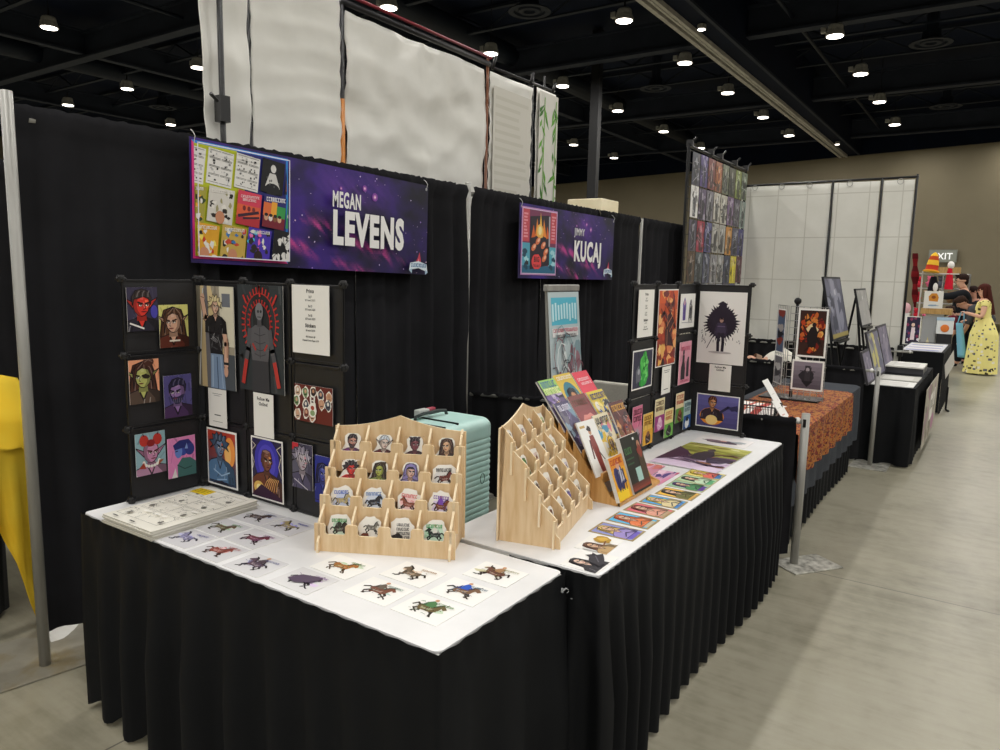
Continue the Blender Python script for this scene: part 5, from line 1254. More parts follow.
    text_fit(A, 'MEGAN', -.004, .203, .062, .083, '#f2f0ee', .032)
    text_fit(A, 'LEVENS', 0, .562, -.128, .172, '#f4f2f0', .052)
    festival_mark(A, .7, -.22, .085)
    o = art_thing('hanging_name_sign', 'large purple galaxy banner lettered MEGAN LEVENS hanging on the black drape', 'banner', A, 'vinyl'); hang(T, w, h, o)
    # small banner
    w, h = 1.61, .556
    T = frame((5.448, 3.012, 1.864), (1, 0, -.004), (0, 0, 1))
    A = Art(w, h, T, .008, '#1a1626'); galaxy(A, 5.2)
    x0, x1, y0, y1 = -.768, -.262, -.24, .244
    A.rect(x0 - .012, y0 - .012, x1 + .012, y1 + .012, '#c890c8'); A.rect(x0, y0, x1, y1, '#7c3a5c')
    A.win = [x0, y0, x1, y1]
    A.rect(x0, 0, x0 + .1, y1, '#c8505c'); A.rect(x1 - .09, 0, x1, y1, '#c84c58'); A.rect(x0, y0, x0 + .12, -.01, '#58a8c0'); A.rect(x1 - .11, y0, x1, -.03, '#5ab0c4'); A.rect(x0, y0, x1, y0 + .06, '#2c6a8a')
    r = random.Random(6)
    for xx in (x0 + .05, x1 - .045):
        for k in range(8): A.rect(xx - .03, .03 + k * .024, xx + r.uniform(.0, .035), .044 + k * .024, '#e89aa4')
        for k in range(5): A.blob(xx + r.uniform(-.03, .03), -.07 - .03 * k, .03, .02, r.choice(['#1f4a60', '#a8dce4', '#2c3038']), k, 9, .4)
    A.poly([(-.65, y0 + .03), (-.66, .19), (-.38, .215), (-.36, y0 + .07)], '#2c2430')
    for k in range(5): A.poly([(-.64 + .055 * k, .03 + .02 * (k % 2)), (-.61 + .05 * k, .13 + .05 * (2 - abs(k - 2))), (-.58 + .055 * k, .04)], ['#d8642c', '#f09038', '#f8c050', '#f09038', '#d8642c'][k])
    A.ell(-.515, .085, .05, .055, '#f4c060'); A.ell(-.515, .09, .026, .034, '#fae8a8')
    for a in ((-.6, -.04), (-.54, .01), (-.46, -.02), (-.42, -.07), (-.44, -.12)): A.ell(a[0], a[1], .04, .024, '#e07a50', 10, .6); A.ell(a[0] + .01, a[1] + .008, .022, .012, '#f4c0a0', 8, .6)
    A.line([(-.375, .2), (-.37, -.02)], .02, '#b8b4bc')
    A.blob(-.555, -.15, .072, .06, '#e84a4e', 3, 16, .1); A.text('BIG', -.555, -.15, .04, '#2a1418', .9, .03); A.text('TROUBLE', -.555, -.19, .02, '#2a1418', .8, .02)
    A.win = [-w / 2, -h / 2, w / 2, h / 2]
    A.line([(x0, y0), (x1, y0), (x1, y1), (x0, y1), (x0, y0)], .005, '#e8d0ec')
    text_fit(A, 'JIMMY', .036, .222, .09, .06, '#e4e2e8', .022)
    text_fit(A, 'KUCAJ', .045, .545, -.118, .165, '#f4f2f0', .046)
    festival_mark(A, .7, -.2, .09)
    o = art_thing('hanging_name_sign', 'smaller-looking purple galaxy banner lettered JIMMY KUCAJ farther along the drape', 'banner', A, 'vinyl'); hang(T, w, h, o)

# ================================================================== sticker racks
def sticker_rack(lab, origin, rotz, W, kz):
    t = thing('sticker_rack', lab, 'display rack', (origin[0], origin[1], TABLE_Z), rotz, 'stepped wooden sticker racks')
    D = .2; pz, py = .077 * kz, .05; th = .006; B = .0005
    # back board with its pointed top
    top = .362 * kz; pk = .405 * kz
    poly = [(-.012, B), (W + .012, B), (W + .012, top)]
    for k in range(1, 16):
        s = k / 16; x = W + .012 - (W + .024) * s; e = 1 - abs(2 * s - 1)
        poly.append((x, top + (pk - top) * (e ** 1.9 if e < .9 else e ** 1.9)))
    poly.append((-.012, top))
    m = M(Matrix(((1, 0, 0, 0), (0, 0, -1, D), (0, 1, 0, 0), (0, 0, 0, 1)))); m.prism(poly, 0, th, mi=0, side=1); m.obj('back_panel', ['birch', 'birch_edge'], t)
    # dividers: the outer two are full cheeks with a foot at the front, the inner three stop behind the ledges
    th = .007
    for i in range(5):
        outer = i in (0, 4); f = 0 if outer else th
        pts = [(D - th, B), (D - th, top - .004), (D - .022, top - .004), (D - .02, 3 * pz + .118 * kz)] if outer else [(D - th, B), (D - th, 3 * pz + .128 * kz)]
        for k in (3, 2, 1, 0):
            y0 = k * py; z0 = k * pz
            pts += [(y0 + py * (.86 if k == 3 else 1.0) + f * .3, z0 + .138 * kz), (y0 + f + .002, z0 + .097 * kz), (y0 + f, z0 + .088 * kz), (y0 + f, z0 + (.066 if k else .05) * kz)]
        pts += [(-.003, .045), (-.014, .036), (-.017, .018), (-.017, B)] if outer else [(f, B)]
        m = M(Matrix(((0, 0, 1, i * W / 4 - th / 2), (1, 0, 0, 0), (0, 1, 0, 0), (0, 0, 0, 1)))); m.prism(pts, 0, th, mi=0, side=1)
        m.obj('side_panel' if outer else 'divider', ['birch', 'birch_edge'], t)
    cw = W / 4; ex = .015
    for k in range(4):
        zt = k * pz + .09 * kz; zc = k * pz + .056 * kz; zb = B if k == 0 else k * pz - .012
        poly = [(-ex, zb), (W + ex, zb), (W + ex, zt)]
        for i in (3, 2, 1, 0):
            a, b = i * cw + .02, (i + 1) * cw - .02
            poly += [(b + .005, zt), (b, zt - .007), (b, zc + .005), (b - .005, zc), (a + .005, zc), (a, zc + .005), (a, zt - .007), (a - .005, zt)]
        poly += [(-ex, zt)]
        m = M(Matrix(((1, 0, 0, 0), (0, 0, -1, k * py + th), (0, 1, 0, 0), (0, 0, 0, 1)))); m.prism(poly, 0, th, mi=0, side=1); m.obj('front_ledge', ['birch', 'birch_edge'], t)
        m = M(); m.box(0, k * py + th, k * pz + .02, W, (k + 1) * py - (.001 if k < 3 else .007), k * pz + .026); m.obj('slot_floor', 'birch', t)
    return t, Matrix.Translation((origin[0], origin[1], TABLE_Z)) @ Matrix.Rotation(rotz, 4, 'Z')

def sticker(Tr, W, kz, i, k, lab, fn, seed, group, sw=.072, sh=.078, name='die_cut_sticker', shape='blob', fw=0):
    cw = W / 4; r = random.Random(seed)
    o = Tr @ Vector(((i + .5) * cw + r.uniform(-.006, .006), k * .05 + .0155 - fw, k * .077 * kz + .027 + sh / 2))
    R3 = Tr.to_3x3(); tl = .3
    T = frame(o + R3 @ Vector((0, .018, 0)), R3 @ Vector((1, 0, 0)), R3 @ Vector((0, sin(tl), cos(tl)))) @ Matrix.Rotation(r.uniform(-.08, .08), 4, 'Z')
    n = 22; out = []
    ph = [r.uniform(-.12, .12) for _ in range(n)]
    if shape == 'bust':
        pr = [(.5, -.5), (.5, -.22), (.36, -.06), (.30, .06), (.36, .2), (.34, .36), (.2, .48), (0, .5), (-.2, .48), (-.34, .36), (-.36, .2), (-.30, .06), (-.36, -.06), (-.5, -.22), (-.5, -.5)]
        out = [(sw * x * (1 + r.uniform(-.05, .05)), sh * y) for x, y in pr]
    else:
        for q in range(n):
            a = 2 * pi * q / n; ex = abs(cos(a)) ** .8 * (1 if cos(a) >= 0 else -1); ey = abs(sin(a)) ** .8 * (1 if sin(a) >= 0 else -1)
            out.append((sw / 2 * ex * (1 + ph[q]), sh / 2 * ey * (1 + ph[q] * .9)))
    A = Art(sw, sh, T, .0012, '#efece4', outline=out)
    A.win = [-sw / 2 + .006, -sh / 2 + .004, sw / 2 - .006, sh / 2 - .004]
    fn(A)
    return art_thing(name, lab, 'sticker', A, 'gloss', group)

def build_racks():
    W1 = .418
    _, T1 = sticker_rack('pale plywood stepped rack facing the near end of the booth, all its stickers in view', (1.503, 1.690), math.radians(-62.5), W1, 1.0)
    W2 = .44
    _, T2 = sticker_rack('pale plywood stepped rack on the long table, seen from its side', (1.975, 1.108), math.radians(13.6), W2, 1.05)
    def B(*a, **k):
        f = lambda A: (A.poly([(-.036, -.04), (-.036, -.019), (-.014, -.008), (.014, -.008), (.036, -.019), (.036, -.04)], a[4]), bust(A, a[0], a[1] + .004, .034, *a[2:], **k)); f.shape = 'bust'; return f
    def Z(c, acc, seed, rider=None, flip=1, tcol=None):
        def fn(A):
            A.blob(0, -.004, .03, .026, lighter(acc, .72), seed, 14, .3); beast(A, 0, -.006, .028, c, acc, seed, rider, flip, False)
            title_bars(A, -.026, .024, .022, .011, tcol or acc, seed)
        return fn
    rows = ['bottom row', 'third row', 'second row', 'top row']
    g = 'stickers in the nearer rack'
    spec = {
        (0, 3): ('sticker of a dark-haired bearded figure in purple', B(0, .006, '#c08a78', '#2a1a20', '#7a3a78', 'short', 1, beard='#2a1a20')),
        (1, 3): ('sticker of a pale white-haired figure in maroon', B(0, .006, '#d8c4b8', '#c8d0d8', '#6a2a2c', 'short', 1, 'point')),
        (2, 3): ('sticker of a horned plum-skinned figure', B(0, .006, '#7a3a44', '#2a1a20', '#4a2028', 'short', 1, horn='#4a2a34')),
        (3, 3): ('sticker of a long-haired figure in brown', B(0, .006, '#d8ac84', '#4a2a18', '#4a2a1c', 'long', -1)),
        (0, 2): ('sticker of a red-skinned figure with wild dark hair', B(.004, .004, '#d8342c', '#2a2024', '#c83030', 'wild', 1, horn='#e8e0d8')),
        (1, 2): ('sticker of a green-skinned figure with a bun', B(0, .004, '#a8b04a', '#3a2a1a', '#8a9a58', 'bun', -1)),
        (2, 2): ('sticker of a dark-haired figure in a lilac hood', B(0, .004, '#d8b0a0', '#2a2438', '#8a80b8', 'hood', 1)),
        (3, 2): ('sticker of a small dark red creature below grey lettering', Z('#6a2a20', '#8a8a88', 3, tcol='#3a3a3c')),
        (0, 1): ('sticker of a pale creature below blue lettering', Z('#b8a878', '#4a6ac0', 4)),
        (1, 1): ('sticker of a black standing dog-like creature', Z('#26262c', '#6a8ac0', 5)),
        (2, 1): ('sticker of a brown creature below red script', Z('#8a4a38', '#d86a6a', 6, flip=-1)),
        (3, 1): ('sticker of a brown creature with a purple rider', Z('#7a4024', '#7a4aa8', 7, '#7a4ab0')),
        (0, 0): ('sticker of a dark horse-like creature with a green banner', Z('#3a3028', '#4a9a5a', 8, '#3a3a30')),
        (1, 0): ('sticker of a grey creature beside a brown ball', lambda A: (beast(A, .004, .004, .024, '#77736a', '#b8b49a', 9, None, 1, False), A.blob(-.012, -.024, .015, .012, '#6a3426', 2, 12, .2))),
        (2, 0): ('sticker of black scribbled lettering over a dark shape', lambda A: (A.blob(-.012, -.02, .018, .014, '#2a2626', 3, 12, .3), [title_bars(A, -.016, .026, .02 - .013 * q, .009, '#2a2a2a', q) for q in range(4)])),
        (3, 0): ('sticker of a black and white creature under green lettering', Z('#26302c', '#3aa05a', 10, '#e0e0d8', -1))}
    for (i, k), (lab, fn) in spec.items():
        sticker(T1, W1, 1.0, i, k, '%s, %s in %s of nearer rack' % (lab.replace('sticker of a ', '').replace('sticker of ', '') + ' sticker', ORD[i], rows[k]), fn, i * 7 + k, g, .076 if i < 3 or k != 2 else .086, .084, shape=getattr(fn, 'shape', 'blob'))
    g = 'stickers in the rack on the long table'
    cols = [('#3a3a40', '#c8c8c0', 'black and white'), ('#d0a88c', '#8a7a9a', 'pale violet'), ('#8a6a4a', '#b8b0a0', 'tan'), ('#5a7a3a', '#a8d080', 'bright green'),
            ('#4a8a3a', '#c8d8a0', 'leaf green'), ('#7a4a3a', '#c8a8a0', 'brown'), ('#6a5a4a', '#a8a8c8', 'grey-brown'), ('#9ab058', '#5a6a3a', 'olive'),
            ('#5a3a30', '#b09a8a', 'dark brown'), ('#a88a7a', '#d8c8c0', 'pinkish'), ('#3a4a3a', '#88b088', 'dark green'), ('#4a4a8a', '#a8a0d0', 'indigo'),
            ('#6a3a28', '#d0b8a0', 'reddish brown'), ('#7a7a7a', '#c8c8c8', 'grey'), ('#6a5ab0', '#b8a8e0', 'violet'), ('#3a3028', '#a89a88', 'near black')]
    n = 0
    for k in (3, 2, 1, 0):
        for i in range(4):
            c, a, nm = cols[n]
            fn = Z(c, a, 20 + n, None if n % 3 else a) if n % 2 else B(0, .004, lighter(c, .5), c, a, ['short', 'long', 'wild'][n % 3], 1)
            sticker(T2, W2, 1.05, i, k, '%s sticker, %s in %s of the rack on the long table' % (nm, ORD[i], rows[k]), fn, 100 + n, g, .084, .094, fw=.004, shape=getattr(fn, 'shape', 'blob'))
            n += 1

# ================================================================== magazine rack
def book_rack():
    x0, x1 = 2.497, 2.895; z = TABLE_Z
    t = thing('magazine_rack', 'honey coloured wooden tiered rack holding comics on the long table', 'display rack', ((x0 + x1) / 2, 1.29, z))
    cx, cy = (x0 + x1) / 2, 1.29; Wd = x1 - x0
    prof = [(-.165, .0005), (-.165, .016), (-.125, .03), (-.04, .155), (-.04, .105), (.045, .225), (.045, .175), (.115, .29), (.115, .25), (.15, .31), (.168, .31), (.168, .0005)]
    for sx in (0, 1):
        m = M(Matrix(((0, 0, 1, -Wd / 2 if sx == 0 else Wd / 2 - .01), (1, 0, 0, 0), (0, 1, 0, 0), (0, 0, 0, 1)))); m.prism(prof, 0, .01); m.obj('side_panel', 'honey', t)
        for yy, zz in ((-.04, .10), (.045, .17)):
            m = M(); a = -Wd / 2 - .003 if sx == 0 else Wd / 2 - .001
            m.box(a, yy - .002, .004, a + .004, yy + .006, zz); m.box(a, yy, zz - .07, a + .004, yy + .085, zz - .06); m.obj('batten', 'honey', t)
    for k, (yy, zz) in enumerate(((-.157, .008), (-.075, .085), (.01, .165), (.085, .235))):
        m = M(); m.box(-Wd / 2 + .01, yy, zz, Wd / 2 - .01, yy + .085, zz + .008); m.obj('shelf', 'honey', t)
        m = M(); m.box(-Wd / 2 + (.01 if k else 0), yy - .009, max(.0005, zz - .01), Wd / 2 - (.01 if k else 0), yy, zz + (.03 if k else .006)); m.obj('front_lip', 'honey', t)
    m = M(); m.box(-Wd / 2 + .01, .158, .0005, Wd / 2 - .01, .168, .33); m.obj('back_panel', 'honey', t)
    def comic(x, y, zb, w, h, tilt, lab, fn, th=.006, name='comic_book', bg='#888', turn=0, cat='comic book'):
        T = frame((x + DX, y - .008, zb), (1, 0, 0), (0, sin(tilt), cos(tilt))) @ Matrix.Rotation(turn, 4, 'Z') @ Matrix.Translation((0, h / 2, 0))
        A = Art(w, h, T, th, '#d8d4cc'); A.rect(*A.win, bg); fn(A)
        art_thing(name, lab, cat, A, 'gloss', 'comics in the wooden rack')
    tl = math.radians(37); DX = .028
    C = lambda bg, cs, s, ti='#ffffff', f=True: (lambda A: cover(A, bg, cs, s, ti, f))
    Y0 = 1.29
    r3 = (Y0 + .10, TABLE_Z + .252)
    def a(A): cover(A, '#6a5a80', ['#8a70b0', '#3a3050', '#c8b8d8'], 3, None); A.rect(-.065, .05, .065, .12, '#9ac86a'); title_bars(A, -.055, .055, .095, .03, '#3a6a9a', 3); title_bars(A, -.06, .06, .062, .03, '#e8f0b0', 5)
    comic(2.545, r3[0], r3[1], .138, .235, tl, 'comic with a green title band over purple art, top left of the wooden rack', a, bg='#6a5a80')
    def a(A): A.rect(*A.win, '#d8b848'); A.ell(0, .0, .06, .08, '#3a7a8a', 18); A.ell(.006, -.01, .04, .06, '#e0d8c0', 16); bust(A, .0, .0, .06, '#c88a5a', '#1c1a20', '#2a5a6a', 'long', 1); title_bars(A, -.06, .06, .1, .016, '#f4f0e8', 6)
    comic(2.69, r3[0] + .004, r3[1] + .006, .148, .24, tl, 'comic with a teal and yellow round portrait cover, top middle of the wooden rack', a)
    comic(2.84, r3[0], r3[1] + .004, .14, .238, tl, 'comic with a bright pink-red cover, top right of the wooden rack', lambda A: (A.rect(*A.win, '#e0485a'), title_bars(A, -.05, .05, .08, .014, '#f8d8dc', 2), title_bars(A, -.04, .05, .058, .012, '#f8d8dc', 3), A.blob(0, -.04, .05, .05, '#f0a890', 2)))
    r2 = (Y0 + .022, TABLE_Z + .18)
    comic(2.532, r2[0], r2[1], .115, .225, tl, 'purple-grey comic in the third tier, left edge of the wooden rack', C('#4c4468', ['#8a7ab0', '#2a2438', '#c8c0d8', '#6a8aa0'], 11, '#d8d4e4'))
    comic(2.672, r2[0] + .004, r2[1] + .006, .15, .23, tl, 'comic with a dusky red cover in the third tier of the wooden rack', lambda A: (A.grad(*A.win, '#a8384a', '#7a3a38', 6), A.blob(0, -.02, .05, .04, '#d88a80', 5, 13, .4), A.line([(-.06, -.05), (.06, .0)], .008, '#4a1a28'), title_bars(A, -.06, .06, .08, .03, '#5a3a28', 7)))
    comic(2.832, r2[0], r2[1] + .006, .15, .23, tl, 'yellow and blue comic in the third tier of the wooden rack', C('#d8c040', ['#3a5a9a', '#e0d8c8', '#2a2a3a', '#e8c838'], 13, '#2a2a6a'))
    r1 = (Y0 - .062, TABLE_Z + .1); DX = .012
    tl1 = math.radians(27)
    def a(A): A.rect(*A.win, '#efeeea'); A.poly([(-.012, -.1), (-.02, .0), (-.012, .05), (.02, .05), (.026, .0), (.02, -.1)], '#8a3a34'); A.ell(.004, .066, .012, .015, '#c89878'); A.blob(.004, .078, .016, .012, '#2a1a1a', 3, 10, .3); A.line([(-.02, .03), (-.034, -.04)], .01, '#5a2a2c'); A.line([(.02, -.02), (.05, -.07)], .006, '#3a3a40'); A.rect(-.06, .085, -.02, .095, '#caa860'); A.rect(-.002, -.1, .0, -.0, '#5a2224')
    comic(2.535, r1[0], r1[1], .145, .225, tl1, 'comic with a white cover and a slim red figure, second tier of the wooden rack', a, turn=-.02)
    comic(2.68, r1[0] + .004, r1[1] + .004, .135, .228, tl1, 'yellow, white and blue comic, second tier of the wooden rack', C('#e4d8b8', ['#e8c030', '#3a8ab0', '#e8e4e0', '#c83a5a'], 17, '#2a2a30'))
    comic(2.825, r1[0] + .002, r1[1] + .03, .14, .235, tl1, 'dark red and brown comic, second tier right of the wooden rack', C('#5a2a2c', ['#a84a3a', '#3a2028', '#c88a4a'], 19, '#d8a040'))
    tl0 = math.radians(20); DX = -.042
    def a(A):
        A.rect(*A.win, '#e8a820'); A.rect(-A.w / 2, A.h * .22, A.w / 2, A.h / 2, '#e0902c'); A.blob(0, 0, .04, .055, '#3a3a70', 3, 14, .4); A.blob(.01, .01, .02, .03, '#c8c8d8', 4, 12, .4); A.ell(0, .05, .015, .018, '#d8a080'); A.rect(-A.w / 2 + .004, -A.h / 2 + .004, A.w / 2 - .02, -A.h / 2 + .04, '#f4d028'); title_bars(A, -.05, .05, A.h * .38, .022, '#b83a20', 4)
        for k in range(4): A.line([(-.03 + .02 * k, -.05), (-.02 + .018 * k, .03)], .005, '#23234a')
    comic(2.582, Y0 - .15, TABLE_Z + .0165, .118, .172, tl0, 'thick yellow and orange paperback standing at the front of the wooden rack', a, .016, 'paperback_book', '#e8a820', cat='book')
    def a(A):
        A.rect(*A.win, '#23241f'); title_bars(A, -.07, -.01, .055, .026, '#4a7a4a', 4); A.rect(-.075, .02, -.005, .026, '#3a5a40'); A.rect(-.075, .0, -.015, .006, '#3a5a40'); A.rect(-.02, -.085, .03, -.02, '#a8ccc4'); A.poly([(.03, -.1), (.035, .02), (.05, .06), (.07, .06), (.085, .0), (.09, -.1)], '#4a3a2c'); A.ell(.06, .065, .014, .018, '#b8846a'); A.blob(.06, .04, .022, .025, '#8a3a30', 3, 11, .3); A.rect(.06, -.095, .08, -.078, '#e8e8e4'); A.rect(.02, .09, .035, .1, '#e8e8e4'); A.grad(-.1, -.105, .1, -.075, '#8a3a2c', '#5a2c24', 3)
    comic(2.737, Y0 - .15, TABLE_Z + .0165, .172, .228, tl0, 'dark hardback with a pale green panel at the front of the wooden rack', a, .02, 'hardback_book', '#23241f', cat='book')

# ================================================================== behind the tables
def suitcase():
    x0, x1, y0, y1, z0, z1 = 2.585, 3.12, 2.15, 2.47, .06, .874
    cx, cy = (x0 + x1) / 2, (y0 + y1) / 2
    t = thing('suitcase', 'mint green ribbed hard-shell suitcase standing behind the long table', 'suitcase', (cx, cy, 0))
    w, d = x1 - x0, y1 - y0
    rr = round_rect(-w / 2, -d / 2, w / 2, d / 2, .05, 5)
    m = M(); n = len(rr); nz = 200; pts = []; fs = []
    zs = []
    for k in range(nz + 1):
        u = k / nz; z = z0 + (z1 - z0) * u
        e = min(u, 1 - u) * (z1 - z0); ins = 0
        if e < .05: ins = .05 - math.sqrt(max(0, .05 ** 2 - (.05 - e) ** 2))
        rib = .005 * (abs(sin(pi * (z - z0) / .0295)) ** .45) if .09 < e else 0.005
        zs.append((z, ins * .8 - rib))
    for z, ins in zs:
        for x, y in rr:
            L = math.hypot(x / (w / 2), y / (d / 2)); pts.append((x * (1 - ins / (w / 2)), y * (1 - ins / (d / 2)), z))
    for k in range(nz):
        for j in range(n): a = k * n; b = a + n; fs.append((a + j, a + (j + 1) % n, b + (j + 1) % n, b + j))
    fs += [list(range(n))[::-1], list(range(nz * n, nz * n + n))]
    m.add(pts, fs); sh_ = m.obj('shell', 'mint', t, smooth=False)
    m = M()
    for k in range(2): m.tube([(-.012 + .0, -d / 2 + .02 + 0 * k, z1 + .002), (-.012, d / 2 - .02, z1 + .002)], .006, 6, '#2a3534')
    m.obj('zip_line', 'plastic', t)
    m = M(); m.box(-.16, -d / 2 + .01, z1 - .001, -.125, d / 2 - .02, z1 + .006, '#23292a'); m.obj('strap', 'plastic', t)
    m = M(); m.tube([(-.10, .07, z1 - .004), (-.09, .07, z1 + .022), (-.03, .07, z1 + .03), (.09, .07, z1 + .03), (.15, .07, z1 + .022), (.16, .07, z1 - .004)], .009, 8, '#26302f'); ch = m.obj('carry_handle', 'plastic', t, smooth=True)
    m = M(); m.box(-.06, .07, z1 + .012, .02, .11, z1 + .05, '#c8ccc8'); m.box(.022, .075, z1 + .02, .075, .1, z1 + .05, '#b84a5c'); m.obj('luggage_tag', 'plastic', ch, bevel=.005)
    m = M(); m.tube([(.17 + .018 * cos(a * pi / 8), -d / 2 - .006, .56 + .028 * sin(a * pi / 8)) for a in range(16)], .002, 5, '#5c8c82', closed=True); m.obj('shell_mark', 'plastic', sh_)
    for sx in (-1, 1):
        for sy in (-1, 1):
            m = M(); m.tube([(sx * (w / 2 - .07) - .012, sy * (d / 2 - .05), .028), (sx * (w / 2 - .07) + .012, sy * (d / 2 - .05), .028)], .027, 14, '#1a1c1c'); m.box(sx * (w / 2 - .07) - .018, sy * (d / 2 - .05) - .018, .03, sx * (w / 2 - .07) + .018, sy * (d / 2 - .05) + .018, .066, '#222626'); m.obj('wheel', 'plastic', t)

def banner_stand():
    t = thing('banner_stand', 'slim standing banner with a blue title and a maroon creature, behind the comics rack', 'banner stand', (2.955, 1.6, 0))
    def yy(z): return .07 - .09 * (1.57 - z)
    m = M(); m.box(-.16, -.1, .0, .16, .04, .05); m.obj('base', 'steel', t, bevel=.01)
    m = M(); m.tube([(-.12, -.02, .05), (-.12, yy(1.55) + .012, 1.55)], .008, 8); m.obj('support_pole', 'steel', t)
    m = M(); m.box(-.15, yy(1.56) - .012, 1.55, .15, yy(1.56) + .012, 1.58); m.obj('top_bar', 'steel', t, bevel=.004)
    h = 1.5
    A = Art(.285, h, frame((0, yy(.8) - .006, .8), (1, 0, 0), (0, .09, 1)), .002, '#d0d4d4', '#b8c8cc')
    A.rect(-.12, .6, .12, .725, '#5ab8d0'); r = random.Random(2)
    for k in range(20): A.blob(r.uniform(-.13, .13), r.uniform(-.2, .52), .03, .05, r.choice(['#8aa4ac', '#d8e0e0', '#a07a84', '#6a8a94']), k, 11, .5)
    for k in range(9): A.rect(-.115 + k * .026, .61 + r.uniform(0, .02), -.1 + k * .026, .71 - r.uniform(0, .02), '#c8ecf4')
    A.rect(-.12, .545, .12, .585, '#e4e4e4'); title_bars(A, -.11, .11, .575, .016, '#c05a70', 2); title_bars(A, -.09, .1, .548, .016, '#3a2c34', 3)
    for k in range(46):
        x = r.uniform(-.13, .13); y = r.uniform(-.2, .52); A.line([(x + .05 * cos(a * .7 + k), y + .09 * sin(a * .7 + k)) for a in range(6)], .005, r.choice(['#4a4a50', '#8a5a64', '#7fa0a8', '#e8eeee']))
    A.poly([(-.03, .0), (-.04, .18), (-.01, .32), (.03, .38), (.06, .33), (.09, .2), (.1, .05), (.06, -.08), (.03, -.02), (.04, .1), (.01, .16), (.0, .04)], '#6a3444')
    A.poly([(.03, .38), (.07, .36), (.1, .24), (.08, .22), (.05, .3)], '#e4e0e0'); A.line([(.0, .1), (.02, .0), (.01, -.06)], .016, '#efe9e4'); A.line([(.04, -.1), (.12, .0)], .014, '#26262c'); A.blob(.1, -.12, .05, .06, '#26262c', 4, 12, .4); A.blob(.03, -.14, .025, .04, '#b8845a', 5)
    A.ell(-.08, .3, .03, .09, '#8a5a68'); A.ell(-.08, .3, .016, .06, '#c8d4d8'); A.ell(.095, .28, .02, .08, '#8a4a5c')
    A.obj('banner_sheet', 'vinyl', t)

def padded_chair(x, y, rot, lab):
    t = thing('padded_chair', lab, 'chair', (x, y, 0), rot, 'grey padded chairs')
    def pad(x0, y0, z0, x1, y1, z1, nm, bev=.02):
        m = M(); m.box(x0, y0, z0, x1, y1, z1); m.obj(nm, 'chair_grey', t, bevel=bev, seg=3)
    pad(-.21, -.2, .42, .21, .22, .48, 'seat'); 
    m = M(); n = 10
    m.grid(lambda s, v: (-.21 + .42 * s, .2 + .04 * v + .02 * (1 - (2 * s - 1) ** 2), .5 + .4 * v), 12, 10); m.obj('backrest', 'chair_grey', t, solid=.035, bevel=.012)
    for sx in (-1, 1):
        m = M(); m.tube([(sx * .2, -.18, .008), (sx * .2, -.17, .42)], .011, 8); m.obj('leg', 'black_metal', t)
        m = M(); m.tube([(sx * .2, .22, .008), (sx * .2, .19, .42), (sx * .2, .235, .86)], .011, 8); m.obj('leg', 'black_metal', t)

def yellow_stall():
    o = drape_panel((-1.2, 4.75), (2.45, 4.75), 2.2, .04, .03, 9, 51).obj('pipe_drape', 'drape', smooth=True); tag(o, 'black drape behind the yellow covered table at the left edge', 'drape', 'tall black drapes of the next row')
    folding_table('folding_table', .2, 1.36, 3.62, 4.3, .74, 'table of the next row under a yellow cloth, left of the near post')
    o = skirt([(1.37, 4.3), (.2, 4.3), (.2, 3.66), (1.37, 3.66), (1.37, 4.28)][1:5], .735, .02, .15, .04, 3); tag(o, 'black skirt of the table under the yellow cloth', 'table skirt', 'black table skirts')
    m = M(); m.box(.3, 3.75, .745, 1.25, 4.25, 1.05); o = m.obj('covered_box', 'tan_wood'); tag(o, 'box hidden under the yellow cloth, raising it above the table', 'box')
    # the cloth: over the box, down a slope to the table edge, hanging in folds with one corner to the floor
    def prof(t):
        P = [(4.3, 1.08), (3.75, 1.10), (3.55, .93), (3.51, .86), (3.485, .82)]
        k = t * (len(P) - 1); i = min(int(k), len(P) - 2); f = k - i
        return P[i][0] + (P[i + 1][0] - P[i][0]) * f, P[i][1] + (P[i + 1][1] - P[i][1]) * f
    def fn(s, t):
        x = .2 + 1.32 * s
        if t < .5: y, z = prof(t * 2); y -= .016 * sin(x * 21 + t * 9) * t * 2; z += .016 * sin(x * 13 + 2 + t * 6) + .012 * sin(x * 60 + t * 11) * t
        else:
            u = (t - .5) * 2; drop = .36 + .50 * max(0, min(1, (s - .835) / .075))
            x += .035 * u * (s > .8) * (s - .8) * 5
            y = 3.485 - (.03 * sin(x * 46 + 1) + .022 * sin(x * 97 + 3 * u)) * u - .03 * u * u; z = .82 - drop * u - .02 * sin(x * 9) * u
        if z < .012: z = .012
        return (x, y, z)
    m = M(); m.grid(fn, 70, 40); tag(m.obj('yellow_cloth', 'yellow', smooth=True, solid=.002), 'bright yellow cloth draped over the neighbouring table at the left edge', 'cloth')
    m = M()
    def fs(s, t):
        x = 1.36 + .5 * s; y = 3.17 + .24 * t
        return (x + .04 * t, y, .004 + .05 * max(0, noise.noise(Vector((x * 9, y * 9, 3)))) * t + (.28 * max(0, t - .6) * (1 - s)))
    m.grid(fs, 20, 16); tag(m.obj('plastic_sheet', 'white_sheet', smooth=True, solid=.002), 'crumpled white plastic sheet on the floor behind the left drape', 'plastic sheet')
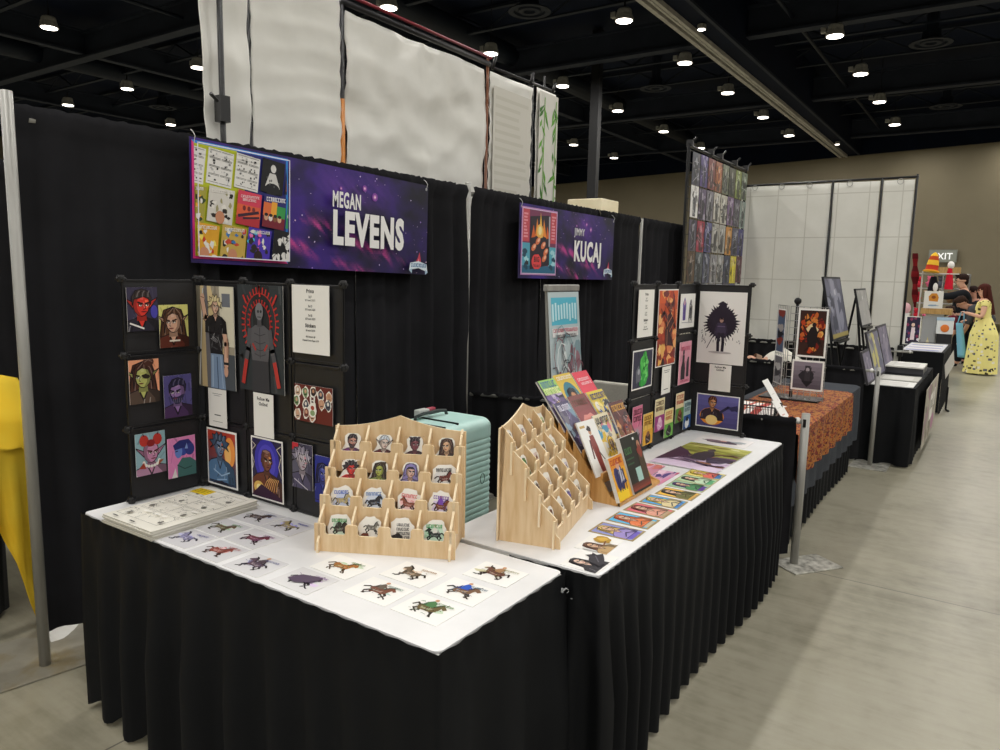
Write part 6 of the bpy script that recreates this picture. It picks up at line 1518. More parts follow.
# ================================================================== next booths along the aisle
def print_wall():
    """tall black grid wall hung with rows of art prints"""
    x0, x1, y = 7.9, 10.06, 2.93
    t = thing('grid_wall', 'tall black wire grid wall standing behind the next booth, hung with art prints', 'grid wall', ((x0 + x1) / 2, y, 0))
    w = x1 - x0
    for k in range(3):
        m = M(); a = -w / 2 + k * w / 3; b = a + w / 3
        for q in range(9): xx = a + .01 + (b - a - .02) * q / 8; m.tube([(xx, .0, .03), (xx, .0, 3.0)], .004, 5)
        for q in range(24): zz = .04 + 2.95 * q / 23; m.tube([(a + .01, .006, zz), (b - .01, .006, zz)], .004, 5)
        m.obj('wire_panel', 'black_metal', t)
    for k in range(4):
        m = M(); m.tube([(-w / 2 + k * w / 3, .02, .02), (-w / 2 + k * w / 3, .02, 3.06)], .016, 8); m.tube([(-w / 2 + k * w / 3, -.25, .015), (-w / 2 + k * w / 3, .12, .015)], .016, 8); m.obj('upright', 'black_metal', t)
    m = M(); m.tube([(-w / 2, .02, 3.04), (w / 2, .02, 3.04)], .018, 8); m.obj('top_bar', 'black_metal', t)
    for k, xx in enumerate((-w / 2 + .03, -w / 6, -.02, w / 6 + .2, w / 2 - .03)):
        m = M(); m.box(xx - .02, -.02, 3.03, xx + .02, .05, 3.1); m.tube([(xx, 0, 3.07), (xx + .04, -.04, 3.13)], .012, 6); m.obj('clamp', 'black_plastic', t)
    cw = .252; xs = [x0 + .05 + i * (w - .06) / 8 for i in range(8)]
    pal = [['#3a3c4a', '#e6e4e0', '#4a4458', '#5a4028'], ['#4a3a78', '#5a4a6a', '#a83048', '#50585c'], ['#7a3a34', '#74707a', '#4a4a80', '#4a4e66'], ['#9a5a38', '#c8c4ba', '#b0aea8', '#8a888c'],
           ['#6a7058', '#c0bcb0', '#a8a6a0', '#9a9a98'], ['#4a4a38', '#7a6088', '#c88a3a', '#3a4058'], ['#7a8a3a', '#4a4458', '#4a4a60', '#d8c838'], ['#5a6a50', '#8a9a94', '#4a4880', '#6a3a44']]
    nm = {'#e6e4e0': 'white ink', '#d8c838': 'bright yellow'}
    colname = [['slate', 'white', 'dusky purple', 'bronze'], ['violet', 'mauve', 'crimson', 'grey-green'], ['rust', 'grey', 'indigo', 'steel blue'], ['copper', 'cream', 'pale grey', 'mid grey'], ['sage', 'bone', 'silver', 'ash grey'], ['dark olive', 'lilac', 'amber', 'navy'], ['lime', 'plum', 'slate purple', 'yellow'], ['moss', 'pale teal', 'blue violet', 'wine']]
    rows = ['top row', 'second row', 'third row', 'fourth row']
    for i in range(8):
        for j in range(4):
            r = random.Random(i * 4 + j); z1 = 2.99 - j * .36 - r.uniform(0, .012); hh = .345
            A = Art(cw - .012, hh, frame((xs[i] + cw / 2, y - .014, z1 - hh / 2), (1, 0, 0), (0, 0, 1)), .002, '#2a2a2c')
            c = pal[i][j]; W2, H2 = A.w, A.h
            A.rect(*A.win, c)
            for q in range(22): A.blob(r.uniform(-W2 * .45, W2 * .45), r.uniform(-H2 * .45, H2 * .45), W2 * r.uniform(.05, .18), H2 * r.uniform(.04, .12), r.choice([lighter(c, .15), lighter(c, .45), darker(c, .5), darker(c, .3), c, mixc(c, '#a08a78', .4)]), r.randrange(999), 10, .5)
            A.poly([(-.04, -.16), (-.055, .0), (-.03, .07), (.03, .07), (.055, .0), (.04, -.16)], darker(c, .4) if j != 1 or i else '#44444a'); A.ell(.0, .1, .022, .028, lighter(c, .5), 10)
            for q in range(9): A.line([(r.uniform(-.1, .1), r.uniform(-.15, .1)), (r.uniform(-.1, .1), r.uniform(-.1, .16))], .005, r.choice([lighter(c, .65), darker(c, .3)]))
            if (i, j) == (3, 0): A.ell(0, .02, .06, .1, '#c8844a', 14); A.ell(0, .02, .035, .07, '#7a3a28', 14)
            if (i, j) == (6, 3): A.poly([(-.03, -.16), (-.05, .05), (0, .13), (.05, .05), (.03, -.16)], '#e8d840'); A.ell(0, .12, .02, .025, '#d8b890')
            A.ell(r.uniform(-.02, .02), .07, .02, .026, lighter(c, .55))
            art_thing('art_print', '%s print, %s from the left in the %s of the tall grid wall' % (colname[i][j], ORD[i], rows[j]), 'art print', A, 'gloss', 'prints on the tall grid wall')
    for i in range(2, 8):
        r = random.Random(90 + i); hh = .3
        A = Art(cw - .012, hh, frame((xs[i] + cw / 2, y - .014, 1.55 - hh / 2), (1, 0, 0), (0, 0, 1)), .002, '#2a2a2c')
        c = ['#8a8c98', '#77767c', '#9a9aa2', '#5a5868', '#4a4a78', '#b8b6b0'][i - 2]
        A.rect(*A.win, c)
        for q in range(6): A.blob(r.uniform(-.1, .1), r.uniform(-.12, .12), .05, .04, r.choice([lighter(c, .4), darker(c, .5)]), q, 10, .4)
        art_thing('art_print', '%s print, %s from left in the cut-off lowest row of the tall grid wall' % (['pale grey-blue', 'grey', 'light grey', 'dim mauve', 'deep violet', 'off-white'][i - 2], ORD[i]), 'art print', A, 'gloss', 'prints on the tall grid wall')

def orange_booth():
    x0, x1, y0, y1, z = 4.36, 6.74, .945, 1.50, .75
    folding_table('folding_table', x0 + .02, x1 - .02, y0 + .02, y1 - .02, z - .01, 'table of the next booth under an orange patterned cloth')
    o = skirt([(x0, y1), (x0, y0 + .01), (x1, y0 + .01), (x1 + .001, y1)], z - .012, .012, .13, .024, 21); tag(o, 'black pleated skirt showing below the grey and orange cloths', 'table skirt', 'black table skirts')
    def hang(nm, mt, lab, top, ax0, ax1, ay0, ay1, drop, rdrop, off, seed, zt):
        """a cloth laid flat on the table top and hanging over its front and its far end"""
        def fn(s, t):
            L = ay1 - ay0; tot = L + drop; d = t * tot
            x = ax0 + (ax1 - ax0) * s
            if d < L: return (x, ay1 - d, zt)
            u = d - L
            return (x, ay0 - off - .012 * sin(x * 26 + seed) * min(1, u * 5), zt - u - .01 * sin(x * 7 + seed) * u)
        m = M(); m.grid(fn, 90, 40)
        if rdrop:
            m.grid(lambda s, t: (ax1 + .004 + .01 * sin(s * 30) * t + .03 * t, ay1 - (ay1 - ay0) * s, zt - rdrop * t * (1 + .25 * s)), 30, 14)
        tag(m.obj(nm, mt, smooth=False, solid=.002), lab, 'cloth')
    hang('grey_cloth', 'greycloth', 'charcoal grey cloth under the orange one, longer at the front and far end', 0, x0 - .01, x1 + .02, y0 - .02, y1 + .02, .46, .42, .025, 3, z + .001)
    hang('patterned_cloth', 'paisley', 'orange and red patterned cloth spread over the grey cloth', 0, x0 + .005, 6.26, y0 - .03, y1 - .06, .30, 0, .034, 8, z + .005)
    # spinner rack with prints
    t = thing('wire_print_rack', 'wire print rack with a black top knob standing on the orange cloth', 'print rack', (5.62, 1.17, z + .006))
    m = M(); m.tube([(0, .04, .0), (0, .04, .70)], .012, 8); m.ball((0, .04, .715), .026, 10, 8); m.obj('centre_post', 'black_metal', t, smooth=True)
    m = M(); m.box(-.12, -.17, 0, .12, .24, .012); m.obj('base', 'black_metal', t, bevel=.003)
    def mesh_panel(p0, p1, n):
        m = M(); p0 = Vector(p0); p1 = Vector(p1)
        for k in range(n + 1):
            q = p0.lerp(p1, k / n); m.tube([(q.x, q.y, .012), (q.x, q.y, .68)], .0025, 5)
        for k in range(14):
            zz = .02 + .66 * k / 13; m.tube([(p0.x, p0.y, zz), (p1.x, p1.y, zz)], .0025, 5)
        m.obj('wire_panel', 'wire', t)
    mesh_panel((-.1, -.2, 0), (-.1, .06, 0), 6); mesh_panel((-.1, .075, 0), (.08, .19, 0), 6)
    def a(A):
        r = random.Random(4)
        for k in range(40):
            a_ = r.uniform(0, 6.28); q = r.uniform(.4, 1.05); A.blob(.075 * q * cos(a_), .125 * q * sin(a_), .016, .02, r.choice(['#b8421c', '#d8843c', '#7a1c12', '#e8b060', '#4a140e', '#c8642c']), k, 10, .5)
        A.blob(0, .03, .035, .03, '#e8d0a0', 6, 12, .4); A.poly([(-.02, -.1), (-.035, -.02), (-.01, .04), (.02, .055), (.04, .0), (.03, -.1)], '#1c1212'); A.ell(.012, .06, .014, .016, '#241616'); A.line([(-.03, .0), (-.06, .05)], .01, '#1c1212'); A.line([(.03, -.02), (.055, -.07)], .012, '#1c1212')
        for k in range(10): A.line([(.09 * cos(k * .7), .15 * sin(k * .7)), (.06 * cos(k * .7 + .3), .1 * sin(k * .7 + .3))], .005, '#2a100c')
    wall_art('X', 5.513, 1.175, .975, 1.08, 1.425, 'white-bordered print of a dark rider in a ring of orange fire on the wire rack', a, '#3a2018', .013, cat='art print', group='prints on the wire rack')
    def a(A):
        A.grad(*A.win, '#5a525c', '#8a808c', 6); A.blob(0, .0, .05, .055, '#2a262c', 4, 16, .35); A.rect(-.018, -.05, .018, .07, '#38343a'); A.ell(0, .04, .012, .016, '#a8a0a6'); A.line([(-.05, .03), (.05, .03)], .006, '#3a363c'); A.poly([(-.04, -.04), (0, -.085), (.04, -.04)], '#1e1b20')
    wall_art('X', 5.513, 1.192, .975, .84, 1.058, 'white-bordered grey print of a dark throne-like figure on the wire rack', a, '#6a626c', .013, cat='art print', group='prints on the wire rack')
    d = Vector((.18, .115, 0)).normalized()
    for z0, z1, lab, cs in ((1.09, 1.41, 'narrow print with blue and red stripes on the turned side of the wire rack', ['#56647e', '#8a3c30', '#26262e', '#a8a09c']), (.86, 1.07, 'narrow grey print low on the turned side of the wire rack', ['#77757a', '#a8a6a8', '#4a484c', '#c8c6c4'])):
        c = Vector((5.605, 1.30, (z0 + z1) / 2)) + Vector((-d.y, d.x, 0)) * .008
        A = Art(.16, z1 - z0, frame(c, (-d.x, -d.y, 0), (0, 0, 1)), .002); A.border(.008, cs[0])
        for k in range(6): A.blob(0, -.12 + .05 * k, .06, .03, cs[k % 4], k, 11, .4)
        art_thing('art_print', lab, 'art print', A, group='prints on the wire rack')
    # signs and sheets on the near end of the orange table, behind a wire basket
    for (x, y, zz, w, h, tl, tw, lab) in ((4.80, 1.05, z + .008, .13, .27, .58, .0, 'white strip sign leaning back on the orange cloth'), (4.56, .975, z + .008, .12, .17, .62, .0, 'lower white strip sign just behind the low black drape')):
        T = frame((x, y, zz), (1, 0, 0), (0, sin(tl), cos(tl))) @ Matrix.Rotation(tw, 4, 'Z') @ Matrix.Translation((0, h / 2, 0))
        A = Art(w, h, T, .003, '#efeeea'); A.rect(-.03, -.02, .03, -.012, '#d0a8a0'); A.rect(-.03, .03, .03, .034, '#c8c6c2')
        o = art_thing('strip_sign', lab, 'sign', A)
        m = M(); m.box(x - .03, y + .006, zz - .002, x + .03, y + .10, zz + .004); m.tube([(x, y + .095, zz + .002), (x, y + sin(tl) * h * .6 + .004, zz + cos(tl) * h * .6)], .004, 6); m.obj('prop', 'clear', o)
    for k, (x, y, lab) in enumerate(((4.86, 1.28, 'white sheet with red bands near the low black drape'), (5.12, 1.3, 'white sheet with red bands, farther from the low black drape'))):
        A = Art(.22, .3, frame((x, y, z + .0075), (1, 0, 0), (0, 1, 0)) @ Matrix.Rotation(.1 * (1 - 2 * k), 4, 'Z'), .002, '#efece8', '#efece8')
        A.rect(-.11, -.05, .11, .0, '#b8382c'); A.rect(-.11, .05, .11, .075, '#c8503c')
        art_thing('price_sheet', lab, 'paper sheet', A)
    t = thing('wire_basket', 'small black wire basket on the near end of the orange table', 'basket', (4.62, 1.2, z + .006))
    m = M()
    for k in range(12):
        m.tube([(-.1 + .2 * k / 11, -.14, 0), (-.1 + .2 * k / 11, -.14, .1)], .002, 4); m.tube([(-.1 + .2 * k / 11, .14, 0), (-.1 + .2 * k / 11, .14, .1)], .002, 4)
    for k in range(15):
        m.tube([(-.1, -.14 + .28 * k / 14, 0), (-.1, -.14 + .28 * k / 14, .1)], .002, 4); m.tube([(.1, -.14 + .28 * k / 14, 0), (.1, -.14 + .28 * k / 14, .1)], .002, 4); m.tube([(-.1, -.14 + .28 * k / 14, .002), (.1, -.14 + .28 * k / 14, .002)], .002, 4)
    m.obj('wire_body', 'black_metal', t)
    m = M(); m.tube([(-.1, -.14, .1), (.1, -.14, .1), (.1, .14, .1), (-.1, .14, .1)], .004, 6, closed=True); m.obj('rim', 'black_metal', t)
    padded_chair(4.80, 2.1, math.radians(95), 'grey padded chair behind the low drape, its back showing beside the far display board')
    t = thing('grey_bag', 'grey soft bag hung against the grey padded chair', 'bag', (4.70, 2.16, .49))
    m = M()
    m.grid(lambda s, v: ((.075 + .02 * sin(v * pi)) * cos(2 * pi * s) * (1 - .75 * v ** 4), (.1 + .03 * sin(v * pi)) * sin(2 * pi * s) * (1 - .7 * v ** 4), .30 * v), 18, 10); m.obj('bag_body', 'chair_grey', t, smooth=True)
    m = M(); m.tube([(0, -.03, .29), (0, -.02, .34), (0, .03, .34), (0, .04, .29)], .006, 6); m.obj('handle', 'chair_grey', t)

def paper_booth():
    x0, x1, y0, y1, z = 7.2, 9.15, .53, .95, .71
    folding_table('folding_table', x0 + .02, x1 - .02, y0 + .02, y1 - .02, z - .01, 'table of the third booth under a black cloth and flat papers')
    o = skirt([(x0, y1), (x0, y0), (x1, y0), (x1, y1)], z - .004, .012, .16, .03, 41); tag(o, 'black skirt of the paper covered table in the third booth', 'table skirt', 'black table skirts')
    m = M(); m.prism(round_rect(x0 - .004, y0 - .004, x1 + .004, y1 + .004, .02), z - .006, z); tag(m.obj('table_cloth', 'skirt'), 'black cloth top of the third booth table', 'cloth')
    A = Art(1.5, .56, frame((8.3, y0 - .065, .385), (1, 0, 0), (0, 0, 1)), .004, '#b8b2a4', '#aca698')
    r = random.Random(4)
    for k in range(16): A.blob(r.uniform(-.7, .7), r.uniform(-.26, .26), .12, .07, r.choice(['#8c8674', '#c4beb0', '#9a8088', '#7f7a6c']), k, 11, .4)
    A.rect(-.16, -.1, .2, .16, '#e4e2da'); title_bars(A, -.12, .18, .05, .09, '#6a6660', 3); A.rect(.28, .0, .4, .18, '#e8e6de'); A.blob(.3, -.16, .16, .08, '#b07a98', 3)
    art_thing('hanging_poster', 'pale poster hung on the aisle side of the third booth table', 'poster', A)
    for (x, y, w, h, zz, lab, c) in ((7.42, .74, .38, .38, z, 'white sheet nearest the aisle corner of the third booth table', '#e4e3de'), (7.88, .74, .4, .38, z, 'grey-edged sheet in the middle of the third booth table', '#c4c2ba'), (8.55, .74, .5, .36, z + .06, 'white board raised at the far end of the third booth table', '#e6e4dc')):
        m = M(); m.box(x - w / 2, y - h / 2, zz + .0005, x + w / 2, y + h / 2, zz + (.006 if zz == z else .014), c)
        m.box(x - w * .36, y - h * .36, zz + .006, x + w * .3, y + h * .3, zz + (.0065 if zz == z else .0145), '#d4d2cc')
        o = m.obj('paper_sheet', 'print'); tag(o, lab, 'paper')
    m = M(); m.box(8.32, .56, z + .0005, 8.78, .92, z + .06, '#4a4a4e'); tag(m.obj('print_box', 'plastic'), 'dark flat box under the raised white board', 'box')
    # framed pictures
    def leaning(nm, lab, p, w, h, tilt, fn, bg, fr, stand, zsup):
        T = frame(p, (1, 0, 0), (0, sin(tilt), cos(tilt))) @ Matrix.Translation((0, h / 2, 0))
        A = Art(w, h, T, .02, fr, fr, ); A.border(.02, bg); fn(A)
        o = art_thing(nm, lab, 'framed picture', A)
        if stand:
            t = thing('easel', 'black easel holding ' + stand, 'easel', (p[0], p[1], zsup), 0, 'black easels in the third booth')
            hz = p[2] - zsup
            m = M()
            for sx in (-1, 1): m.tube([(sx * w * .34, -.12, .01), (sx * w * .1, sin(tilt) * h * .9 + .02, hz + h * .9)], .013, 6)
            m.obj('front_legs', 'black_metal', t)
            m = M(); m.tube([(0, .3, .01), (0, sin(tilt) * h * .85 + .03, hz + h * .85)], .013, 6); m.obj('rear_leg', 'black_metal', t)
            m = M(); m.box(-w * .36, -.045, hz - .03, w * .36, -.0, hz - .006); m.obj('ledge', 'black_metal', t)
        return o
    r = random.Random(7)
    def misty(cols, seed, bird=True):
        def fn(A):
            r = random.Random(seed)
            for k in range(26): A.blob(r.uniform(-A.w / 2, A.w / 2), r.uniform(-A.h / 2, A.h / 2), A.w * .12, A.h * r.uniform(.08, .2), r.choice(cols), k + seed, 11, .4)
            A.poly([(-A.w * .06, -A.h * .4), (-A.w * .1, A.h * .05), (0, A.h * .32), (A.w * .1, A.h * .05), (A.w * .06, -A.h * .4)], cols[-1]); A.ell(0, A.h * .25, A.w * .05, A.h * .05, lighter(cols[-1], .4))
            if bird: A.rect(-A.w / 2, -A.h / 2, A.w / 2, -A.h * .4, '#a89858')
        return fn
    leaning('framed_picture', 'tall dark framed picture of a pale misty figure on a black easel', (8.02, 1.3, 1.04), .88, .63, .22, misty(['#55586a', '#6a6a7c', '#484a58', '#7c7a8a', '#8f90a0'], 3), '#5c5d6c', '#222226', 'the tall dark framed picture', 0)
    leaning('framed_picture', 'smaller pale grey framed picture on an easel behind the first', (8.95, 1.2, 1.13), .7, .42, .24, misty(['#a9a8a6', '#b8b7b4', '#9c9b98', '#b0aeaa'], 5, False), '#adaba7', '#2a2a2c', 'the smaller pale picture', 0)
    for k, (xx, ww, hh, zz, lab) in enumerate(((7.28, .42, .24, z + .06, 'short left panel of the muted violet triptych on the third booth table'), (7.88, .7, .40, z + .05, 'middle panel with a yellow figure of the muted triptych on the third booth table'), (8.60, .68, .44, z + .03, 'right panel of the muted violet triptych on the third booth table'))):
        cs = ['#6a6678', '#7c7688', '#575466', '#8a8494', '#8e8898'] if k != 1 else ['#77788a', '#8a8c98', '#686a7c', '#a0a08c', '#c0b878']
        leaning('framed_picture', lab, (xx, .90, z + .004), ww, hh + zz - z, .26, misty(cs, 10 + k, False), '#726e80', '#3c3a3e', None, 0)

def fourth_booth():
    x0, x1, y0, y1, z = 10.42, 12.1, .5, 1.0, .77
    folding_table('folding_table', x0 + .02, x1 - .02, y0 + .02, y1 - .02, z - .01, 'table of the fourth booth under a black cloth')
    m = M(); m.grid(lambda s, t: (x0 + .006 * sin(s * 20) * t - .01 * t, y1 - (y1 - y0) * s, z - .001 - (z - .03) * t), 20, 10); m.grid(lambda s, t: (x0 + (x1 - x0) * s, y0 - .01 * t + .008 * sin(s * 60) * t, z - .001 - (z - .012) * t), 60, 10)
    m.grid(lambda s, t: (x0 + (x1 - x0) * s, y0 + (y1 - y0) * t, z), 4, 4)
    tag(m.obj('table_cloth', 'skirt', solid=.002), 'black cloth over the fourth booth table', 'cloth')
    A = Art(1.3, .44, frame((11.15, .75, z + .001), (1, 0, 0), (0, 1, 0)), .006, '#d8d7d2', '#c4c4cc')
    for k in range(6): A.rect(-.6 + k * .2, -.18, -.46 + k * .2, .18, ['#8a8ab8', '#d8d6d0', '#a8a0c0', '#e0ded8', '#7a88b0', '#c8c0b0'][k])
    art_thing('print_sheet', 'pale sheet of small prints lying on the fourth booth table', 'print sheet', A)
    A = Art(.27, .27, frame((11.0, .455, .58), (1, -.25, 0), (0, -.15, 1)) @ Matrix.Rotation(.75, 4, 'Z'), .002, '#cfcdc6', '#cfcdc6')
    art_thing('hanging_sheet', 'pale sheet hanging corner down over the aisle edge of the fourth booth table', 'paper', A)
    m = M(); m.tube([(10.9, .44, .012), (10.9, .44, .3)], .012, 6); m.tube([(10.9, .44, .012), (10.75, .4, .012)], .012, 6); tag(m.obj('tripod_stand', 'black_metal'), 'black stand foot at the aisle edge of the fourth booth table', 'stand')

# ================================================================== toy and print stall at the end of the row
def stall():
    X = 13.6
    folding_table('folding_table', X - .2, X + 1.2, .72, 1.5, .62, 'low table of the toy stall')
    m = M()
    m.grid(lambda a, b: (X - .23 - .012 * sin(a * 40) * (1 - b), 1.52 - .82 * a, .012 + .61 * b), 30, 8); m.grid(lambda a, b: (X - .22 + 1.44 * a, .69 - .012 * sin(a * 60) * (1 - b), .012 + .61 * b), 40, 8); m.grid(lambda a, b: (X - .23 + 1.45 * a, .69 + .83 * b, .622), 2, 2); tag(m.obj('stall_cloth', 'skirt'), 'black cloth over the low table of the toy stall', 'cloth')
    t = thing('wire_shelf_rack', 'white metal wire rack hung with small goods behind the toy stall', 'rack', (X + 3.75, 1.03, 0))
    m = M()
    for y in (-.5, -.05, .42):
        for x in (-.1, .1): m.tube([(x, y, .01), (x, y, 1.8)], .014, 6)
    m.obj('uprights', 'wire', t)
    for z in (.5, .85, 1.2, 1.5, 1.79):
        m = M(); m.tube([(-.1, -.5, z), (-.1, .42, z)], .012, 6); m.tube([(.1, -.5, z), (.1, .42, z)], .012, 6)
        for k in range(12): m.tube([(-.1, -.5 + .92 * k / 11, z), (.1, -.5 + .92 * k / 11, z)], .004, 4)
        m.obj('wire_shelf', 'wire', t)
    r = random.Random(12)
    cols = ['#c83040', '#e8e4e0', '#2a2a30', '#d86a8a', '#8a6a4a', '#b82838', '#5a5a64', '#e0a8b0', '#7a2430', '#d8d0b8']
    cn = ['red', 'white', 'black', 'pink', 'tan', 'scarlet', 'grey', 'pale pink', 'dark red', 'cream']
    for k in range(20):
        row, c = divmod(k, 5); z = (1.5, 1.2, .85, .5)[row]; y = .37 - c * .19
        m = M(); s = r.uniform(.055, .075); q = cols[(k * 3) % 10]
        m.ball((0, 0, s * 1.1), (s, s, s * 1.1), 10, 8, q); m.ball((0, 0, s * 2.7), (s * .8, s * .8, s * .75), 10, 8, q)
        for sx in (-1, 1): m.ball((-.01, sx * s * .6, s * 3.3), s * .28, 8, 6, q); m.ball((-s * .6, sx * s * .9, s * 1.4), (s * .5, s * .3, s * .3), 8, 6, q)
        o = m.obj('plush_toy', 'dyed', smooth=True); o.location = (X + 3.75, 1.03 + y, z + .014)
        tag(o, '%s plush toy, %s from left on the %s shelf of the wire rack' % (cn[(k * 3) % 10], ORD[c], ('top', 'second', 'third', 'lowest')[row]), 'plush toy', 'plush toys on the wire rack')
    # tall red plush on a pole, striped hat, red and black costumes
    t = thing('costume_pole', 'thin pole holding the red hanging plush and the striped hat', 'pole', (X - .05, 1.06, .622))
    m = M(); m.tube([(0, 0, 0), (0, 0, 1.18)], .012, 8, '#c8c6c0'); m.tube([(0, .16, 1.14), (0, -.5, 1.14)], .01, 6, '#c8c6c0'); m.box(-.1, -.1, 0, .1, .1, .015, '#c8c6c0'); m.obj('pole_frame', 'plastic', t)
    m = M(); m.grid(lambda s, v: (X - .06 + (.05 + .012 * sin(v * 21)) * cos(2 * pi * s) * (.5 + .5 * sin(pi * min(1, v * .9 + .1))), 1.19 + (.048 + .012 * sin(v * 17 + 1)) * sin(2 * pi * s) * (.5 + .5 * sin(pi * min(1, v * .9 + .1))) - .07 * v, 2.08 - .86 * v), 14, 30, '#7a1c20', 0, lambda u, v: '#6e161a' if int(v * 9) % 2 else '#4e0e12')
    tag(m.obj('hanging_plush', 'dyed', smooth=True), 'long dark red hanging plush at the left of the toy stall', 'plush toy')
    m = M(); m.lathe([(.17, .0), (.155, .02), (.125, .03), (.12, .11), (.105, .19), (.08, .26), (.045, .305), (.005, .325)], 18); m.c = []
    cs = ['#d8902c', '#d8902c', '#b83a24', '#e8b83a', '#b84a24', '#e8b83a', '#e8c040', '#e8b83a']
    m.c = [cs[min(7, i // 18)] for i in range(len(m.f))]
    o = m.obj('striped_hat', 'dyed', smooth=True); o.location = (X - .12, .94, 1.79); o.rotation_euler = (.1, .1, 0); o.scale = (.72, .72, .95); tag(o, 'tall orange, yellow and red striped soft hat above the toy stall', 'hat')
    def bundle(y, z, w, h, col, nm, lab, x=X - .02, seed=1):
        m = M(); m.grid(lambda s, v: (x + w * .5 * cos(2 * pi * s) * (.35 + .75 * v - .3 * v * v) , y + w * .5 * sin(2 * pi * s) * (.35 + .75 * v - .3 * v * v) * (1 + .18 * sin(s * 31 + v * 4)), z - h * v), 22, 12, col); tag(m.obj(nm, 'dyed', smooth=True), lab, 'costume')
    bundle(.69, 1.86, .14, .34, '#c81e34', 'hanging_costume', 'bright red hanging costume with a white collar at the toy stall')
    m = M(); m.ball((X - .02, .685, 1.90), (.05, .05, .06), 10, 8, '#eceae6'); tag(m.obj('white_collar', 'dyed', smooth=True), 'white fluffy ball on top of the red hanging costume', 'ornament')
    bundle(.90, 1.72, .2, .32, '#1c1a20', 'hanging_costume', 'black hanging costume with a white front at the toy stall')
    m = M(); m.ball((X - .115, .86, 1.55), (.02, .035, .07), 8, 6, '#e4e2de'); tag(m.obj('bow', 'dyed', smooth=True), 'white front of the black hanging costume', 'ornament')
    # framed orange print on a tan box
    m = M(); m.box(X - .25, .60, 1.13, X + .05, 1.02, 1.22); tag(m.obj('wooden_box', 'tan_wood', bevel=.004), 'tan wooden box under the orange picture of the toy stall', 'box')
    m = M(); m.box(X - .18, .7, .622, X - .08, .95, 1.13); tag(m.obj('display_riser', 'white_sheet', bevel=.004), 'white riser carrying the tan wooden box of the toy stall', 'riser')
    def a(A): A.poly([(-.06, -.02), (-.07, .05), (-.03, .1), (.04, .1), (.07, .04), (.06, -.03)], '#c8842c'); A.ell(0, .04, .03, .025, '#8a4a1c'); A.blob(0, -.09, .07, .015, '#8aa0b4', 2, 12, .3)
    wall_art('X', X - .245, .99, .73, 1.221, 1.49, 'white picture of an orange-brown shape above the tan box at the toy stall', a, '#dcdad4', cat='framed picture', name='framed_picture', t=.012)
    def a(A):
        for k in range(14): A.blob(RND.uniform(-.09, .09), RND.uniform(-.2, .2), .02, .025, RND.choice(['#e0dce8', '#8a3a5a', '#4a3a6a']), k, 9, .3)
        A.poly([(-.03, -.15), (-.02, .05), (.03, .05), (.03, -.15)], '#e8d8e0'); A.ell(0, .09, .025, .03, '#e8c8b8')
    wall_art('X', X - .205, 1.21, 1.0, .63, 1.08, 'dark purple poster with a white figure leaning at the toy stall', a, '#2c2440', .01, cat='poster', name='poster_sign', t=.01)
    wall_art('X', X - .205, .985, .79, .63, 1.09, 'plain grey board leaning at the toy stall, with a pale mark near its foot', lambda A: (A.poly([(-.02, -.2), (0, -.09), (.02, -.2)], '#c8b878'), A.ell(0, -.17, .02, .03, '#d0c8a8')), '#9a9c9e', cat='board', name='grey_sign', t=.01)
    m = M(); m.box(X - .28, .56, .83, X - .06, .78, 1.08, '#dfe2e4'); m.box(X - .285, .555, 1.04, X - .055, .785, 1.085, '#a8c4dc'); m.ball((X - .284, .665, .92), (.006, .06, .06), 12, 8, '#e07a30'); tag(m.obj('toy_box', 'plastic', bevel=.006), 'white toy box with an orange round picture at the aisle corner of the toy stall', 'box')
    m = M(); m.box(X - .27, .56, .622, X - .07, .77, .83, '#202024'); tag(m.obj('black_carton', 'plastic'), 'black carton under the white toy box', 'box')
    m = M(); m.box(X - .12, 1.19, .622, X + .1, 1.36, 1.12, '#e4e2e0'); m.ball((X - .06, 1.25, 1.2), (.06, .08, .09), 10, 8, '#e0b0b8'); m.ball((X - .02, 1.3, 1.17), (.05, .05, .06), 10, 8, '#e8e4e0'); tag(m.obj('white_carton', 'plastic', smooth=False), 'white carton topped with pink and white soft things, left of the toy stall', 'box')
    m = M(); m.box(X + 3.65, .70, 1.805, X + 3.85, 1.08, 1.93); tag(m.obj('cardboard_box', 'tan_wood'), 'brown cardboard box on top of the white wire rack', 'box')
    # blue bag on the floor side
    m = M(); m.grid(lambda s, v: (15.75 + .07 * cos(2 * pi * s) * (1 - .4 * v), .47 + .10 * v + .07 * sin(2 * pi * s) * (1 - .25 * v), .28 + .62 * v), 16, 12, '#78b4cc'); 
    o = m.obj('blue_bag', 'dyed', smooth=True, solid=.004); tag(o, 'light blue shoulder bag carried by the person bending at the toy stall', 'bag')
    m = M(); m.tube([(15.75, .6, .88), (15.85, .56, 1.1), (15.9, .52, 1.12), (15.8, .5, .9)], .01, 6, '#6aa0b8'); m.obj('strap', 'dyed', o)

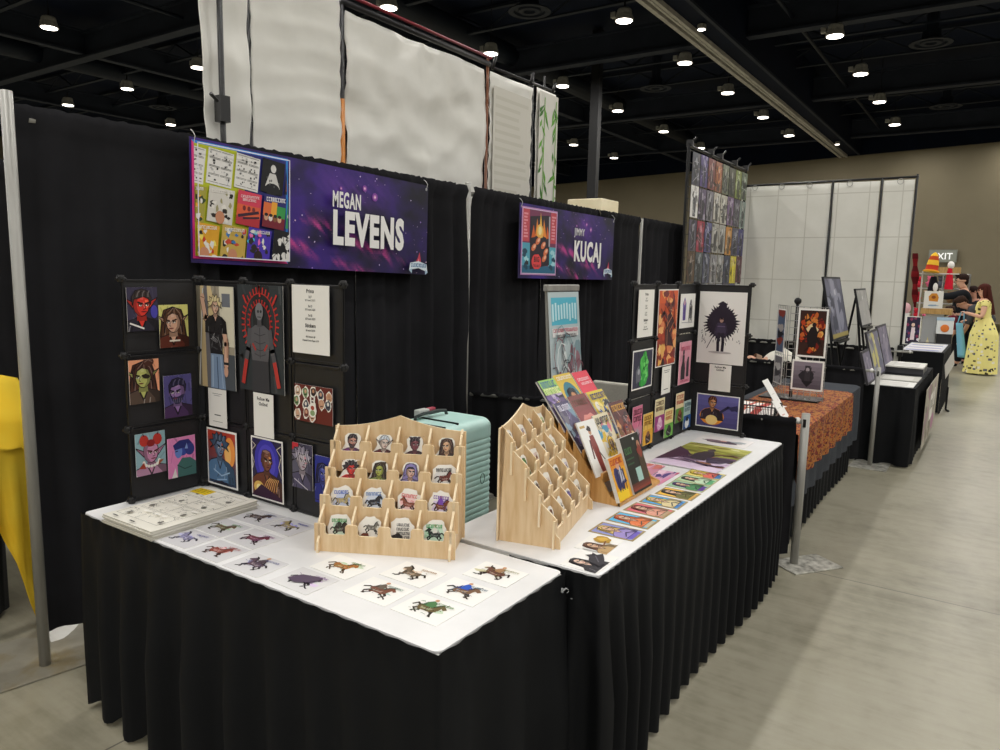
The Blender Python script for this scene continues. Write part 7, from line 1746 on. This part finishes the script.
# ================================================================== people
def skin_mesh(name, V, E, mat, parent=None, sub=2, root=0, cols=None):
    me = bpy.data.meshes.new(name); keys = list(V)
    me.from_pydata([V[k][:3] for k in keys], [(keys.index(a), keys.index(b)) for a, b in E], [])
    ob = bpy.data.objects.new(name, me); COL.objects.link(ob)
    md = ob.modifiers.new('skin', 'SKIN'); md.use_smooth_shade = True
    for i, k in enumerate(keys):
        r = V[k][3]; me.skin_vertices[0].data[i].radius = (r if not isinstance(r, tuple) else r)[:2] if isinstance(r, tuple) else (r, r)
        me.skin_vertices[0].data[i].use_root = (i == root)
    ob.modifiers.new('sub', 'SUBSURF').levels = sub; ob.modifiers['sub'].render_levels = sub
    dg = bpy.context.evaluated_depsgraph_get(); dg.update()
    out = bpy.data.meshes.new_from_object(ob.evaluated_get(dg))
    bpy.data.objects.remove(ob); bpy.data.meshes.remove(me)
    out.name = name; out.materials.clear(); out.materials.append(MAT[mat])
    at = out.color_attributes.new('Col', 'FLOAT_COLOR', 'CORNER') if 'Col' not in out.color_attributes else out.color_attributes['Col']
    c = cols or (lambda co: '#d8a488')
    buf = []
    for p in out.polygons:
        p.use_smooth = True; buf += [*lin(c(p.center)), 1.0] * p.loop_total
    at.data.foreach_set('color', buf)
    o = bpy.data.objects.new(name, out); COL.objects.link(o)
    if parent: o.parent = parent
    return o

def person(label, loc, rot, H, J, skin, clothes, hair, extra=None):
    """J: joints in body space (x right, y forward, z up) for a figure of height 1; clothes: list of (name, joints, edges, colour function)"""
    t = thing('person', label, 'person', loc, rot)
    def S(V): return {k: (v[0] * H, v[1] * H, v[2] * H, (v[3] * H if not isinstance(v[3], tuple) else tuple(q * H for q in v[3]))) for k, v in V.items()}
    body = S(J['V'])
    skin_mesh('body', body, J['E'], 'skin', t, 2, 0, lambda co: skin)
    for nm, V, E, c in clothes: skin_mesh(nm, S(V), E, 'dyed', t, 2, 0, c if callable(c) else (lambda co, c=c: c))
    hd = Vector(J['head']) * H
    for sx in (-1, 1):
        e = hd + J['hm'] @ Vector((sx * .019 * H, .052 * H, .005 * H)); m = M(); m.ball(e, .005 * H, 8, 6, '#20181a'); m.obj('eye', 'plastic', t, smooth=True)
    m = M(J_m(hd, J['hm'])); hair(m, H); m.obj('hair', 'dyed', t, smooth=True)
    if extra: extra(t, H)
    return t
def J_m(p, r): return Matrix.Translation(p) @ r.to_4x4()

def figure(head=(0, .02, .93), hrot=(0, 0, 0), neck=(0, 0, .855), chest=(0, 0, .74), waist=(0, 0, .62), pelvis=(0, 0, .53), arms=None, legs=None, fem=False):
    from mathutils import Euler
    hm = Euler(hrot).to_matrix(); hd = Vector(head)
    def hp(x, y, z): v = hd + hm @ Vector((x, y, z)); return (v.x, v.y, v.z)
    V = {'pelvis': (*pelvis, .085), 'waist': (*waist, .07 if fem else .078), 'chest': (*chest, .082 if fem else .09), 'collar': ((neck[0] + chest[0]) / 2, (neck[1] + chest[1]) / 2, (neck[2] * .72 + chest[2] * .28), .05), 'neck': (*neck, .033),
         'jaw': (*hp(0, .01, -.032), .038), 'skull': (*hp(0, -.004, .018), .052), 'crown': (*hp(0, -.008, .048), .04), 'nose': (*hp(0, .062, -.01), .007), 'chin': (*hp(0, .036, -.05), .018)}
    E = [('pelvis', 'waist'), ('waist', 'chest'), ('chest', 'collar'), ('collar', 'neck'), ('neck', 'jaw'), ('jaw', 'skull'), ('skull', 'crown'), ('skull', 'nose'), ('jaw', 'chin')]
    sw = .095 if fem else .112
    for sx, nm in ((-1, 'l'), (1, 'r')):
        V['ear' + nm] = (*hp(sx * .052, -.006, -.002), .010); E.append(('skull', 'ear' + nm))
        a = (arms or {}).get(nm) or [(sx * (sw + .03), .0, .62), (sx * (sw + .035), .05, .47)]
        sh = (chest[0] + sx * sw, chest[1] * .5 + neck[1] * .5, (chest[2] * .35 + neck[2] * .65) - .012)
        V['sh' + nm] = (*sh, .036); V['el' + nm] = (*a[0], .026); V['wr' + nm] = (*a[1], .017)
        E += [('collar', 'sh' + nm), ('sh' + nm, 'el' + nm), ('el' + nm, 'wr' + nm)]
        d = (Vector(a[1]) - Vector(a[0])).normalized(); s = d.cross(Vector((0, 0, 1)))
        s = s.normalized() if s.length > .05 else Vector((1, 0, 0))
        pm = Vector(a[1]) + d * .03; V['pm' + nm] = (*pm, .019); E.append(('wr' + nm, 'pm' + nm))
        for q, (o, l) in enumerate(((-.015, .036), (-.005, .042), (.005, .04), (.014, .031))):
            k = pm + s * o + d * .014; f = k + d * l * .55 + s * o * .2; g = f + d * l * .4 + Vector((0, 0, -.008))
            V['k%d%s' % (q, nm)] = (*k, .0058); V['f%d%s' % (q, nm)] = (*f, .005); V['g%d%s' % (q, nm)] = (*g, .0042)
            E += [('pm' + nm, 'k%d%s' % (q, nm)), ('k%d%s' % (q, nm), 'f%d%s' % (q, nm)), ('f%d%s' % (q, nm), 'g%d%s' % (q, nm))]
        th = Vector(a[1]) + d * .018 - s * sx * .022; V['t1' + nm] = (*th, .0075); V['t2' + nm] = (*(th + d * .026 - s * sx * .01), .0055); E += [('wr' + nm, 't1' + nm), ('t1' + nm, 't2' + nm)]
        l = (legs or {}).get(nm) or [(sx * .055, .01, .285), (sx * .055, -.02, .045), (sx * .06, .075, .022)]
        V['hip' + nm] = (pelvis[0] + sx * .05, pelvis[1], pelvis[2] - .03, .052 if fem else .062); V['kn' + nm] = (*l[0], .04); V['cf' + nm] = (*(Vector(l[0]) * .6 + Vector(l[1]) * .4), .036); V['an' + nm] = (*l[1], .024); V['to' + nm] = (*l[2], .018)
        E += [('pelvis', 'hip' + nm), ('hip' + nm, 'kn' + nm), ('kn' + nm, 'cf' + nm), ('cf' + nm, 'an' + nm), ('an' + nm, 'to' + nm)]
    return {'V': V, 'E': E, 'head': head, 'hm': hm}
def grown(J, names, extra, over=None):
    V = {}
    for k in names:
        x, y, z, r = J['V'][k]; V[k] = (x, y, z, r + extra)
    for k, v in (over or {}).items(): V[k] = v
    return V
def short_hair(c, seed=1):
    def f(m, H):
        m.ball((0, -.012 * H, .032 * H), (.06 * H, .062 * H, .05 * H), 14, 10, c); m.ball((0, -.045 * H, .0), (.05 * H, .025 * H, .045 * H), 12, 8, c); m.ball((.01 * H, .03 * H, .062 * H), (.04 * H, .03 * H, .022 * H), 10, 8, c)
    return f
def long_hair(c, L=.3):
    def f(m, H):
        m.ball((0, -.01 * H, .03 * H), (.062 * H, .064 * H, .052 * H), 14, 10, c)
        m.grid(lambda s, v: ((.06 + .022 * v * (1 - v) * 3 + .006 * sin(s * 40 + v * 9)) * H * cos(pi + pi * s), (-.012 - (.055 + .05 * v) * sin(pi * s) * 1.0) * H, (.04 - L * v) * H), 26, 12, c)
        m.grid(lambda s, v: ((.058 + .01 * v) * H * cos(pi + pi * s), (-.012 - .02 * sin(pi * s)) * H, (.03 - L * .92 * v) * H), 16, 8, c)
        for sx in (-1, 1): m.ball((sx * .056 * H, .0, -.03 * H), (.014 * H, .03 * H, .07 * H), 8, 8, c)
    return f

def people():
    legs_n = ['pelvis', 'hipl', 'knl', 'cfl', 'anl', 'hipr', 'knr', 'cfr', 'anr']; legs_e = [('pelvis', 'hipl'), ('hipl', 'knl'), ('knl', 'cfl'), ('cfl', 'anl'), ('pelvis', 'hipr'), ('hipr', 'knr'), ('knr', 'cfr'), ('cfr', 'anr')]
    top_n = ['pelvis', 'waist', 'chest', 'collar', 'shl', 'ell', 'shr', 'elr']; top_e = [('pelvis', 'waist'), ('waist', 'chest'), ('chest', 'collar'), ('collar', 'shl'), ('shl', 'ell'), ('collar', 'shr'), ('shr', 'elr')]
    def shoes(J, c='#1a1a1c'):
        return lambda t, H: [skin_mesh('shoe', {'a': (J['V']['an' + n][0] * H, J['V']['an' + n][1] * H, .026 * H, .03 * H), 'b': (J['V']['to' + n][0] * H, J['V']['to' + n][1] * H, .021 * H, .023 * H)}, [('a', 'b')], 'dyed', t, 1, 0, lambda co: c) for n in 'lr']
    # woman in the yellow dress, turned to the stall
    J = figure(head=(0, .028, .935), hrot=(-.1, 0, .25), chest=(0, .012, .75), waist=(0, 0, .635), fem=True, arms={'l': [(-.135, .03, .645), (-.09, .15, .68)], 'r': [(.14, .0, .63), (.12, .13, .60)]})
    def dress(t, H):
        m = M(); r = random.Random(5)
        def fn(s, v):
            a = 2 * pi * s
            z = .645 - .632 * v; rad = .072 + .052 * min(1, v * 3.4) ** .8 + .03 * v + .014 * v * sin(a * 9) + .006 * v * sin(a * 17 + 1)
            back = .03 * min(1, v * 3) * (1 if sin(a) < 0 else 0) * -sin(a) * -1
            return (rad * .98 * cos(a) * H, (rad * .9 * sin(a) - .01 + back) * H, max(.016, z) * H)
        m.grid(fn, 110, 100, '#e8de7c'); rr = random.Random(3)
        spots = []
        for k in range(230):
            u = rr.random(); v = rr.random() ** .7
            if .28 < u < .66 or v > .88 or rr.random() < .12: spots.append((u, v, rr.uniform(.007, .018), rr.choice(['#3a3424', '#5a5230', '#6a6a70', '#f0ecd8'])))
        def colf(u, v):
            for a, b, q, c in spots:
                if abs(u - a) * 1.0 < q and abs(v - b) < q * 1.2: return c
            return '#f0e694'
        m.c = [colf((i % 110 + .5) / 110, (i // 110 + .5) / 100) for i in range(len(m.f))]
        m.obj('skirt', 'dyed', t, smooth=True)
        V = grown(J, ['pelvis', 'waist', 'chest', 'collar', 'shl', 'shr'], .009); V['el2'] = (*((Vector(J['V']['shl'][:3]) * .55 + Vector(J['V']['ell'][:3]) * .45)), .04); V['er2'] = (*((Vector(J['V']['shr'][:3]) * .55 + Vector(J['V']['elr'][:3]) * .45)), .04)
        skin_mesh('bodice', {k: tuple(q * H for q in v) for k, v in V.items()}, [('pelvis', 'waist'), ('waist', 'chest'), ('chest', 'collar'), ('collar', 'shl'), ('shl', 'el2'), ('collar', 'shr'), ('shr', 'er2')], 'dyed', t, 2, 0, lambda co: '#f0e694' if (int(co.x * 70) * 7 + int(co.z * 60) * 3) % 11 else '#4a442c')
        for n in 'lr': skin_mesh('shoe', {'a': (J['V']['an' + n][0] * H, -.02 * H, .024 * H, .026 * H), 'b': (J['V']['to' + n][0] * H, .07 * H, .019 * H, .02 * H)}, [('a', 'b')], 'dyed', t, 1, 0, lambda co: '#1c1a1c')
    person('person in a long yellow floral dress with long auburn hair, standing in the aisle', (15.7, .21, 0), .12, 1.6, J, '#dcab90', [], long_hair('#46211b', .31), dress)
    # person in a black jacket reaching into the stall
    J = figure(head=(0, .03, .935), hrot=(-.05, 0, .2), arms={'l': [(-.16, .16, .76), (-.13, .30, .80)], 'r': [(.14, .06, .62), (.12, .17, .55)]})
    tv = grown(J, top_n + ['wrl', 'wrr'], .014)
    person('person in a black jacket reaching into the toy stall with one arm', (16.9, .60, 0), .1, 1.78, J, '#c99a80',
           [('jacket', tv, top_e + [('ell', 'wrl'), ('elr', 'wrr')], '#1e2024'), ('trousers', grown(J, legs_n, .012), legs_e, '#22242a')], short_hair('#2a1c18'), shoes(J))
    # person bending forward in a grey shirt
    J = figure(head=(0, .29, .775), hrot=(-.75, 0, .1), neck=(0, .215, .735), chest=(0, .14, .68), waist=(0, .03, .615), arms={'l': [(-.13, .22, .53), (-.11, .27, .39)], 'r': [(.14, .24, .55), (.12, .32, .43)]})
    person('person in a dark grey shirt bending forward with arms hanging, beside the yellow dress', (16.1, .11, 0), .1, 1.62, J, '#c4937a',
           [('shirt', grown(J, top_n, .013), top_e, '#44464a'), ('trousers', grown(J, legs_n, .012), legs_e, '#6a665c')], short_hair('#33231c'), shoes(J))
    # person in maroon behind
    J = figure(head=(0, .05, .93), hrot=(-.3, 0, 0))
    person('short person in a maroon top standing between the bending figure and the stall', (16.35, .70, 0), .3, 1.18, J, '#c99a84',
           [('top', grown(J, top_n, .013), top_e, '#6a2430'), ('trousers', grown(J, legs_n, .012), legs_e, '#2a2a32')], short_hair('#3a2a24'), shoes(J))
    # face between
    J = figure(head=(0, .03, .93), hrot=(-.1, 0, .7), fem=True)
    person('dark-haired person whose face shows between the yellow dress and the black jacket', (17.4, .43, 0), .9, 1.56, J, '#c8937c',
           [('top', grown(J, top_n, .012), top_e, '#2c2a30'), ('trousers', grown(J, legs_n, .012), legs_e, '#2a2c34')], long_hair('#2a1c1a', .16), shoes(J))
    # person bowed down behind the orange table
    J = figure(head=(0, .245, .468), hrot=(-1.2, 0, 0), neck=(0, .165, .462), chest=(0, .08, .47), waist=(0, -.03, .41), pelvis=(0, -.11, .31),
               arms={'l': [(-.14, .08, .33), (-.10, .17, .26)], 'r': [(.14, .08, .33), (.10, .17, .26)]},
               legs={'l': [(-.08, .12, .26), (-.07, -.02, .045), (-.07, .09, .022)], 'r': [(.08, .12, .26), (.07, -.02, .045), (.07, .09, .022)]})
    tv = grown(J, top_n + ['neck', 'wrl', 'wrr'], .016)
    person('bald person in a white shirt bowed low behind the low drapes of the next booth', (7.58, 1.615, 0), math.radians(25), 1.68, J, '#d6a488',
           [('shirt', tv, top_e + [('collar', 'neck'), ('ell', 'wrl'), ('elr', 'wrr')], '#e8e5d8'), ('trousers', grown(J, legs_n, .012), legs_e, '#3a3a40')], lambda m, H: m.grid(lambda s, v: (.056 * H * cos(pi + pi * s), (-.02 - .045 * sin(pi * s)) * H, (.0 - .035 * v) * H), 14, 4, '#8a7260'), shoes(J))

LAMP_W = 60
# ================================================================== camera, look
def camera():
    F = Vector((0.8197315450346696, 0.5555252635068139, -0.13939826283264253)); Rr = Vector((0.5634782469068855, -0.8258248743649185, 0.02248463125983017))
    U = Rr.cross(F)
    cd = bpy.data.cameras.new('camera'); cd.lens = 729.83 / 1000 * 36; cd.sensor_width = 36; cd.clip_end = 200
    o = bpy.data.objects.new('camera', cd); COL.objects.link(o)
    o.matrix_world = Matrix(((Rr.x, U.x, -F.x, 0), (Rr.y, U.y, -F.y, 0), (Rr.z, U.z, -F.z, 1.63), (0, 0, 0, 1)))
    SC.camera = o
    w = bpy.data.worlds.new('world'); SC.world = w; w.use_nodes = True
    w.node_tree.nodes['Background'].inputs['Color'].default_value = (.02, .022, .028, 1)
    SC.view_settings.view_transform = 'Standard'; SC.view_settings.look = 'None'
    SC.view_settings.gamma = 1; SC.view_settings.use_curve_mapping = False
    SC.view_settings.exposure = 0.0
LAMP_W = 60
build_setting(); lamp_rows(); exit_sign(); build_drapes(); white_backs(); white_drapes()
build_tables(); board_one(); board_two(); table_cards()
name_banners(); build_racks(); book_rack(); suitcase(); banner_stand(); yellow_stall()
print_wall(); orange_booth(); paper_booth(); fourth_booth(); stall(); people()
camera()
bpy.context.view_layer.update()
